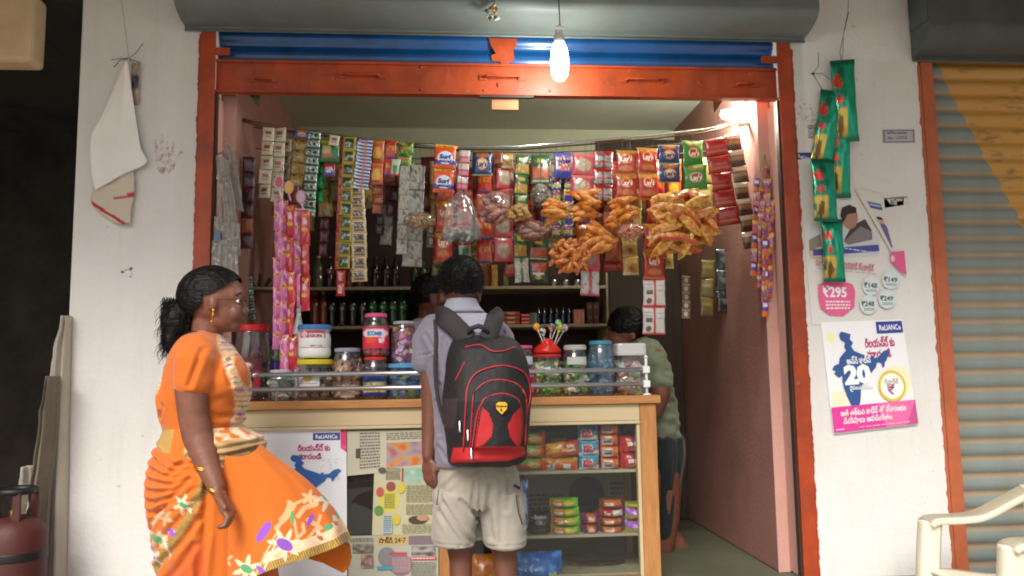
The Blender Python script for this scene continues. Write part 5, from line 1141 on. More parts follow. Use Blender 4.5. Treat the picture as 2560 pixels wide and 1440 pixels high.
# pink and red lollipop strips in front of the jars
CH = 'lollipop strips in front of the jars'
for i, (u0, v0, u1, v1, d, lb) in enumerate(((696,498,694,868,'chupa_pink','leftmost pink lollipop strip in front of the jars'),(708,500,712,922,'chupa_pink','second pink lollipop strip, the longest in front of the jars'),(726,512,734,918,'chupa_red','red lollipop strip in the middle of the bunch'),(744,520,744,766,'chupa_pink','short pink lollipop strip right of the red one'),(762,526,766,772,'chupa_red','short red lollipop strip at the right of the bunch'))):
    strip('lollipop_strip', lb, (u0,v0),(u1,v1), 25, 5 if v1 > 800 else 3, d, .05 + .006 * (i % 2), 'lollipop strip', CH, twist=48, hang=(738, 362 + i * .1), res=(12, 30), over=1.06)
for i, (u, v, col, c2) in enumerate(((697,455,'#c8a8b0','#b8485a'),(722,468,'#c87a94','#d0a828'),(752,492,'#b87a98','#c8a0b4'))):
    p = W(u, v, .04); t = thing('header_card', p, ('pale oval','yellow centred oval','plain pink oval')[i] + ' header card above the lollipop strips', 'header card', 'header cards of the lollipop strips')
    mb = MB(); mb.lathe((0,0,0),[(.0215,0),(.0215,.0012)],28); mb.v = [(p.x + x*.95, p.y + z, p.z + y*1.35) for x, y, z in mb.v]; mb.build('card', mat('card%d' % i, C(col), .35), t)
    mb = MB(); mb.lathe((0,0,0),[(.0165,-.001),(.0165,.0008)],28); mb.v = [(p.x + x*.9, p.y + z - .0008, p.z + y*1.4) for x, y, z in mb.v]; mb.build('emblem', mat('card%db' % i, C(c2), .35), t)
    MB().tube([p + Vector((0,0,-.028)), W(u + (4 if i < 2 else 8), v + 34, .045)], .004, 6).build('stem', MATS['card%d' % i], t)
    MB().tube([p + Vector((0,.001,.028)), W(738, 358, .12)], .0009, 5).build('string', 'string', t)

# snack bags and bundles
def bundle(label, u, v, wpx, hpx, y, cols, n, size, name='snack_bundle', seed=1, film=False, cat='snack bundle', long=2.2, fat=.42, tops=None, hang=True, part='snack_packet', loose=False, wild=.4):
    c = W(u, v, y); a, b = wpx * mpp(y) / 2, hpx * mpp(y) / 2; q = random.Random(seed)
    t = thing(name, c, label, cat, 'snack bags hanging from the pole')
    base = []
    for k in range(3):     # three packet shapes shared by the bundle
        mb = MB(); m_ = MB()
        nu, nv = 16, 20; vs = []; cs = []
        for j in range(nv + 1):
            s_ = j / nv; rr = fat * (math.sin(math.pi * min(1, max(0, (s_ - .08) / .84))) ** .30 if .08 < s_ < .92 else 0)
            for i in range(nu):
                an = 2 * math.pi * i / nu
                wx = rr * (1 + .09 * noise.noise(Vector((math.cos(an)*2 + k*5, s_*6, seed + math.sin(an)*2)))) + (.34 * fat if s_ < .06 or s_ > .94 else .22 * fat if s_ < .1 or s_ > .9 else 0) * abs(math.cos(an))
                wy = rr * .8 * (1 + .09 * noise.noise(Vector((math.cos(an)*2, s_*6 + k*3, seed + math.sin(an)*2)))) + .01
                vs.append((wx * math.cos(an), wy * math.sin(an), (s_ - .5) * long))
                f = noise.noise(Vector((math.cos(an)*2.2 + k, s_*7, math.sin(an)*2.2 + seed)))
                col = cols[0] if f < -.12 else cols[1] if f < .18 else cols[2]
                if tops and (s_ < .14 or s_ > .86): col = tops
                if tops and k == 2 and abs(math.cos(an) - .55) < .2: col = '#c4401a'
                if tops and k == 1 and abs(math.sin(an) + .5) < .25: col = '#e2b850'
                cs.append(C(col))
        mb.v = vs; mb.c = cs; mb.f = [(j*nu+i, j*nu+(i+1)%nu, (j+1)*nu+(i+1)%nu, (j+1)*nu+i) for j in range(nv) for i in range(nu)] + [tuple(range(nu-1,-1,-1)), tuple(nv*nu+i for i in range(nu))]
        me = mb.mesh('packet', True, color=True); me.materials.append(MATS['snack']); base.append(me)
    for i in range(n):
        ph = math.acos(1 - 2 * (i + .5) / n); th = i * 2.39996 + q.uniform(-.3, .3)
        d = Vector((math.cos(th) * math.sin(ph), math.sin(th) * math.sin(ph), math.cos(ph))); k = q.uniform(.62, .86)
        o = link(part, base[i % 3], None, t)
        lx = max(0, a * .96 - size * long * .5) if not loose else a * k
        o.location = (d.x * lx + q.uniform(-.1,.1) * a, d.y * min(a, b) * .75 * k, d.z * max(0, b - size * fat * .6) * (1.0 if not loose else k))
        o.rotation_euler = (q.uniform(-.5, .5), R(90) + q.uniform(-wild, wild) + d.z * .3, q.uniform(-.5, .5)); s_ = size * q.uniform(.85, 1.15); o.scale = (s_, s_, s_)
    if film:
        mb = MB(); mb.ell(c, (a*1.06, min(a,b)*.95, b*1.06), nu=24, nv=16); mb.v = [tuple(Vector(p) + (Vector(p)-c) * .12 * noise.noise(Vector(p)*30)) for p in mb.v]
        mb.build('bag', 'film_thin', t, smooth=True)
    if hang:
        MB().tube([c + Vector((0,0,b*.7)), c + Vector((0,0,b*1.15)), W(u, rod_at(u), y)], [.0022,.0014,.0007], 6).build('string', 'string', t)
    return t
mat('snack', attr=True, rough=0.3, spec=0.6, coat=0.5)
def snack_nodes():
    m = MATS['snack']; nt = m.node_tree; N = nt.nodes; L = nt.links; p = N['Principled BSDF']; src = p.inputs['Base Color'].links[0].from_socket
    tc = N.new('ShaderNodeTexCoord'); vo = N.new('ShaderNodeTexVoronoi'); vo.inputs['Scale'].default_value = 8.0; L.new(tc.outputs['Object'], vo.inputs['Vector'])
    hs_ = N.new('ShaderNodeHueSaturation'); sp = N.new('ShaderNodeSeparateColor'); L.new(vo.outputs['Color'], sp.inputs[0])
    mr = N.new('ShaderNodeMapRange'); mr.inputs[3].default_value = .66; mr.inputs[4].default_value = 1.2; L.new(sp.outputs[0], mr.inputs[0]); L.new(mr.outputs[0], hs_.inputs['Value'])
    m2 = N.new('ShaderNodeMapRange'); m2.inputs[3].default_value = .485; m2.inputs[4].default_value = .515; L.new(sp.outputs[1], m2.inputs[0]); L.new(m2.outputs[0], hs_.inputs['Hue'])
    L.new(src, hs_.inputs['Color']); L.new(hs_.outputs[0], p.inputs['Base Color'])
    b1 = N.new('ShaderNodeBump'); b1.inputs['Strength'].default_value = .15; b1.inputs['Distance'].default_value = .02; b1.invert = True; L.new(vo.outputs['Distance'], b1.inputs['Height']); L.new(b1.outputs[0], p.inputs['Normal'])
    tn = N.new('ShaderNodeTexNoise'); tn.inputs['Scale'].default_value = 5; tn.inputs['Detail'].default_value = 3; tn.inputs['Distortion'].default_value = 2.5; L.new(tc.outputs['Object'], tn.inputs['Vector'])
    b2 = N.new('ShaderNodeBump'); b2.inputs['Strength'].default_value = .3; b2.inputs['Distance'].default_value = .06; L.new(tn.outputs['Fac'], b2.inputs['Height']); L.new(b2.outputs[0], p.inputs['Coat Normal'])
snack_nodes()
OR = ['#cc6a16','#de8424','#e8a248']
bundle('bag of brown roasted nuts in front of the grey strips', 1050, 552, 78, 46, .15, ['#7a5024','#b48038','#d0a860'], 70, .013, seed=3, film=True, long=1.4, fat=.55, part='nut_sweet', loose=True)
bundle('bag of reddish packets with clear ends left of centre', 1236, 520, 84, 80, .19, ['#9a3a2c','#b85a44','#c0a49a'], 14, .038, seed=4, film=True, fat=.45, long=2.0)
bundle('cluster of peanut bars in the middle', 1294, 534, 70, 52, .17, ['#7a4c20','#b88440','#d0a868'], 34, .020, seed=5, long=1.7, fat=.5, loose=True)
bundle('bag of brown shelled snacks below the peanut bars', 1332, 577, 88, 48, .2, ['#6a3826','#96583e','#b88060'], 12, .040, seed=6, film=True, fat=.4)
bundle('pale brown clear bag behind the peanut bars', 1352, 490, 50, 62, .25, ['#6a5a4c','#8a7a68','#a89884'], 10, .036, seed=16, film=True, fat=.5, long=1.8)
bundle('small bunch of orange puff packets left of the tall bunch', 1390, 526, 80, 54, .16, OR, 12, .050, seed=7, fat=.29)
bundle('tall bunch of orange puff packets under the pink packets', 1466, 512, 90, 78, .16, OR, 15, .054, seed=8, fat=.29)
bundle('bunch of orange puff packets under the red chips', 1556, 530, 92, 74, .16, OR, 15, .054, seed=9, fat=.29)
bundle('low bunch of orange puff packets beside the tangled twist bag', 1496, 600, 104, 70, .14, OR, 14, .060, seed=10, fat=.29)
bundle('bag of red orange mixture with a clear top', 1576, 580, 68, 48, .12, ['#b8501c','#c86a2c','#d89050'], 60, .016, seed=11, film=True, long=1.3, fat=.5, part='snack_piece', loose=True)
bundle('tangled bag of red and orange twists with yellow bits', 1426, 642, 112, 100, .10, ['#c4481c','#d8742c','#e0b050'], 60, .030, seed=12, long=1.8, fat=.34, part='snack_twist', loose=True, wild=1.4)
bundle('huge bunch of long pale yellow snack tubes on the right', 1702, 556, 186, 204, .06, ['#c46c1c','#d8882e','#e6b066'], 52, .058, seed=13, long=2.2, fat=.34, tops='#d89a34', loose=True, wild=1.0)
# clear bag tied on the string
c = W(1150, 545, .13); t = thing('clear_bag', c, 'crumpled clear plastic bag tied to the rod above the boy', 'plastic bag')
rings = []
for j, (v, w) in enumerate(((474,8),(484,20),(500,58),(530,80),(560,92),(585,102),(600,98),(604,60))):
    p = W(1150 + (v - 474) * .02, v, .13); ww = w * mpp(.13) / 2
    rings.append([p + Vector((ww * math.cos(a) * (1 + .10 * noise.noise(Vector((math.cos(a)*3, j*.35, math.sin(a)*3)))), ww * .45 * math.sin(a) * (1 + .3 * noise.noise(Vector((math.sin(a)*5, j*.3, 4)))), 0)) for a in [2*math.pi*k/48 for k in range(48)]])
MB().loft(rings).build('bag', 'film', t, smooth=True)
MB().tube([rings[0][0], W(1152, 366, .2)], .0015, 6).build('string', 'string', t)
f = candies(MB(), W(1150, 602, .13) + Vector((0,0,.004)), .065, .030, 60, ['#8f9490','#b8bcb8','#6a706c','#4a4e4c'], .012, 5); f.v = [(x, .13 + (y-.13)*.5, z) for x, y, z in f.v]
o = f.build('silver_sweets', 'candy', t, color=True); o['kind'] = 'stuff'
# grey plastic pouches on the left jamb
gp = thing('plastic_pouch', W(568,385,.03), 'bundle of grey clear plastic pouches hung on the left jamb', 'plastic pouch')
for i, (c4, yy) in enumerate((([(540,388),(572,400),(596,560),(548,560)],.0),([(536,540),(600,560),(602,640),(533,640)],-.012),([(530,600),(592,600),(596,690),(527,676)],-.02),([(560,352),(590,380),(610,530),(580,520)],.03))):
    n = 14; vs = []; 
    for j in range(n+1):
        for k in range(n+1):
            p = bil(c4, k/n, j/n); q_ = W(p[0], p[1], yy); vs.append(q_ + Vector((0, .008 * noise.noise(Vector((k*.4+i*9, j*.4, 1))) + .004 * math.sin(k*2.2), 0)))
    fs = [(j*(n+1)+k,(j+1)*(n+1)+k,(j+1)*(n+1)+k+1,j*(n+1)+k+1) for j in range(n) for k in range(n)]
    MB().add(vs, fs).build('pouch', 'grey_film' if i != 3 else 'grey_film', gp, smooth=True, fix=False)
MB().tube([W(545,386,.0), W(556,380,.0), W(570,398,.0)], .003, 6).build('hook', 'blue_paint', gp)
# blue scrap in pouch
MB().prism([(W(u,v,-.018).x, W(u,v,-.018).z) for u, v in ((536,572),(550,578),(553,606),(538,598))], -.0205, -.0195).build('blue_tag', 'blue_paint', gp)
# fittings in the dim left corner
lc = thing('switch_shelf', W(640,720,.5), 'dim clutter of dark tools and wires on a bracket by the left wall', 'shelf bracket')
MB().box((XWL+.002,.42,W(640,722,.5).z-.012),(W(690,720,.5).x,.58,W(640,722,.5).z)).build('bracket', 'shelf_board', lc)
rr_ = random.Random(9)
for k in range(6):
    p = Vector((XWL + .03 + k*.028, .46 + .02*(k%3), W(640,722,.5).z)); MB().limb([p + Vector((0,0,.012)), p + Vector((rr_.uniform(-.01,.02),0,rr_.uniform(.04,.09)))], [rr_.uniform(.006,.012)]*2, 8).build('tool', 'wire', lc, smooth=True)
MB().tube([W(u, v, .45) for u, v in ((596,640),(612,655),(625,700),(640,716),(632,760),(640,790))], .0025, 6).build('wire', 'wire', lc, smooth=True)
strip('sachet_strip', 'thin silver strip of tablets behind the womans face', (622,690),(632,800), 16, 7, 'blister', .40, 'sachet strip', S, hang=(618,640))

# ------------------------------------------------------------------ people
def ring_px(v, uL, uR, hy, y, yo=0.0, n=40, p=2.2, fold=None):
    """closed horizontal section between two photo columns at row v, depth half-width hy"""
    a, b = W(uL, v, y + yo), W(uR, v, y + yo); c = (a + b) / 2; hx = (b.x - a.x) / 2; out = []
    for k in range(n):
        t = 2 * math.pi * k / n; ct, st = math.cos(t), math.sin(t)
        q = 1 / (abs(ct) ** p + abs(st) ** p) ** (1 / p)
        f = 1 + (fold(t) if fold else 0)
        out.append(Vector((c.x + hx * ct * q * f, y + yo + hy * st * q * f, c.z)))
    return out
def interp(levels, n):
    """smooth resampling of a table of rows"""
    L = np.array(levels, float); t = np.linspace(0, 1, len(L)); T = np.linspace(0, 1, n)
    out = []
    for c in range(L.shape[1]):
        y = L[:, c]; m = np.gradient(y, t)
        i = np.clip(np.searchsorted(t, T, 'right') - 1, 0, len(t) - 2); h = t[i+1] - t[i]; s = (T - t[i]) / h
        out.append((2*s**3-3*s**2+1)*y[i] + (s**3-2*s**2+s)*h*m[i] + (-2*s**3+3*s**2)*y[i+1] + (s**3-s**2)*h*m[i+1])
    return np.stack(out, 1)
def body_loft(mb, levels, y, n=24, seg=40, p=2.2):
    return mb.loft([ring_px(v, a, b, hy, y, yo, seg, p) for v, a, b, hy, yo in interp(levels, n)])
def limb_px(mb, pts, seg=16):
    """pts: (u, v, y, r_px)"""
    return mb.limb([W(u, v, y) for u, v, y, r in pts], [r * mpp(y) for u, v, y, r in pts], seg)
def ell_px(mb, u, v, y, ru, ry, rv, rot=None):
    return mb.ell(W(u, v, y), (ru * mpp(y), ry, rv * mpp(y)), rot)
def skin_body(mb, name, parent, base, voxel=.0055, it=4, dark=None):
    me = remesh(mb, name, voxel, it); P = coords(me)
    c = np.empty((len(P), 3)); c[:] = base
    f = nz(P, 14, 3) * .10 + nz(P, 60, 5) * .05; c *= (1 + f)[:, None]
    if dark:
        for (ctr, rad, col) in dark:
            d = np.linalg.norm((P - np.array(ctr)) / np.array(rad), axis=1); k = np.clip(1.4 - d, 0, 1)[:, None]; c = c * (1 - k) + np.array(col) * k
    paint(me, c); return put(me, name, 'skin', parent)
def hand(mb, wrist, palm, spread, curl, r, toward, thumb):
    """palm and five fingers: wrist/palm points, spread = across-palm vector, curl = finger path direction pair, r = finger radius"""
    palm = Vector(palm); wrist = Vector(wrist); f = (palm - wrist).normalized(); s = Vector(spread).normalized(); L = (palm - wrist).length
    for k in range(5):
        q = (k - 2) / 2; mb.limb([wrist + s * q * r * 1.3, palm + s * q * r * 2.9], [r * 1.25, r * 1.15], 10)
    for k in range(4):
        q = (k - 1.5) / 1.5; b = palm + s * q * r * 2.8
        ln = (.030, .034, .032, .026)[k]; d1 = (f * curl[0][0] + Vector(toward) * curl[0][1]).normalized(); d2 = (f * curl[1][0] + Vector(toward) * curl[1][1]).normalized(); d3 = (f * curl[2][0] + Vector(toward) * curl[2][1]).normalized()
        p1 = b + d1 * ln; p2 = p1 + d2 * ln * .8; p3 = p2 + d3 * ln * .6
        mb.limb([b - f * .012, b, p1, p2, p3], [r, r * 1.02, r * .95, r * .86, r * .75], 10)
    tb = wrist + (palm - wrist) * .35 + s * thumb * r * 2.6; td = (f * .8 + s * thumb * .55 + Vector(toward) * .5).normalized()
    mb.limb([tb - s * thumb * r, tb, tb + td * .030, tb + td * .048 + f * .006], [r * 1.3, r * 1.25, r * 1.05, r * .85], 10)
def strands(name, parent, specs, m='hair', w=.0016):
    """specs: list of polylines -> thin three-sided locks of hair, one mesh"""
    mb = MB()
    for pts in specs:
        n = len(pts); mb.tube(pts, [w * (1 - .75 * i / (n - 1)) for i in range(n)], 3, cap=False)
    o = mb.build(name, m, parent, smooth=True, fix=False); o['kind'] = 'stuff'; return o
def hair_cap(name, parent, c, r, keep, amp=.004, f=45, seed=1, stretch=(1,1,1), nu=180, nv=130, thick=None):
    mb = MB(); mb.ell(c, r, nu=nu, nv=nv); me = mb.mesh(name); b = bmesh.new(); b.from_mesh(me); bmesh.ops.recalc_face_normals(b, faces=b.faces)
    bmesh.ops.delete(b, geom=[v for v in b.verts if not keep(v.co)], context='VERTS'); b.to_mesh(me); b.free()
    P = coords(me); N = (P - np.array(c)); N /= np.linalg.norm(N, axis=1)[:, None]
    P = P + N * (amp * nz(P, f, seed, stretch) + amp * .5 * nz(P, f * 2.3, seed + 3, stretch))[:, None]; set_coords(me, P)
    return put(me, name, 'hair', parent)

# ---------- woman in an orange saree, in profile, walking to the right
YWN = -.58
woman = thing('person', W(520, 1700, YWN), 'person in an orange saree with gold border walking right past the counter', 'person')
woman.location.z = 0
K = mpp(YWN)
sk = tuple(np.array(C('#7d5140')))
mb = MB()
# head
ell_px(mb, 537, 745, YWN, 70, .078, 70); ell_px(mb, 566, 772, YWN, 44, .062, 58); ell_px(mb, 560, 800, YWN, 34, .055, 30)
ell_px(mb, 584, 812, YWN, 18, .034, 18); ell_px(mb, 586, 742, YWN, 26, .06, 34); ell_px(mb, 588, 780, YWN-.03, 16, .026, 22); ell_px(mb, 588, 780, YWN+.03, 16, .026, 22)
limb_px(mb, [(602,742,YWN,5),(609,762,YWN,6.5),(616,778,YWN,8.0)], 12); ell_px(mb, 609, 782, YWN-.011, 7, .008, 6); ell_px(mb, 609, 782, YWN+.011, 7, .008, 6)
ell_px(mb, 601, 797, YWN, 9, .022, 4.2); ell_px(mb, 599, 805, YWN, 9, .020, 4.6); ell_px(mb, 596, 752, YWN-.032, 8, .016, 7); ell_px(mb, 596, 752, YWN+.032, 8, .016, 7); ell_px(mb, 600, 738, YWN, 9, .05, 5)
for s in (-1, 1):
    ell_px(mb, 532, 758, YWN + s*.078, 10, .009, 17, Euler((0, -.2, 0))); ell_px(mb, 530, 770, YWN + s*.077, 6, .007, 7)
limb_px(mb, [(520,790,YWN,36),(516,830,YWN,35),(512,862,YWN,44)], 20)
# trunk and legs under the cloth
body_loft(mb, [(850,470,562,.10,0),(880,445,580,.15,0),(930,425,590,.15,0),(1000,412,592,.13,0),(1070,425,590,.13,0),(1130,405,600,.16,0),(1220,395,600,.17,0),(1300,410,590,.16,0)], YWN, 20)
for s in (-1, 1):
    o = 40 if s < 0 else -30
    limb_px(mb, [(500,1280,YWN+s*.08,66),(515+o,1440,YWN+s*.08,50),(515+o*1.6,1600,YWN+s*.08,36),(510+o*1.9,1690,YWN+s*.08,26),(512+o*1.9,1722,YWN+s*.08,26)], 16)
    a = W(500+o*1.9, 1745, YWN+s*.08); a.z = .022; mb.limb([a + Vector((-.03,0,.012)), a + Vector((.06,0,.008)), a + Vector((.15,0,0))], [.034,.034,.022], 14)
# near arm, hanging; far arm
YA = YWN - .155
limb_px(mb, [(493,885,YWN-.11,32),(484,925,YA,38),(480,975,YA,40),(484,1040,YA,36),(494,1090,YA,36),(508,1130,YA-.01,34),(526,1180,YA-.03,26),(541,1216,YA-.045,21)], 20)
hand(mb, W(544,1222,YA-.05), W(566,1270,YA-.085), (.12,1,.1), ((1,.15),(.75,-.55),(.1,-1)), .0092, (1,0,.1), -1)
limb_px(mb, [(505,880,YWN+.13,44),(500,960,YWN+.17,38),(520,1080,YWN+.17,34),(560,1170,YWN+.17,24),(585,1205,YWN+.17,20)], 16)
hand(mb, W(586,1208,YWN+.17), W(604,1246,YWN+.17), (.1,1,.1), ((1,.2),(.8,-.4),(.3,-.8)), .0085, (1,0,.1), -1)
lp = W(600, 801, YWN)
skin_body(mb, 'body', woman, sk, .0048, 4, dark=[(tuple(lp), (.012,.03,.008), C('#6a3430'))])
# eyes, brows, spectacles
for s in (-1, 1):
    e = W(597, 753, YWN + s*.041); MB().ell(e, (.0085,.0095,.006), nu=14, nv=10).build('eye', 'white_plastic', woman, smooth=True); MB().ell(e + Vector((.005,s*.005,0)), (.0048,.0055,.0052), nu=12, nv=8).build('pupil', 'black', woman, smooth=True)
    MB().limb([W(590,738,YWN+s*.052), W(600,733,YWN+s*.036), W(605,736,YWN+s*.014)], [.002,.003,.002], 8).build('eyebrow', 'hair', woman, smooth=True)
sp = MB()
for s in (-1, 1):
    cc = W(610, 754, YWN + s*.032)
    pts = [cc + Vector((.004 * math.cos(a) * s * 0, .024 * math.cos(a), .017 * math.sin(a))) for a in [2*math.pi*k/20 for k in range(21)]]
    sp.tube(pts, .0011, 6); sp.tube([cc + Vector((0, s*.024, .004)), W(596,748,YWN+s*.074), W(540,750,YWN+s*.083)], .0013, 6)
sp.tube([W(610,752,YWN-.008), W(612,751,YWN), W(610,752,YWN+.008)], .0012, 6)
sp.build('spectacles', 'black', woman, smooth=True)
er = MB(); er.tube([W(533,778,YWN-.086), W(530,802,YWN-.086)], .0014, 6); er.ell(W(533,776,YWN-.087), (.005,.004,.005), nu=10, nv=8); er.ell(W(529,804,YWN-.086), (.004,.004,.005), nu=10, nv=8); er.build('earring', 'gold', woman, smooth=True)
# hair: close cap and a low wavy bunch
hc = W(529, 739, YWN)
def keepw(p):
    du = (p.x - hc.x) / K; dv = -(p.z - hc.z) / K       # px from the cap centre
    u, v = 529 + du, 739 + dv
    if v > 700 + (618 - u) * .52 and u > 540: return False
    if u > 524 and v > 742: return False
    return v < 806 - max(0, u - 480) * .9
hair_cap('hair', woman, hc, (82*K, .089, 74*K), keepw, .0025, 60, 2, (.6, 2.2, .6))
hb = MB(); ell_px(hb, 462, 762, YWN, 24, .035, 24); ell_px(hb, 441, 802, YWN, 36, .05, 52); ell_px(hb, 430, 845, YWN, 24, .04, 38); ell_px(hb, 480, 775, YWN, 30, .05, 30)
hm = remesh(hb, 'hair_bunch', .006, 3); P = coords(hm); N = vnorm(hm); set_coords(hm, P + N * (.006 * nz(P, 45, 4, (1,1,.5)))[:, None]); put(hm, 'hair_bunch', 'hair', woman)
sp_ = []; q = random.Random(5)
for k in range(1100):
    u0, v0 = q.uniform(408, 478), q.uniform(742, 858); y0 = YWN + q.uniform(-.045, .045); p = W(u0, v0, y0); d = Vector((q.uniform(-.5, .25), q.uniform(-.3, .3), -1)).normalized(); pts = [p]
    ph = q.uniform(0, 6); L = q.uniform(.03, .085)
    for j in range(1, 7):
        pts.append(p + d * L * j / 6 + Vector((math.sin(ph + j * 1.2), math.cos(ph + j), 0)) * .005)
    sp_.append(pts)
for k in range(160):
    a = q.uniform(2.2, 4.3); p = W(529 + 78*math.cos(a), 739 + 70*math.sin(a)*-1, YWN + q.uniform(-.03,.03)); sp_.append([p, p + Vector((-.008, 0, q.uniform(-.004,.006))), p + Vector((-.012,0,q.uniform(-.012,.002)))])
strands('hair_strands', woman, sp_, w=.0013)
# blouse with short sleeve + draped bodice, painted as a woven print
ORG, ORD = np.array(C('#c8640f')), np.array(C('#c45614'))
CRM, GLD, PUR, GRN, TAN = [np.array(C(c)) for c in ('#dccaa8','#a8843f','#8a4fb4','#4f9a64','#d8a878')]
def flower(c, u, v, cu, cv, r, n, rot, pet, cen, cr=.32, sx=1.0):
    x, y = (u - cu) / sx, v - cv; a = np.arctan2(y, x) + rot; d = np.hypot(x, y)
    e_ = r * (1 - .62 * np.abs(np.sin(a * n / 2)) ** 1.5); m = d < e_ * 1.10; c[m] = pet * .72 + TAN * .2; m = d < e_ * .94; c[m] = pet
    m2 = ((x*math.cos(.5)+y*math.sin(.5)) / (r*cr*1.35)) ** 2 + ((-x*math.sin(.5)+y*math.cos(.5)) / (r*cr*.8)) ** 2 < 1; c[m2] = cen
def dist_poly(u, v, pts):
    best = np.full(u.shape, 1e9); sgn = np.zeros(u.shape); tt = np.zeros(u.shape); acc = 0
    for (x0, y0), (x1, y1) in zip(pts, pts[1:]):
        dx, dy = x1 - x0, y1 - y0; L2 = dx*dx + dy*dy; t = np.clip(((u-x0)*dx + (v-y0)*dy) / L2, 0, 1)
        d = np.hypot(u - x0 - t*dx, v - y0 - t*dy); m = d < best; best[m] = d[m]; tt[m] = acc + (t * math.sqrt(L2))[m]; sgn[m] = np.sign(dx*(v-y0) - dy*(u-x0))[m]; acc += math.sqrt(L2)
    return best, tt, sgn
def to_px(P, y):
    """cloth print laid out flat on the sheet y: world point -> photo pixel of that sheet"""
    D = np.stack([P[:,0], np.full(len(P), y), P[:,2]], 1) - np.array(CAMP); dz = D @ np.array(FWD)
    return 1280 + FPX * (D @ np.array(RGT)) / dz, 720 - FPX * (D @ np.array(UPV)) / dz
def border(c, u, v, pts, w, seed=0):
    """cream floral trim with gold edge along a line"""
    d, t, s = dist_poly(u, v, pts); m = d < w
    base = np.where((np.sin(t * .55) > .2)[:, None], CRM, TAN); c[m] = base[m]
    ph = (t + 13 * seed) % 64; q = np.hypot(ph - 23, d - 3); c[m & (q < 4)] = PUR; ph2 = (t + 20 + 13 * seed) % 61; c[m & (np.hypot(ph2 - 30, d) < 4)] = GRN
    c[m & (np.abs(np.sin(t * .21 + seed)) < .22)] = ORG
    e = (d > w * .78) & m; c[e] = TAN[None] * .9
def folds(P, N, spec):
    """spec: list of (px polyline, width, depth) creases, pushed along the normal"""
    u, v = to_px(P, YWN); h = np.zeros(len(P))
    for pts, w, dp in spec:
        d, t, s = dist_poly(u, v, pts); h += dp * np.exp(-(d / w) ** 2) - dp * .6 * np.exp(-((d - w * 1.6) / w) ** 2)
    return P + N * h[:, None]
bb = MB()
body_loft(bb, [(836,476,552,.09,0),(846,462,560,.13,0),(870,446,580,.172,0),(905,430,600,.180,0),(945,416,617,.172,0),(985,402,624,.160,0),(1015,398,617,.148,0),(1050,408,606,.142,0),(1085,418,604,.145,0),(1120,412,612,.155,0)], YWN, 26, 48)
limb_px(bb, [(500,866,YWN-.06,40),(494,880,YWN-.11,46),(488,910,YA,50),(484,955,YA,46)], 22); limb_px(bb, [(505,870,YWN+.10,40),(500,905,YWN+.16,50),(500,955,YWN+.17,44)], 18)
ell_px(bb, 574, 950, YWN-.06, 46, .10, 62); ell_px(bb, 574, 950, YWN+.06, 46, .10, 62)
bm2 = remesh(bb, 'saree_bodice', .0055, 14); P = coords(bm2); N = vnorm(bm2)
P = folds(P, N, [([(520,985),(560,1000),(600,990)],9,-.003),([(520,1015),(570,1038),(606,1034)],8,-.005),([(530,1050),(575,1066),(604,1062)],8,-.005),([(525,960),(545,905),(548,880)],7,-.007),([(600,890),(596,930),(606,960)],6,-.006),([(430,930),(425,980),(430,1010)],6,-.006),([(440,1010),(425,1040)],6,-.006)])
P += vnorm(bm2) * (.0022 * nz(P, 22, 8))[:, None]; set_coords(bm2, P); u, v = to_px(P, YWN)
c = np.empty((len(P), 3)); c[:] = ORG
front = N[:, 1] < .55
border(c, u, v, [(562,835),(586,883),(606,925),(621,970),(614,1015),(602,1060),(590,1110)], 11)
border(c, u, v, [(430,925),(415,965),(398,1005),(410,1050),(425,1085)], 9, 2); c[(u < 470) & (v > 1045) & (v - (u-405)*.35 > 1052)] = GLD
paint(bm2, c); put(bm2, 'saree_bodice', 'cloth', woman)
nk = MB(); nk.tube([W(a, b, y) for a, b, y in ((488,838,YWN-.085),(520,850,YWN-.10),(550,866,YWN-.07),(566,893,YWN-.03),(570,898,YWN),(566,893,YWN+.03))], .0022, 8); nk.build('necklace', 'gold', woman, smooth=True)
nk = MB(); nk.tube([W(a, b, y) for a, b, y in ((452,838,YWN-.03),(470,832,YWN-.06),(490,830,YWN-.085),(505,836,YWN-.095))], .004, 8); nk.build('thread', 'black', woman, smooth=True)
# skirt of the saree
SKL = [(1066,418,606,.146),(1078,414,626,.160),(1092,408,650,.176),(1112,400,660,.184),(1132,391,656,.186),(1156,384,648,.188),(1190,377,660,.192),(1230,376,668,.196),(1280,381,676,.196),(1330,390,682,.196),(1380,398,686,.196),(1440,408,690,.198),(1540,420,706,.20),(1640,428,720,.205),(1725,432,730,.21)]
L = interp(SKL, 230); SEG = 300; rings = []
for i, (v, a, b, hy) in enumerate(L):
    tt = i / 229
    def fo(t, tt=tt):
        g = .012 + .045 * tt; s_ = math.sin(t * 13 + 3 * math.sin(tt * 4)) * .6 + math.sin(t * 23 + tt * 5) * .4
        side = 1.0 if -2.6 < ((t + math.pi) % (2*math.pi) - math.pi) < -.2 else .7
        return g * s_ * side * .55
    rings.append(ring_px(v, a, b, hy, YWN, 0, SEG, 2.1, fo))
mb = MB().loft(rings); me = mb.mesh('saree_skirt'); b_ = bmesh.new(); b_.from_mesh(me); bmesh.ops.recalc_face_normals(b_, faces=b_.faces); b_.to_mesh(me); b_.free()
P = coords(me); N = vnorm(me)
dr = [([(392,1110+k*26),(430,1118+k*24),(480,1150+k*14),(540,1140+k*10)],6,-.008) for k in range(7)] + [([(470,1170),(560,1090)],7,-.006),([(390,1330),(430,1270),(520,1180)],7,-.007),([(400,1380),(450,1320),(540,1230)],8,-.008),([(420,1400),(500,1330),(545,1270)],8,-.009),([(560,1180),(556,1300),(540,1440)],10,-.012),([(440,1440),(500,1380),(535,1330)],9,-.009)]
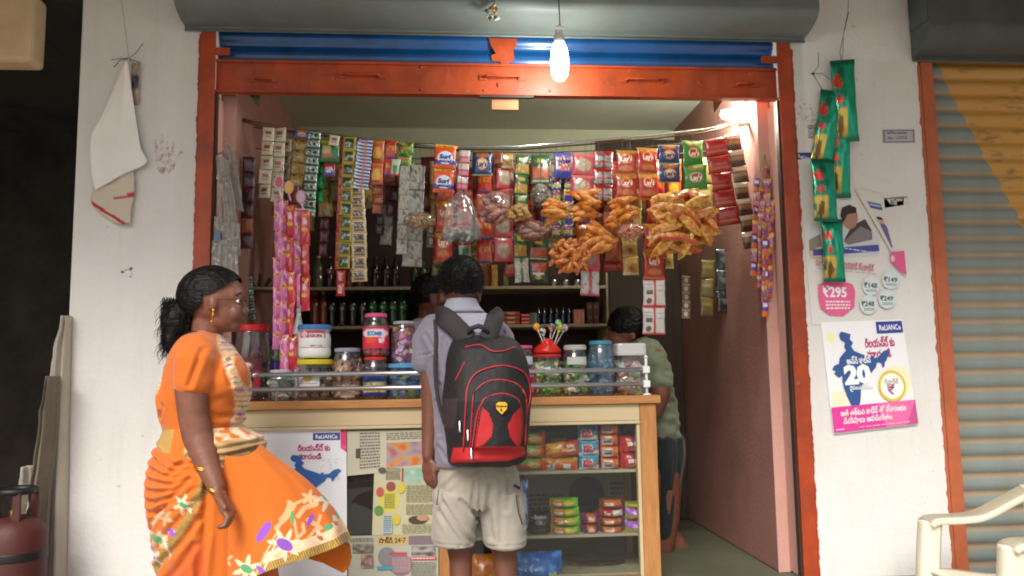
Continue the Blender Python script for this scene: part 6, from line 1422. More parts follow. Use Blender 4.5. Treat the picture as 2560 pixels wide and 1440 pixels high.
dr += [([(520,1096),(580,1112),(655,1100)],5,-.005),([(525,1112),(590,1128),(650,1116)],5,-.005)]
P = folds(P, N, dr); set_coords(me, P); u, v = to_px(P, YWN); c = np.empty((len(P), 3)); c[:] = ORG; fr = P[:, 1] < YWN + .05
dk = (u - 500) * .9 + (v - 1400) > 60; c[(v > 1300) & (u < 560) & (u - 400 > (1480 - v) * .9)] = ORD
def deco(c, u, v):
    d, t, s = dist_poly(u, v, [(590,1105),(572,1160),(545,1215),(520,1270),(480,1330),(440,1375),(405,1420),(380,1460)]); m = d < 11; c[m] = np.where((np.sin(t*1.1) > 0)[:, None], GLD, GLD * .6)[m]
    flower(c, u, v, 508, 1238, 24, 6, .3, CRM, GRN); flower(c, u, v, 462, 1268, 22, 5, .8, TAN, TAN*.8); flower(c, u, v, 477, 1302, 10, 2, .2, CRM, PUR, .9); flower(c, u, v, 432, 1325, 26, 4, .9, TAN, GRN, .5)
    for k in range(9):
        d, t, s = dist_poly(u, v, [(438+k*3,1305+k*5),(455+k*2,1316+k*5),(468,1318+k*6)]); c[d < 1.7] = CRM
    flower(c, u, v, 420, 1368, 26, 5, .5, CRM, PUR, .25); flower(c, u, v, 402, 1350, 8, 2, 0, PUR, PUR); d, t, s = dist_poly(u, v, [(418,1290),(440,1270),(450,1262)]); c[d < 6] = TAN
    flower(c, u, v, 578, 1135, 22, 5, .2, CRM, PUR, .3); flower(c, u, v, 560, 1160, 14, 4, .2, CRM, ORG, .3)
deco(c, u, v)
bl_ = 1136 + 10*np.sin((u-540)/38) - np.maximum(0, u-600)*.25; wb_ = (v < bl_) & (u > 505) & (P[:,1] < YWN + .12); ln_ = nz(P, 40, 9, (.25,.25,2.2)); gb = np.array(C('#b08f5c'))[None] * (1 + .55*ln_)[:,None]; c[wb_] = gb[wb_]
tp_ = wb_ & (v < 1094 + 6*np.sin(u/17)); fl_ = nz(P, 34, 5); c[tp_] = TAN; c[tp_ & (fl_ > -.05)] = CRM; c[tp_ & (fl_ < -.32)] = ORG
c[(v < 1120) & (u < 470) & (v - (u-405)*.8 < 1102)] = GLD
paint(me, c); put(me, 'saree_skirt', 'cloth', woman)
# wind-blown pleats at the front
ns, nt = 260, 240; S_, T_ = np.meshgrid(np.linspace(0,1,ns+1), np.linspace(0,1,nt+1)); s = S_.ravel(); t = T_.ravel()
def curve(pts, q):
    a = interp(pts, 200); i = q * 199; k = np.clip(i.astype(int), 0, 198); f = (i - k)[:, None]; return a[k] * (1 - f) + a[k+1] * f
Lc = curve([(548,1135),(545,1230),(530,1340),(515,1440),(500,1520)], t); Rc = curve([(650,1112),(700,1152),(760,1195),(818,1252),(858,1308),(878,1346)], t)
top = curve([(548,1135),(590,1142),(630,1132),(650,1112)], s); botc = curve([(500,1520),(580,1472),(660,1432),(760,1398),(840,1368),(878,1346)], s)
co4 = (np.array([548,1135])*(1-s)[:,None] + np.array([650,1112])*s[:,None])*(1-t)[:,None] + (np.array([500,1520])*(1-s)[:,None] + np.array([878,1346])*s[:,None])*t[:,None]
UV = Lc*(1-s)[:,None] + Rc*s[:,None] + top*(1-t)[:,None] + botc*t[:,None] - co4
pu, pv = UV[:,0], UV[:,1]
fold = np.sin(s*14 + 1.6*np.sin(t*2.3 + s*4))*.7 + np.sin(s*31 + t*4)*.16 + .9*np.sin(s*6.5 + 1.0 + t)
dep = -.185 - .04*np.sin(np.pi*np.minimum(1, s*1.1))*t + .20*np.maximum(0, s-.62)**1.3*(.5+t) + fold*.020*(.25+t)
dep = np.where(s < .12, dep + (.12 - s) * .35, dep)
V3 = [W(a, b, YWN + .02 + d) for a, b, d in zip(pu, pv, dep)]
mb = MB(); mb.v = [tuple(p) for p in V3]; mb.c = [(1,1,1)]*len(V3); mb.f = [(j*(ns+1)+i,(j+1)*(ns+1)+i,(j+1)*(ns+1)+i+1,j*(ns+1)+i+1) for j in range(nt) for i in range(ns)]
me = mb.mesh('saree_pleats', True); c = np.empty((len(V3), 3)); c[:] = ORG; u, v = pu, pv
hem = [(500,1520),(580,1472),(660,1432),(760,1398),(840,1368),(878,1346)]
d, tt, sg = dist_poly(u, v, hem)
m = (d < 46) & (u > 660); c[m] = np.array(C('#e2bf98'))[None] * (1 + 0*d[m, None])
for cu, cv in ((800,1345),(840,1310),(720,1385)): flower(c, u, v, cu, cv, 22, 4, .4, CRM, ORG, .3)
m = (d < 21); c[m] = np.where((np.sin(tt*1.0) > -.1)[:, None], GLD*1.25, GLD*.55)[m]
for pts, w, col in (([(640,1440),(660,1395),(690,1335),(712,1285),(720,1262)],2.4,TAN),([(655,1438),(680,1380),(700,1330)],2,CRM),([(690,1320),(720,1290),(735,1265),(722,1255)],5,TAN),([(745,1290),(760,1270),(790,1260)],6,TAN),([(700,1300),(730,1262),(760,1250)],4,TAN),([(742,1345),(760,1330),(756,1310)],4,TAN),([(770,1345),(790,1320),(800,1290)],4,TAN),([(690,1392),(705,1360),(722,1372)],4,TAN),([(845,1290),(850,1320),(835,1340)],6,TAN),([(770,1300),(800,1320)],6,TAN),([(735,1300),(742,1340)],3,TAN)):
    dd, _, _ = dist_poly(u, v, pts); c[dd < w] = col
flower(c, u, v, 711, 1362, 40, 7, .25, CRM, PUR, .42); flower(c, u, v, 818, 1245, 34, 6, .2, CRM, GRN, .34); flower(c, u, v, 618, 1422, 34, 6, .35, CRM, GRN, .36); flower(c, u, v, 772, 1245, 20, 5, .1, TAN*1.1, TAN, .3); flower(c, u, v, 565, 1398, 20, 5, .4, TAN, TAN*.9, .3)
for cu, cv, rx, ry, rot, col in ((660,1330,30,11,-1.0,PUR),(775,1300,18,6,-1.1,PUR),(820,1318,12,8,-.4,GRN),(731,1295,18,5,1.5,GRN),(655,1425,16,6,.7,PUR),(862,1265,14,4,1.0,PUR),(842,1285,14,4,1.4,GRN)):
    x, y = u - cu, v - cv; m = ((x*math.cos(rot)+y*math.sin(rot))/rx)**2 + ((-x*math.sin(rot)+y*math.cos(rot))/ry)**2 < 1; c[m] = col
paint(me, c)
o = put(me, 'saree_pleats', 'cloth', woman); md = o.modifiers.new('thick', 'SOLIDIFY'); md.thickness = .003; md.offset = 1
# loose tip below the hem
mb = MB(); pts = [(770,1398),(790,1372),(850,1350),(874,1362),(878,1396),(872,1420),(858,1434),(838,1424),(806,1408)]
mb.prism([(W(a,b,YWN-.02).x, W(a,b,YWN-.02).z) for a, b in pts], YWN-.02, YWN+.0, col=tuple(ORG)); mb.build('saree_tip', 'cloth', woman, color=True, bevel=.004)
mb = MB()
for (cu, cv, ru, rot) in ((514,1172,26,.25),(516,1168,27,.25),(541,1222,20,.35),(542,1226,20,.35)):
    cc = W(cu, cv, YA - (.02 if cv < 1200 else .047)); pts = [cc + Matrix.Rotation(rot, 3, 'Y') @ Vector((ru*K*1.0*math.cos(a), ru*K*1.05*math.sin(a), 0)) for a in [2*math.pi*k/32 for k in range(33)]]
    mb.tube(pts, .0022, 8)
mb.build('bangle', 'gold', woman, smooth=True)

# ---------- schoolboy seen from behind
YBY = -.45
boy = thing('person', W(1200, 1700, YBY), 'person with a black and red backpack standing at the counter, seen from behind', 'person'); boy.location.z = 0
KB = mpp(YBY); skb = tuple(np.array(C('#6b4334')))
mb = MB()
ell_px(mb, 1152, 702, YBY-.005, 47, .088, 58); ell_px(mb, 1152, 742, YBY+.025, 40, .066, 44); limb_px(mb, [(1152,752,YBY-.012,29),(1154,785,YBY-.01,31),(1156,812,YBY,38)], 20)
for s, u in ((-1, 1105), (1, 1199)): ell_px(mb, u, 733, YBY+.006, 6, .016, 19, Euler((0, s*.12, 0))); ell_px(mb, u - s*2, 748, YBY+.004, 6, .012, 9)
ell_px(mb, 1152, 748, YBY+.098, 8, .016, 13); ell_px(mb, 1152, 770, YBY+.085, 14, .012, 5)   # nose and lips, facing the counter
body_loft(mb, [(800,1090,1220,.06,0),(840,1062,1250,.09,0),(920,1075,1245,.10,0),(1020,1085,1240,.095,0),(1100,1090,1240,.10,0),(1180,1095,1250,.11,0),(1230,1100,1255,.10,0)], YBY, 18)
for u0, u1, u2 in ((1146,1152,1158),(1252,1264,1262)):
    limb_px(mb, [(u0,1220,YBY,50),(u0+4,1330,YBY,40),(u1,1400,YBY,28),(u1,1440,YBY-.005,27),(u1+2,1520,YBY-.012,27),(u2,1640,YBY,19),(u2,1690,YBY,17)], 18)
    a = W(u2, 1700, YBY); a.z = .024; mb.limb([a + Vector((0,-.03,.01)), a + Vector((0,.05,.006)), a + Vector((0,.15,0))], [.030,.034,.024], 14)
limb_px(mb, [(1072,840,YBY,34),(1074,900,YBY-.01,27),(1077,960,YBY-.015,25),(1077,1030,YBY-.015,23),(1074,1090,YBY-.02,20),(1070,1140,YBY-.03,15)], 18)
hand(mb, W(1070,1146,YBY-.03), W(1072,1176,YBY-.035), (.75,-.6,0), ((1,.1),(.8,.55),(.2,1)), .0078, (.6,.5,.15), 1)
limb_px(mb, [(1242,840,YBY,34),(1262,910,YBY+.04,26),(1262,975,YBY+.12,22),(1235,960,YBY+.30,16)], 16)
hand(mb, W(1233,958,YBY+.31), W(1220,952,YBY+.36), (1,.2,0), ((1,-.1),(.9,-.4),(.5,-.8)), .0075, (0,.2,1), -1)
skin_body(mb, 'body', boy, skb, .0048, 4)
hcb = W(1152, 696, YBY-.006)
def keepb(p):
    dv = -(p.z - hcb.z) / KB; du = abs((p.x - hcb.x) / KB); back = p.y < hcb.y + .03
    lim = 54 - (du / 50) ** 2 * 22 if back else 4
    return dv < lim
hair_cap('hair', boy, hcb, (52*KB, .100, 57*KB), keepb, .0022, 90, 3)
q = random.Random(8); sp_ = []
for k in range(2600):
    a, b_ = q.uniform(0, 6.283), q.uniform(-.55, 1.0); r_ = math.sqrt(max(0, 1 - b_*b_)); d = Vector((r_*math.cos(a), r_*math.sin(a), b_)); p = hcb + Vector((d.x*53*KB, d.y*.10, d.z*57*KB))
    if not keepb(p): continue
    n_ = d.normalized(); sp_.append([p, p + n_*.006 + Vector((q.uniform(-.005,.005), q.uniform(-.005,.005), -.003)), p + n_*.010 + Vector((q.uniform(-.008,.008), q.uniform(-.008,.008), -.009))])
strands('hair_strands', boy, sp_, w=.0009)
# shirt
LIL, WHT = np.array(C('#746f7c')), np.array(C('#9695a4'))
mb = MB()
body_loft(mb, [(776,1112,1202,.065,.0),(790,1088,1226,.085,0),(810,1058,1250,.105,0),(850,1042,1262,.125,0),(920,1060,1258,.130,0),(1000,1078,1252,.128,0),(1080,1084,1250,.13,0),(1150,1086,1252,.135,0),(1163,1090,1250,.13,0)], YBY, 26, 48)
limb_px(mb, [(1086,818,YBY,34),(1068,850,YBY-.004,38),(1068,880,YBY-.01,38),(1066,902,YBY-.012,37)], 20); limb_px(mb, [(1226,818,YBY,34),(1250,850,YBY+.01,38),(1262,895,YBY+.04,36)], 18)
me = remesh(mb, 'shirt', .006, 5); P = coords(me); N = vnorm(me)
def foldsb(P, N, spec):
    u, v = to_px(P, YBY); h = np.zeros(len(P))
    for pts, w, dp in spec:
        d, t, s = dist_poly(u, v, pts); h += dp * np.exp(-(d/w)**2) - dp*.6*np.exp(-((d-w*1.6)/w)**2)
    return P + N * h[:, None]
P = foldsb(P, N, [([(1090,798),(1094,850),(1090,905)],4,-.006),([(1066,840),(1078,865),(1088,880)],5,-.006),([(1046,890),(1070,888),(1088,880)],3,-.004),([(1100,960),(1112,1040),(1106,1100)],6,-.007),([(1094,1000),(1100,1080)],5,-.006),([(1098,1110),(1116,1140)],5,-.005),([(1110,850),(1118,930)],6,-.005)]); P += N * (.0035*nz(P, 16, 6) + .0015*nz(P, 45, 2))[:, None]; set_coords(me, P)
u, v = to_px(P, YBY); c = np.empty((len(P), 3)); c[:] = LIL; yk_ = (v < 835) & (u > 1112 + (v-770)*.45) & (u < 1232 - (v-770)*.15); c[yk_] = WHT; paint(me, c); put(me, 'shirt', 'cloth', boy)
mb = MB(); rings = []
for (v_, w_, h_) in ((748,37,.064),(757,41,.070),(768,46,.076),(777,54,.086),(783,60,.090)):
    rings.append(ring_px(v_ , 1154-w_, 1154+w_, h_, YBY, 0, 40))
mb.loft(rings); mb.c = [tuple(np.array(C('#8c8e9a')))]*len(mb.v); mb.build('collar', 'cloth', boy, smooth=True, color=True)
# shorts with cargo pockets
mb = MB()
body_loft(mb, [(1140,1090,1256,.125,0),(1170,1092,1290,.125,0),(1210,1088,1300,.125,0),(1240,1090,1302,.12,0),(1262,1096,1300,.105,0)], YBY, 12, 44)
body_loft(mb, [(1225,1086,1200,.115,0),(1280,1082,1196,.110,0),(1330,1078,1190,.108,0),(1352,1082,1186,.106,0),(1358,1086,1184,.104,0)], YBY, 14, 36, 2.5); body_loft(mb, [(1225,1192,1304,.115,0),(1280,1200,1310,.110,0),(1330,1206,1314,.108,0),(1354,1210,1314,.106,0),(1362,1213,1312,.104,0)], YBY, 14, 36, 2.5)
ell_px(mb, 1090, 1255, YBY, 7, .05, 36); ell_px(mb, 1304, 1270, YBY, 9, .05, 46)
me = remesh(mb, 'shorts', .0055, 2); P = coords(me); N = vnorm(me)
P = foldsb(P, N, [([(1098,1230),(1130,1280),(1178,1345)],5,-.008),([(1186,1190),(1180,1240),(1190,1290)],6,-.009),([(1140,1180),(1110,1210),(1096,1235)],6,-.006),([(1196,1180),(1196,1270)],5,-.010),([(1225,1200),(1215,1260),(1225,1330)],8,-.006),([(1270,1190),(1262,1260)],8,-.005),([(1290,1230),(1300,1290),(1308,1310)],4,-.006),([(1150,1240),(1185,1275)],6,-.006),([(1084,1345),(1184,1350)],2.5,-.003),([(1212,1352),(1312,1348)],2.5,-.003),([(1100,1270),(1140,1330),(1150,1350)],6,-.005),([(1250,1220),(1246,1340)],7,-.004)]); P += N * (.004*nz(P, 13, 7) + .0015*nz(P, 40, 3))[:, None]; set_coords(me, P)
c = np.empty((len(P), 3)); c[:] = np.array(C('#979184')); c *= (1 + .10*nz(P, 9, 2))[:, None]; paint(me, c); put(me, 'shorts', 'cloth', boy)
for pts, s in (([(1096,1225),(1092,1262)], .0016), ([(1285,1213),(1300,1222)], .005), ([(1290,1238),(1296,1280),(1306,1312)], .0018)):
    MB().tube([W(a, b, YBY-.118) for a, b in pts], s, 6).build('pocket_trim', 'black', boy, smooth=True)

# backpack
YK = YBY - .13
bp = thing('backpack', W(1225,1168,YK), 'black school backpack with red piping and red lower panels worn by the boy', 'backpack')
BO = [(838,1158,1262),(846,1138,1284),(860,1126,1300),(890,1118,1314),(930,1112,1324),(985,1106,1330),(1030,1106,1326),(1080,1112,1322),(1120,1116,1319),(1145,1118,1316),(1158,1122,1302),(1168,1140,1270)]
LB = interp(BO, 170); NS = 200; DEP = .17
def bagy(u, v, a, b):
    s_ = (u - a) / (b - a) * 2 - 1; tv = (v - 838) / (1168 - 838)
    lo = (1 - abs(s_) ** 3.2) ** .6 if abs(s_) < 1 else 0
    lo *= min(1, (tv / .10)) ** .6 if tv < .10 else 1
    lo *= (1 - max(0, (tv - .93) / .07) ** 2 * .35)
    base = .06 + .09 * min(1, tv / .5) ** .7
    inner = .022 if inpoly(np.array([u]), np.array([v]), PK2)[0] else 0
    inner += .018 if inpoly(np.array([u]), np.array([v]), PK3)[0] else 0
    return -lo * (base + inner)
PK1 = [(1162,1122),(1164,1020),(1170,965),(1195,930),(1255,914),(1305,926),(1324,950),(1331,985),(1318,1040),(1316,1118)]
PK2 = [(1178,1120),(1182,1020),(1187,982),(1212,957),(1250,949),(1292,960),(1313,982),(1318,1015),(1314,1118)]
PK3 = [(1188,1119),(1202,1016),(1220,993),(1252,984),(1286,992),(1300,1010),(1306,1060),(1298,1119)]
vs = []; cs = []
PE1 = [(1206,1018),(1222,1033),(1233,1062),(1229,1090),(1210,1110),(1188,1119),(1196,1070)]
PE2 = [(1300,1018),(1284,1035),(1271,1062),(1275,1090),(1288,1110),(1297,1119),(1305,1060)]
BND = [(1133,1119),(1312,1116),(1314,1138),(1270,1152),(1127,1158)]
uu = np.empty((170, NS+1)); vv = np.empty_like(uu); 
for j, (v, a, b) in enumerate(LB):
    for i in range(NS + 1):
        e = i / NS; e = .5 - .5 * math.cos(math.pi * e); u = a + (b - a) * e; uu[j, i] = u; vv[j, i] = v
        vs.append(tuple(W(u, v, YK + bagy(u, v, a, b))))
BLK = np.array(C('#121012')); cc = np.empty(uu.shape + (3,)); cc[:] = BLK
mp_ = (uu < 1146) & (vv > 995) & (vv < 1070) & (uu < 1146 - (vv - 995) * .12); cc[mp_] = np.array(C('#33242c'))
RD = np.array(C('#b01a1e'))
for pg in (PE1, PE2, BND): cc[inpoly(uu, vv, pg)] = RD
n = len(vs); fs = [(j*(NS+1)+i,(j+1)*(NS+1)+i,(j+1)*(NS+1)+i+1,j*(NS+1)+i+1) for j in range(169) for i in range(NS)]
back = [(x, YK + .045, z) for x, y, z in vs]
rim = [j*(NS+1) for j in range(170)] + [169*(NS+1)+i for i in range(1,NS+1)] + [j*(NS+1)+NS for j in range(168,-1,-1)] + list(range(NS-1,0,-1))
fs += [tuple(n+i for i in reversed(f)) for f in fs[:169*NS]] + [(rim[i], n+rim[i], n+rim[(i+1)%len(rim)], rim[(i+1)%len(rim)]) for i in range(len(rim))]
mb = MB(); mb.v = vs + back; mb.f = fs; mb.c = [tuple(q_) for q_ in cc.reshape(-1, 3)] + [tuple(BLK)]*n
me = mb.mesh('bag', True, color=True); b_ = bmesh.new(); b_.from_mesh(me); bmesh.ops.recalc_face_normals(b_, faces=b_.faces); b_.to_mesh(me); b_.free()
P = coords(me); N = vnorm(me); set_coords(me, P + N * (.0035 * nz(P, 14, 5) + .0012 * nz(P, 50, 6))[:, None]); put(me, 'bag', 'bag_cloth', bp)
def bag_pt(u, v, off=.003):
    k = np.searchsorted(LB[:, 0], v); k = min(max(k, 0), 169); a, b = LB[k, 1], LB[k, 2]
    u = min(max(u, a + .5), b - .5); return W(u, v, YK + bagy(u, v, a, b) - off)
def on_bag(pts, n=60): return [bag_pt(*p) for p in interp(pts, n)]
for pts in ([(1158,1128),(1164,1020),(1170,965),(1195,930),(1255,914),(1303,926),(1321,950),(1326,990),(1316,1040),(1314,1112)], [(1175,1120),(1181,1020),(1187,982),(1212,957),(1250,949),(1290,959),(1311,982),(1316,1018),(1312,1112)], [(1188,1119),(1202,1016),(1220,993),(1252,984),(1286,992),(1300,1010),(1306,1060),(1299,1116)], [(1180,1119),(1194,1030),(1210,1004)]):
    P_ = on_bag(pts, 70); P_ = [P_[0]] + [ (P_[i-1] + P_[i]*2 + P_[i+1]) / 4 for i in range(1, len(P_)-1)] + [P_[-1]]
    MB().tube(P_, .0026, 6).build('piping', 'red_trim', bp, smooth=True)
MB().tube(on_bag([(1162,868),(1200,862),(1232,878),(1262,876),(1290,866)], 30), .0022, 6).build('piping', 'red_trim', bp, smooth=True)
MB().tube(on_bag([(1138,952),(1150,928),(1162,905)], 12), .0022, 6).build('piping', 'red_trim', bp, smooth=True)
for u, v in ((1149,1064), (1169,1086), (1178,1132)):
    a = bag_pt(u, v-10, .006); b = bag_pt(u+1, v+14, .012); b.y = min(a.y, b.y) - .003
    mb = MB(); mb.limb([a, b], [.0035, .0045], 8); mb.build('zip_pull', 'steel', bp, smooth=True)
sh = [(1240,1010),(1246,1005),(1262,1005),(1268,1010),(1267,1022),(1254,1036),(1241,1022)]
c0 = bag_pt(1254, 1018, .006)
MB().prism([(W(a, b, c0.y).x, W(a, b, c0.y).z) for a, b in sh], c0.y - .003, c0.y + .004).build('badge', mat('badge', C('#d0a21e'), .4), bp)
g, fs_, tw = text_geo('Radeed', .04)
mb = MB()
for body, vv_, wv, hv in (('Radeed', 1015, 22, 5), ('R', 1025, 6, 7)):
    g, fs_, tw = text_geo(body, .03); ctr = W(1254, vv_, c0.y - .004); mb.add([(ctr.x + (x/tw-.5)*wv*K, c0.y - .0042, ctr.z + (y/.7-.5)*hv*K) for x, y in g], fs_, C('#2a1c0c'))
mb.build('lettering', 'print', bp, color=True, fix=False)
def strap(name, pts, w, m, parent, t=.012):
    """flat webbing along photo points (u, v, y)"""
    pts = interp(pts, 26); rings = []
    P_ = [W(*p) for p in pts]
    for i, p in enumerate(P_):
        tg = (P_[min(i+1,25)] - P_[max(i-1,0)]).normalized(); s_ = tg.cross(Vector((0,-1,0))); s_ = s_.normalized() if s_.length > .1 else Vector((1,0,0)); n_ = s_.cross(tg).normalized(); h = w * mpp(pts[i][2]) / 2
        rings.append([p + s_*h + n_*t*.2, p + s_*h*.9 + n_*t*.5, p - s_*h*.9 + n_*t*.5, p - s_*h + n_*t*.2, p - s_*h + -n_*t*.3, p + s_*h - n_*t*.3])
    return MB().loft(rings).build(name, m, parent, smooth=True)
mat('strap_cloth', C('#262224'), .75, bump=.2, bscale=200)
strap('shoulder_strap', [(1092,792,YBY-.06),(1105,790,YBY-.11),(1128,806,YBY-.135),(1158,836,YBY-.145),(1172,850,YBY-.15)], 50, 'strap_cloth', bp); strap('shoulder_strap', [(1228,782,YBY-.05),(1238,790,YBY-.11),(1232,812,YBY-.135),(1222,840,YBY-.15),(1214,850,YBY-.15)], 44, 'strap_cloth', bp)
strap('shoulder_strap', [(1088,800,YBY-.075),(1090,850,YBY-.110),(1088,930,YBY-.125),(1096,1000,YBY-.13),(1112,1060,YBY-.13)], 10, 'strap_cloth', bp, .006)
MB().tube([W(*p) for p in ((1170,842,YK-.01),(1176,822,YK-.03),(1196,815,YK-.035),(1216,822,YK-.03),(1222,842,YK-.01))], .009, 10).build('top_handle', 'strap_cloth', bp, smooth=True)

# ---------- shopkeeper's dark head left of the boy, behind the counter
YQ = .72
kp = thing('person', W(1075, 1200, YQ), 'person with short dark hair half hidden left of the schoolboy, behind the counter', 'person'); kp.location.z = ZF
mb = MB(); ell_px(mb, 1072, 738, YQ, 36, .088, 46); ell_px(mb, 1084, 766, YQ-.01, 28, .066, 30); limb_px(mb, [(1072,775,YQ,24),(1070,805,YQ,28)], 16); ell_px(mb, 1086, 754, YQ-.078, 9, .010, 16); ell_px(mb, 1108, 764, YQ-.02, 9, .02, 9)
body_loft(mb, [(800,1035,1110,.06,0),(825,1010,1136,.09,0),(900,1015,1130,.11,0),(1000,1020,1126,.11,0),(1100,1015,1130,.13,0)], YQ, 12); zz = kp.location.z
for u in (1048, 1096): mb.limb([W(u, 1080, YQ), Vector((W(u, 1080, YQ).x, YQ, ZF+.45)), Vector((W(u, 1080, YQ).x, YQ, ZF+.04))], [.085,.06,.045], 14)
skin_body(mb, 'body', kp, skb, .006, 4)
hk = W(1066, 732, YQ); KQ = mpp(YQ)
hair_cap('hair', kp, hk, (40*KQ, .100, 48*KQ), lambda p: not ((p.x-hk.x)/KQ > 10 and -(p.z-hk.z)/KQ > 6) and -(p.z-hk.z)/KQ < 30, .005, 60, 5)
mb = MB(); body_loft(mb, [(796,1040,1104,.065,0),(815,1012,1130,.10,0),(850,1004,1140,.12,0),(950,1010,1136,.125,0),(1100,1006,1136,.14,0)], YQ, 14); me = remesh(mb, 'shirt', .008, 4); P = coords(me); paint(me, np.tile(np.array(C('#a8a4a8')), (len(P), 1))); put(me, 'shirt', 'cloth', kp)

# ---------- girl bending at the right end of the counter, inside the shop
YG = .66
gl = thing('person', W(1680, 1440, YG), 'person in a pale green shirt bending at the right end inside the shop', 'person'); gl.location.z = ZF
KG = mpp(YG); mb = MB()
ell_px(mb, 1562, 822, YG, 44, .085, 46); ell_px(mb, 1548, 850, YG, 34, .066, 34); ell_px(mb, 1512, 850, YG, 8, .016, 9); ell_px(mb, 1582, 838, YG-.082, 8, .010, 14); limb_px(mb, [(1580,850,YG,24),(1604,876,YG,28)], 16)
limb_px(mb, [(1600,885,YG,42),(1625,960,YG,50),(1640,1050,YG,52),(1650,1140,YG,56)], 20)
limb_px(mb, [(1628,890,YG-.12,34),(1648,940,YG-.16,28),(1652,985,YG-.17,24),(1638,1030,YG-.15,20),(1600,1050,YG-.12,16)], 16)
limb_px(mb, [(1610,890,YG+.12,34),(1590,960,YG+.16,26),(1550,1020,YG+.14,18)], 14)
limb_px(mb, [(1655,1180,YG-.06,48),(1662,1300,YG-.06,36),(1655,1380,YG-.05,26),(1650,1440,YG-.05,20)], 16)
limb_px(mb, [(1650,1180,YG+.06,46),(1645,1300,YG+.06,36),(1680,1350,YG+.04,26),(1715,1385,YG+.03,20)], 16)
a = W(1652, 1440, YG-.05); a.z = ZF + .028; mb.limb([a + Vector((.03,0,.01)), a + Vector((-.05,0,.004)), a + Vector((-.13,0,-.003))], [.032,.032,.022], 12)
limb_px(mb, [(1722,1390,YG+.03,19),(1738,1384,YG+.03,20),(1738,1410,YG+.03,17),(1730,1440,YG+.03,13)], 14)
skin_body(mb, 'body', gl, tuple(np.array(C('#7a4c3c'))), .006, 4)
hg = W(1568, 814, YG)
hair_cap('hair', gl, hg, (50*KG, .098, 50*KG), lambda p: not ((p.x-hg.x)/KG < 12 and -(p.z-hg.z)/KG > 22) and -(p.z-hg.z)/KG < 42, .004, 60, 9)
mb = MB(); limb_px(mb, [(1596,880,YG,44),(1622,940,YG,56),(1640,1040,YG,56),(1652,1112,YG,52)], 22); limb_px(mb, [(1622,882,YG-.10,38),(1640,920,YG-.15,38),(1650,950,YG-.16,34)], 16); limb_px(mb, [(1606,882,YG+.1,38),(1596,930,YG+.15,34)], 16)
me = remesh(mb, 'shirt', .007, 4); P = coords(me); N = vnorm(me); set_coords(me, P + N*(.010*nz(P, 14, 3, (1,1,2))+.004*nz(P,40,4))[:, None]); paint(me, np.tile(np.array(C('#6e785f')), (len(P), 1))); put(me, 'shirt', 'cloth', gl)
mb = MB(); body_loft(mb, [(1090,1600,1705,.15,0),(1150,1596,1704,.16,0),(1250,1600,1694,.14,0),(1330,1604,1680,.13,0)], YG, 16, 44); me = remesh(mb, 'skirt', .007, 4); P = coords(me); N = vnorm(me); set_coords(me, P + N*(.022*nz(P, 14, 3, (2,2,.15)))[:, None]); paint(me, np.tile(np.array(C('#101c1a')), (len(P), 1))); put(me, 'skirt', 'cloth', gl)
for (u, v, w, rot) in ((1728,1388,22,1.0),(1651,1428,22,.1)):
    cc_ = W(u, v, YG + (.03 if u > 1700 else -.05)); pts = [cc_ + Matrix.Rotation(rot, 3, 'Y') @ Vector((w*KG*math.cos(a), w*KG*math.sin(a), 0)) for a in [2*math.pi*k/24 for k in range(25)]]; MB().tube(pts, .003, 6).build('anklet', 'steel', gl, smooth=True)

# ------------------------------------------------------------------ lamps
def bulb(label, u, vtop, vbot, y, wpx, m, wire_to=None, tilt=None):
    t = thing('light_bulb', W(u, vtop, y), label, 'light bulb'); a, b = W(u, vtop, y), W(u, vbot, y); L = a.z - b.z; r = wpx * mpp(y) / 2
    MB().lathe((b.x, y, b.z), [(r*.1,0),(r*.55,L*.03),(r*.9,L*.12),(r,L*.28),(r*.96,L*.48),(r*.75,L*.62),(r*.6,L*.68)], 24).build('globe', m, t, smooth=True)
    MB().lathe((b.x, y, b.z + L*.68), [(r*.62,0),(r*.66,L*.04),(r*.60,L*.14),(r*.45,L*.17),(r*.45,L*.26),(r*.55,L*.27),(r*.55,L*.31),(r*.2,L*.34)], 20).build('holder', 'white_plastic', t, smooth=True)
    if wire_to: MB().tube([(a.x, y, a.z - .005)] + [tuple(p) for p in wire_to], .0022, 6).build('flex', 'wire', t, smooth=True)
    return t
YU = -.26
bulb('glowing white bulb hanging on a wire in front of the shutter bar', 1400, 68, 202, YU, 46, 'bulb_glow', [W(1398, 30, YU), W(1396, -30, YU), Vector((W(1396,-30,YU).x, YU, ZTOP-.01))])
wb = thing('wall_lamp', W(1868, 268, .16), 'bright lamp on the right inside wall, half hidden by the pole', 'wall lamp')
p = Vector((XWR - .004, .26, W(1860, 272, .26).z))
MB().box((XWR-.016,.235,p.z-.03),(XWR-.0005,.285,p.z+.03)).build('base', 'white_plastic', wb, bevel=.003)
MB().limb([p + Vector((-.014,0,.0)), p + Vector((-.05,.0,-.012))], [.016,.018], 14).build('holder', 'cream_plastic', wb, smooth=True)
MB().ell(p + Vector((-.085,0,-.028)), (.026,.022,.022)).build('globe', 'bulb_warm', wb, smooth=True)

# ------------------------------------------------------------------ door added to darken the back right of the shop
dk = thing('dark_backing', ((XS1+XWR)/2, YB-.04, ZF), 'added dark brown door right of the shelves', 'backing')
x0, x1, zd = XS1 + .03, XWR - .004, W(1600, 352, YB).z
MB().box((x0,YB-.03,ZF+.002),(x1,YB-.012,zd)).build('leaf', 'dark_wood', dk, bevel=.003)
for k in range(3):
    za = ZF + .1 + k * (zd - ZF - .1) / 3; MB().box((x0+.05,YB-.036,za),(x1-.05,YB-.0305,za + (zd-ZF-.1)/3 - .08)).build('panel', 'dark_wood', dk, bevel=.004)

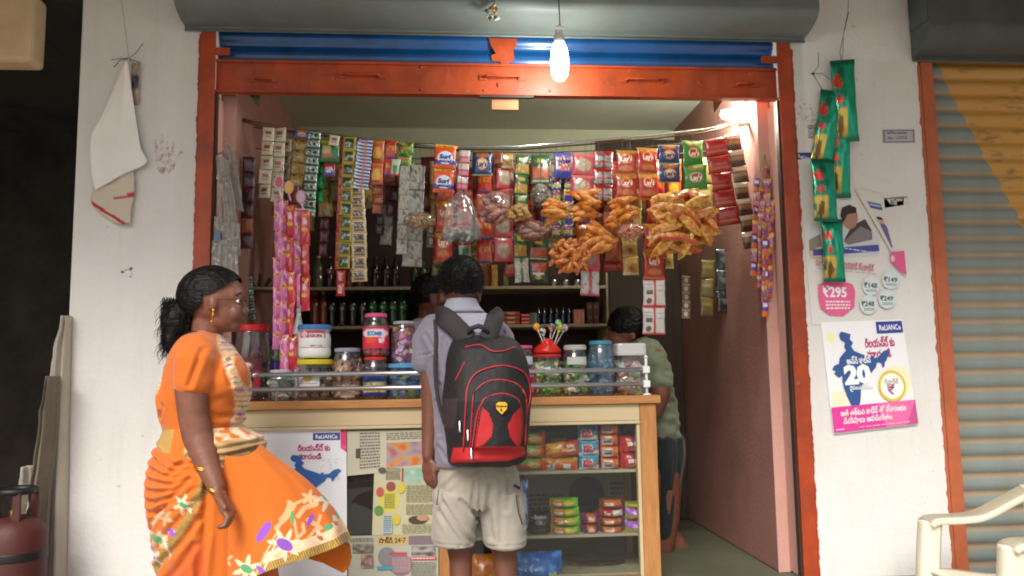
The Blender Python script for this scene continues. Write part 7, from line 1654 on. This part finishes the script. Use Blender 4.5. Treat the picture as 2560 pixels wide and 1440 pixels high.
# ------------------------------------------------------------------ hung on the left pier: a sack, nail and wires
sk_ = thing('hanging_sack', W(325,150,-.02), 'white woven sack with red stripes hanging from a nail on the left pier', 'sack')
def cloth_sheet(name, c4rows, y, m, parent, cols=None, n=30, amp=.006, seed=1, th=.0015):
    """rows of (uL, uR, v[, dv at right]) joined into a draped sheet"""
    rows = interp(c4rows, n); vs = []; cs = []; k = 22
    for j, r_ in enumerate(rows):
        for i in range(k+1):
            e = i / k; uu = r_[0] + (r_[1]-r_[0])*e; v_ = r_[2] + (r_[3]-r_[2])*e
            vs.append(W(uu, v_, y - .012*math.sin(e*math.pi) - amp*noise.noise(Vector((e*4+seed, j*.12, seed))) - amp*.8*math.sin(e*9+seed)*j/n))
            cs.append(cols(e, j/(n-1), uu, v_) if cols else (.8,.8,.8))
    mb = MB(); mb.v = [tuple(p) for p in vs]; mb.c = cs; mb.f = [(j*(k+1)+i,(j+1)*(k+1)+i,(j+1)*(k+1)+i+1,j*(k+1)+i+1) for j in range(n-1) for i in range(k)]
    o = mb.build(name, m, parent, smooth=True, color=True, fix=False); s = o.modifiers.new('s','SOLIDIFY'); s.thickness = th; return o
mat('sackcloth', attr=True, rough=.85, bump=.25, bscale=150)
def sc1(e, t, u, v): return tuple(np.array(C('#f2efea')) * (1 - .06*noise.noise(Vector((u*.02, v*.02, 3)))) * (np.array((1,.97,.93)) if t < .25 else 1))
cloth_sheet('sack_front', [(312,318,150,150),(286,326,215,205),(252,340,290,300),(226,352,345,370),(228,365,430,408),(238,300,475,440)], -.030, 'sackcloth', sk_, sc1, seed=2)
def sc2(e, t, u, v):
    c = np.array(C('#cfc4b0')); d = abs((v - (515 + (u-240)*.62))); d2 = abs(v - (497 - (u-285)*.22))
    if d < 4.5 or (d2 < 4 and u > 282): c = np.array(C('#b8323c'))
    return tuple(c)
cloth_sheet('sack_back', [(262,318,330,330),(240,332,440,420),(232,336,475,455),(228,334,505,492),(252,328,535,520),(285,326,558,562)], -.016, 'sackcloth', sk_, sc2, seed=5)
MB().limb([W(325,152,-.01), W(322,146,-.05)], [.003,.005], 8).build('nail', 'steel', sk_, smooth=True)
MB().tube([W(u, v, -.03) for u, v in ((278,150),(300,146),(322,146),(340,132),(358,108))], .0014, 5).tube([W(u, v, -.03) for u, v in ((285,168),(300,150),(322,147),(350,156))], .0016, 5).tube([W(u, v, -.02) for u, v in ((322,146),(314,80),(300,-30))], .0007, 4).build('wire', 'wire', sk_)
des('choc_tube', '#b09a84', ('r',.1,.30,.9,.62,'#1c1c3c'),('n',8,.3,'#8a7460'))
strip('hung_packet', 'small packet with a navy band tucked behind the sack', (338,158),(334,260), 24, 1, 'choc_tube', -.012, 'packet', None, part='wrapper', hang=(325,150))
# hand marks pressed in red on the white piers
def mark_mat():
    m = bpy.data.materials.new('hand_mark'); m.use_nodes = True; N = m.node_tree.nodes; L = m.node_tree.links; p = N['Principled BSDF']; p.inputs['Base Color'].default_value = (*C('#a03c30'), 1); p.inputs['Roughness'].default_value = .9
    tc = N.new('ShaderNodeTexCoord'); t = N.new('ShaderNodeTexNoise'); t.inputs['Scale'].default_value = 45; t.inputs['Detail'].default_value = 6; L.new(tc.outputs['Object'], t.inputs['Vector'])
    r_ = N.new('ShaderNodeMapRange'); r_.inputs[1].default_value = .46; r_.inputs[2].default_value = .72; r_.inputs[4].default_value = .6; L.new(t.outputs['Fac'], r_.inputs[0]); L.new(r_.outputs[0], p.inputs['Alpha']); MATS['hand_mark'] = m
mark_mat()
def hand_mark(label, cu, cv, k, rot=0, y=-.0016):
    t = thing('hand_print', W(cu, cv+20*k, y), label, 'hand print', None); mb = MB()
    def blob(pts): mb.add([W(cu + (a*math.cos(rot)-b*math.sin(rot))*k, cv + (a*math.sin(rot)+b*math.cos(rot))*k, y) for a, b in pts], [tuple(range(len(pts)))])
    blob([(-24,-14),(-10,-20),(10,-18),(24,-10),(26,14),(20,36),(4,40),(-16,36),(-26,16)])
    for a, b, c_, d in ((-22,-18,-28,-52),(-8,-24,-10,-66),(6,-24,10,-64),(18,-18,26,-50),(26,4,46,-22)):
        n_ = Vector((-(d-b), c_-a)).normalized() * 5; blob([(a-n_.x,b-n_.y),(c_-n_.x*.8,d-n_.y*.8),(c_+n_.x*.8,d+n_.y*.8),(a+n_.x,b+n_.y)])
    mb.build('print', 'hand_mark', t, fix=False)
hand_mark('faded red hand print on the left pier beside the sack', 413, 398, .95); hand_mark('faded red hand print on the right pier beside the green sachets', 2026, 300, .7, -.5)
mb = MB(); q = random.Random(2)
for k in range(9):
    c_ = W(315 + q.uniform(-14,14), 680 + q.uniform(-14,14), -.0016); r_ = q.uniform(.002,.008); mb.add([c_ + Vector((r_*math.cos(a)*q.uniform(.6,1.2), 0, r_*math.sin(a)*.7)) for a in [2*math.pi*i/8 for i in range(8)]], [tuple(range(8))])
t = thing('plaster_chip', W(315,690,-.0016), 'small grey chipped spot on the left white pier', 'stain'); mb.build('chip', mat('chip', C('#8f8c86'), .9), t, fix=False)

# green sachets hanging on the right pier
YV = -.05
for i, (a, b, w, n, lb) in enumerate((((2106,150),(2122,352),64,1,'upper bright green sachet hanging on the wire at the right pier'),((2082,226),(2056,408),60,1,'green and gold sachet left of the bright green one'),((2100,300),(2102,492),56,1,'middle green sachet turned edge on, right pier'),((2058,398),(2064,554),66,1,'lower left green sachet with yellow panel, right pier'),((2080,548),(2088,704),58,1,'lowest green sachet with a gold panel, right pier'))):
    strip('green_sachet', lb, a, b, w, n, 'vivel', YV + .012 * (i % 3), 'sachet', 'green sachets on the right pier', twist=[24,16,36,14,18][i], part='wrapper', res=(18,24))
wr = thing('hanging_wire', W(2104,160,YV), 'twisted thin wire holding the green sachets on the right pier', 'wire')
MB().tube([W(u, v, YV) for u, v in ((2122,-30),(2120,30),(2110,80),(2100,130),(2104,160))], .0014, 5).tube([W(u, v, YV) for u, v in ((2122,30),(2108,90),(2108,130),(2104,160))], .0012, 5).build('strand', 'wire', wr)
MB().tube([W(u, v, -.03) for u, v in ((2046,132),(2046,165),(2032,184),(2058,228),(2070,242))], .0014, 5).tube([W(u, v, -.03) for u, v in ((2034,184),(2056,184),(2078,200))], .0012, 5).ell(W(2032,184,-.008), (.006,.008,.005)).build('nail', 'wire', wr)

# dried leaves of old festoons and a dry flower bunch
def leaf(label, pts, y, name='dried_leaf'):
    t = thing(name, W(*pts[0], y), label, 'leaf', 'dried festoon leaves'); n = len(pts)
    P_ = [W(a, b, y + .004*math.sin(i)) for i, (a, b) in enumerate(pts)]; MB().add(P_ + [p + Vector((0,.002,0)) for p in P_], [tuple(range(n)), tuple(range(2*n-1,n-1,-1))] + [(i,(i+1)%n,(i+1)%n+n,i+n) for i in range(n)]).build('blade', 'leaf', t)
leaf('dried leaf hanging inside the lintel at the left', [(618,232),(650,234),(648,270),(640,262),(630,246)], .06); leaf('dried leaf hanging inside the lintel at the right', [(1784,240),(1812,246),(1800,262),(1786,282),(1783,262)], .06)
MB().tube([W(u, v, .3) for u, v in ((1808,244),(1812,262),(1800,272),(1810,296),(1802,318))], .0018, 5)
fl = thing('dry_flowers', W(1232,40,-.16), 'small bunch of dried flowers tied to the middle of the shutter hood', 'dried flowers'); q = random.Random(6)
YF = -.175
for k in range(16):
    p = W(1230 + q.uniform(-14,14), 30 + q.uniform(-16,18), YF - q.uniform(0,.012)); MB().ell(p, (q.uniform(.005,.011), .005, q.uniform(.005,.012)), Euler((0,q.uniform(-1,1),0)), 8, 6).build('petal', ('leaf','tarp','tab_paint')[k % 3], fl, smooth=True)
MB().tube([W(1238,-4,YF), W(1234,10,YF), W(1222,22,YF), W(1206,30,YF)], .0016, 5).build('twig', 'wire', fl)

# ------------------------------------------------------------------ plastic armchair at the lower right
ch = thing('plastic_chair', (0,0,0), 'cream plastic armchair at the lower right corner', 'chair')
far, near = -.36, -.80; zA = W(2320,1300,far).z
XF = W(2322,1300,far).x
ch.location = (XF + .25, (far+near)/2, 0)
def flat_bar(pts, w, t):
    """rounded slab along points: w across (y), t thick"""
    rings = []; P_ = [Vector(p) for p in interp(pts, 30)]
    for i, p in enumerate(P_):
        tg = (P_[min(i+1,29)] - P_[max(i-1,0)]).normalized(); s_ = Vector((0,1,0)); n_ = tg.cross(s_).normalized()
        rings.append([p + s_*w*.5*math.copysign(abs(math.cos(a))**.4, math.cos(a)) + n_*t*.5*math.copysign(abs(math.sin(a))**.4, math.sin(a)) for a in [2*math.pi*k/16 for k in range(24)]])
    return MB().loft(rings)
for y in (far, near):
    flat_bar([(XF-.012,y,zA-.012),(XF+.02,y,zA),(XF+.12,y,zA+.002),(XF+.20,y,zA+.012),(XF+.30,y,zA+.055),(XF+.40,y,zA+.10),(XF+.47,y,zA+.13)], .085, .032).build('armrest', 'cream_plastic', ch, smooth=True)
    flat_bar([(XF+.004,y,zA-.004),(XF-.008,y,zA-.10),(XF-.018,y,zA-.20),(XF-.03,y,.20),(XF-.05,y,.0)], .05, .078).build('leg', 'cream_plastic', ch, smooth=True)
    flat_bar([(XF+.40,y,zA+.12),(XF+.42,y,zA-.1),(XF+.44,y,.2),(XF+.50,y,0)], .045, .04).build('leg', 'cream_plastic', ch, smooth=True)
seat = MB(); rings = []
zS = W(2330,1424,far).z
for i in range(20):
    e = i/19; x = XF - .02 + .46*e; z = zS + .01*math.cos(e*5) - .02*e
    rings.append([Vector((x, far-.0 + (near-far)*k/14, z - .014*math.sin(math.pi*k/14))) for k in range(15)] + [Vector((x, near + (far-near)*k/14, z - .014*math.sin(math.pi*k/14) - .014)) for k in range(15)])
seat.loft(rings).build('seat', 'cream_plastic', ch, smooth=True)
for k in range(6):
    yy = near + .05 + (far-near-.10)*k/5
    flat_bar([(XF+.43,yy,zS),(XF+.46,yy,zS+.2),(XF+.50,yy,zS+.40)], .05, .014).build('back_slat', 'cream_plastic', ch, smooth=True)
flat_bar([(XF+.50,near+.0,zS+.39),(XF+.515,(near+far)/2,zS+.44),(XF+.50,far,zS+.39)], .05, .03)
MB().limb([(XF+.50,near,zS+.38),(XF+.52,(near+far)/2,zS+.43),(XF+.50,far,zS+.38)], [.022,.028,.022], 12).build('top_rail', 'cream_plastic', ch, smooth=True)

# ------------------------------------------------------------------ stored things in the left passage
YL = .25
def lean(label, pts, y, name, seed, m='tarp', cat='tarpaulin'):
    t = thing(name, W(*pts[-1], y), label, cat, 'sheets stored in the passage'); t.location.z = 0
    A = interp(pts, 24); rings = []
    for j, (u0, u1, v_) in enumerate(A):
        a, b = W(u0, v_, y), W(u1, v_, y); k = 22; r_ = []
        for i in range(k): e = i/(k-1); r_.append(a + (b-a)*e + Vector((0, -.03*math.sin(e*math.pi) + .018*math.sin(e*13+seed+j*.1) , 0)))
        for i in range(k): e = 1 - i/(k-1); r_.append(a + (b-a)*e + Vector((0, .03, 0)))
        rings.append(r_)
    MB().loft(rings).build('sheet', m, t, smooth=True)
def LP(*r): return [(a, b, c) for a, b, c in r]
def lean2(label, rows, y, name, seed, m='tarp'):
    t = thing(name, W((rows[-1][0]+rows[-1][1])/2, rows[-1][2], y), label, 'folded sheet', 'sheets stored in the passage'); A = interp(rows, 40); rings = []
    for j, (u0, u1, v_) in enumerate(A):
        u0 += 7 * noise.noise(Vector((j * .3, seed, 0))) + 3 * noise.noise(Vector((j * .9, seed, 5))); a, b = W(u0, v_, y), W(u1, v_, y); k = 20
        rings.append([a + (b-a)*(i/(k-1)) + Vector((0, -.03*math.sin(i/(k-1)*math.pi) + .020*math.sin(i*.55+seed+j*.05) + .006*math.sin(i*1.7+seed*2), 0)) for i in range(k)] + [a + (b-a)*(1-i/(k-1)) + Vector((0,.035,0)) for i in range(k)])
    MB().loft(rings).build('sheet', m, t, smooth=True)
mat('tarp_dark', C('#7a7060'), .75, var=.5, vscale=5, vcol=C('#4f463a'), bump=.3, bscale=16); mat('tarp_pale', C('#b8b0a4'), .65, var=.4, vscale=5, vcol=C('#8a8276'), bump=.3, bscale=16)
lean2('tall beige folded tarpaulin leaning against the white pier', [(162,173,790),(134,170,900),(104,167,1060),(84,163,1250),(70,160,1420),(60,156,1640),(56,154,1690)], -.03, 'folded_tarpaulin', 1)
lean2('darker grey folded sheet standing in front of the tarpaulin', [(122,142,940),(100,132,1080),(78,118,1230),(66,112,1330),(50,100,1640),(50,100,1700)], -.12, 'folded_tarpaulin', 4, 'tarp_dark')
lean2('short pale plastic sheet behind the red cylinder', [(60,84,1165),(48,90,1230),(40,84,1300),(36,80,1500),(36,80,1660)], -.05, 'folded_tarpaulin', 7, 'tarp_pale')
YCY = -.24
gc = thing('gas_cylinder', W(38,1600,YCY), 'worn red gas cylinder at the lower left corner', 'gas cylinder'); gc.location.z = 0
cx = W(36,1350,YCY).x; zt2 = W(36,1290,YCY).z; r_ = 70*mpp(YCY)
MB().lathe((cx,YCY,0), [(r_*.8,0),(r_*.8,.05),(r_*.92,.07),(r_,.12),(r_,zt2*.5),(r_*1.008,zt2*.52),(r_,zt2*.54),(r_,zt2-.10),(r_*.95,zt2-.05),(r_*.8,zt2-.02),(r_*.5,zt2-.002),(r_*.12,zt2)], 36).build('tank', 'red_metal', gc, smooth=True)
mb = MB(); zr2 = W(36,1226,YCY).z
mb.tube([(cx+r_*.55*math.cos(a), YCY+r_*.55*math.sin(a), zr2) for a in [2*math.pi*k/28 for k in range(29)]], .012, 8); mb.build('collar_ring', 'black', gc, smooth=True)
for k in range(4):
    a = k*math.pi/2+.5; MB().box((cx+r_*.55*math.cos(a)-.012,YCY+r_*.55*math.sin(a)-.006,zt2-.04),(cx+r_*.55*math.cos(a)+.012,YCY+r_*.55*math.sin(a)+.006,zr2)).build('collar_post', 'red_metal', gc)
MB().lathe((cx,YCY,zt2-.01), [(.02,0),(.02,.03),(.012,.035),(.012,.055)], 14).build('valve', 'gold', gc, smooth=True)
MB().lathe((cx,YCY,W(36,1395,YCY).z), [(r_*1.004,0),(r_*1.012,.004),(r_*1.012,.026),(r_*1.004,.03)], 36).build('band', 'black', gc, smooth=True)
mb = MB(); p = W(128,1392,.06); mb.ell(p, (.040,.05,.085), nu=40, nv=30); mb.v = [tuple(Vector(v_) + (Vector(v_)-p)*(.55*noise.noise(Vector(v_)*28)+.25*noise.noise(Vector(v_)*70))) for v_ in mb.v]; mb.v = [(x, y, z) for x, y, z in mb.v]
t = thing('crumpled_bag', W(128,1440,.06), 'crumpled white plastic bag between the cylinder and the pier', 'plastic bag'); mb.build('bag', mat('bag_white', C('#c4c0b8'), .4, bump=.3, bscale=30), t, smooth=True)
mb = MB(); t = thing('storage_crate', (cx, .12, 0), 'low wooden crate in the dark passage that props the crumpled bag', 'crate'); z1_ = W(128,1440,.06).z - .03
mb.box((W(112,1440,.06).x,.03,.003),(W(150,1440,.06).x,.12,z1_)); mb.build('crate', 'dark_wood', t)
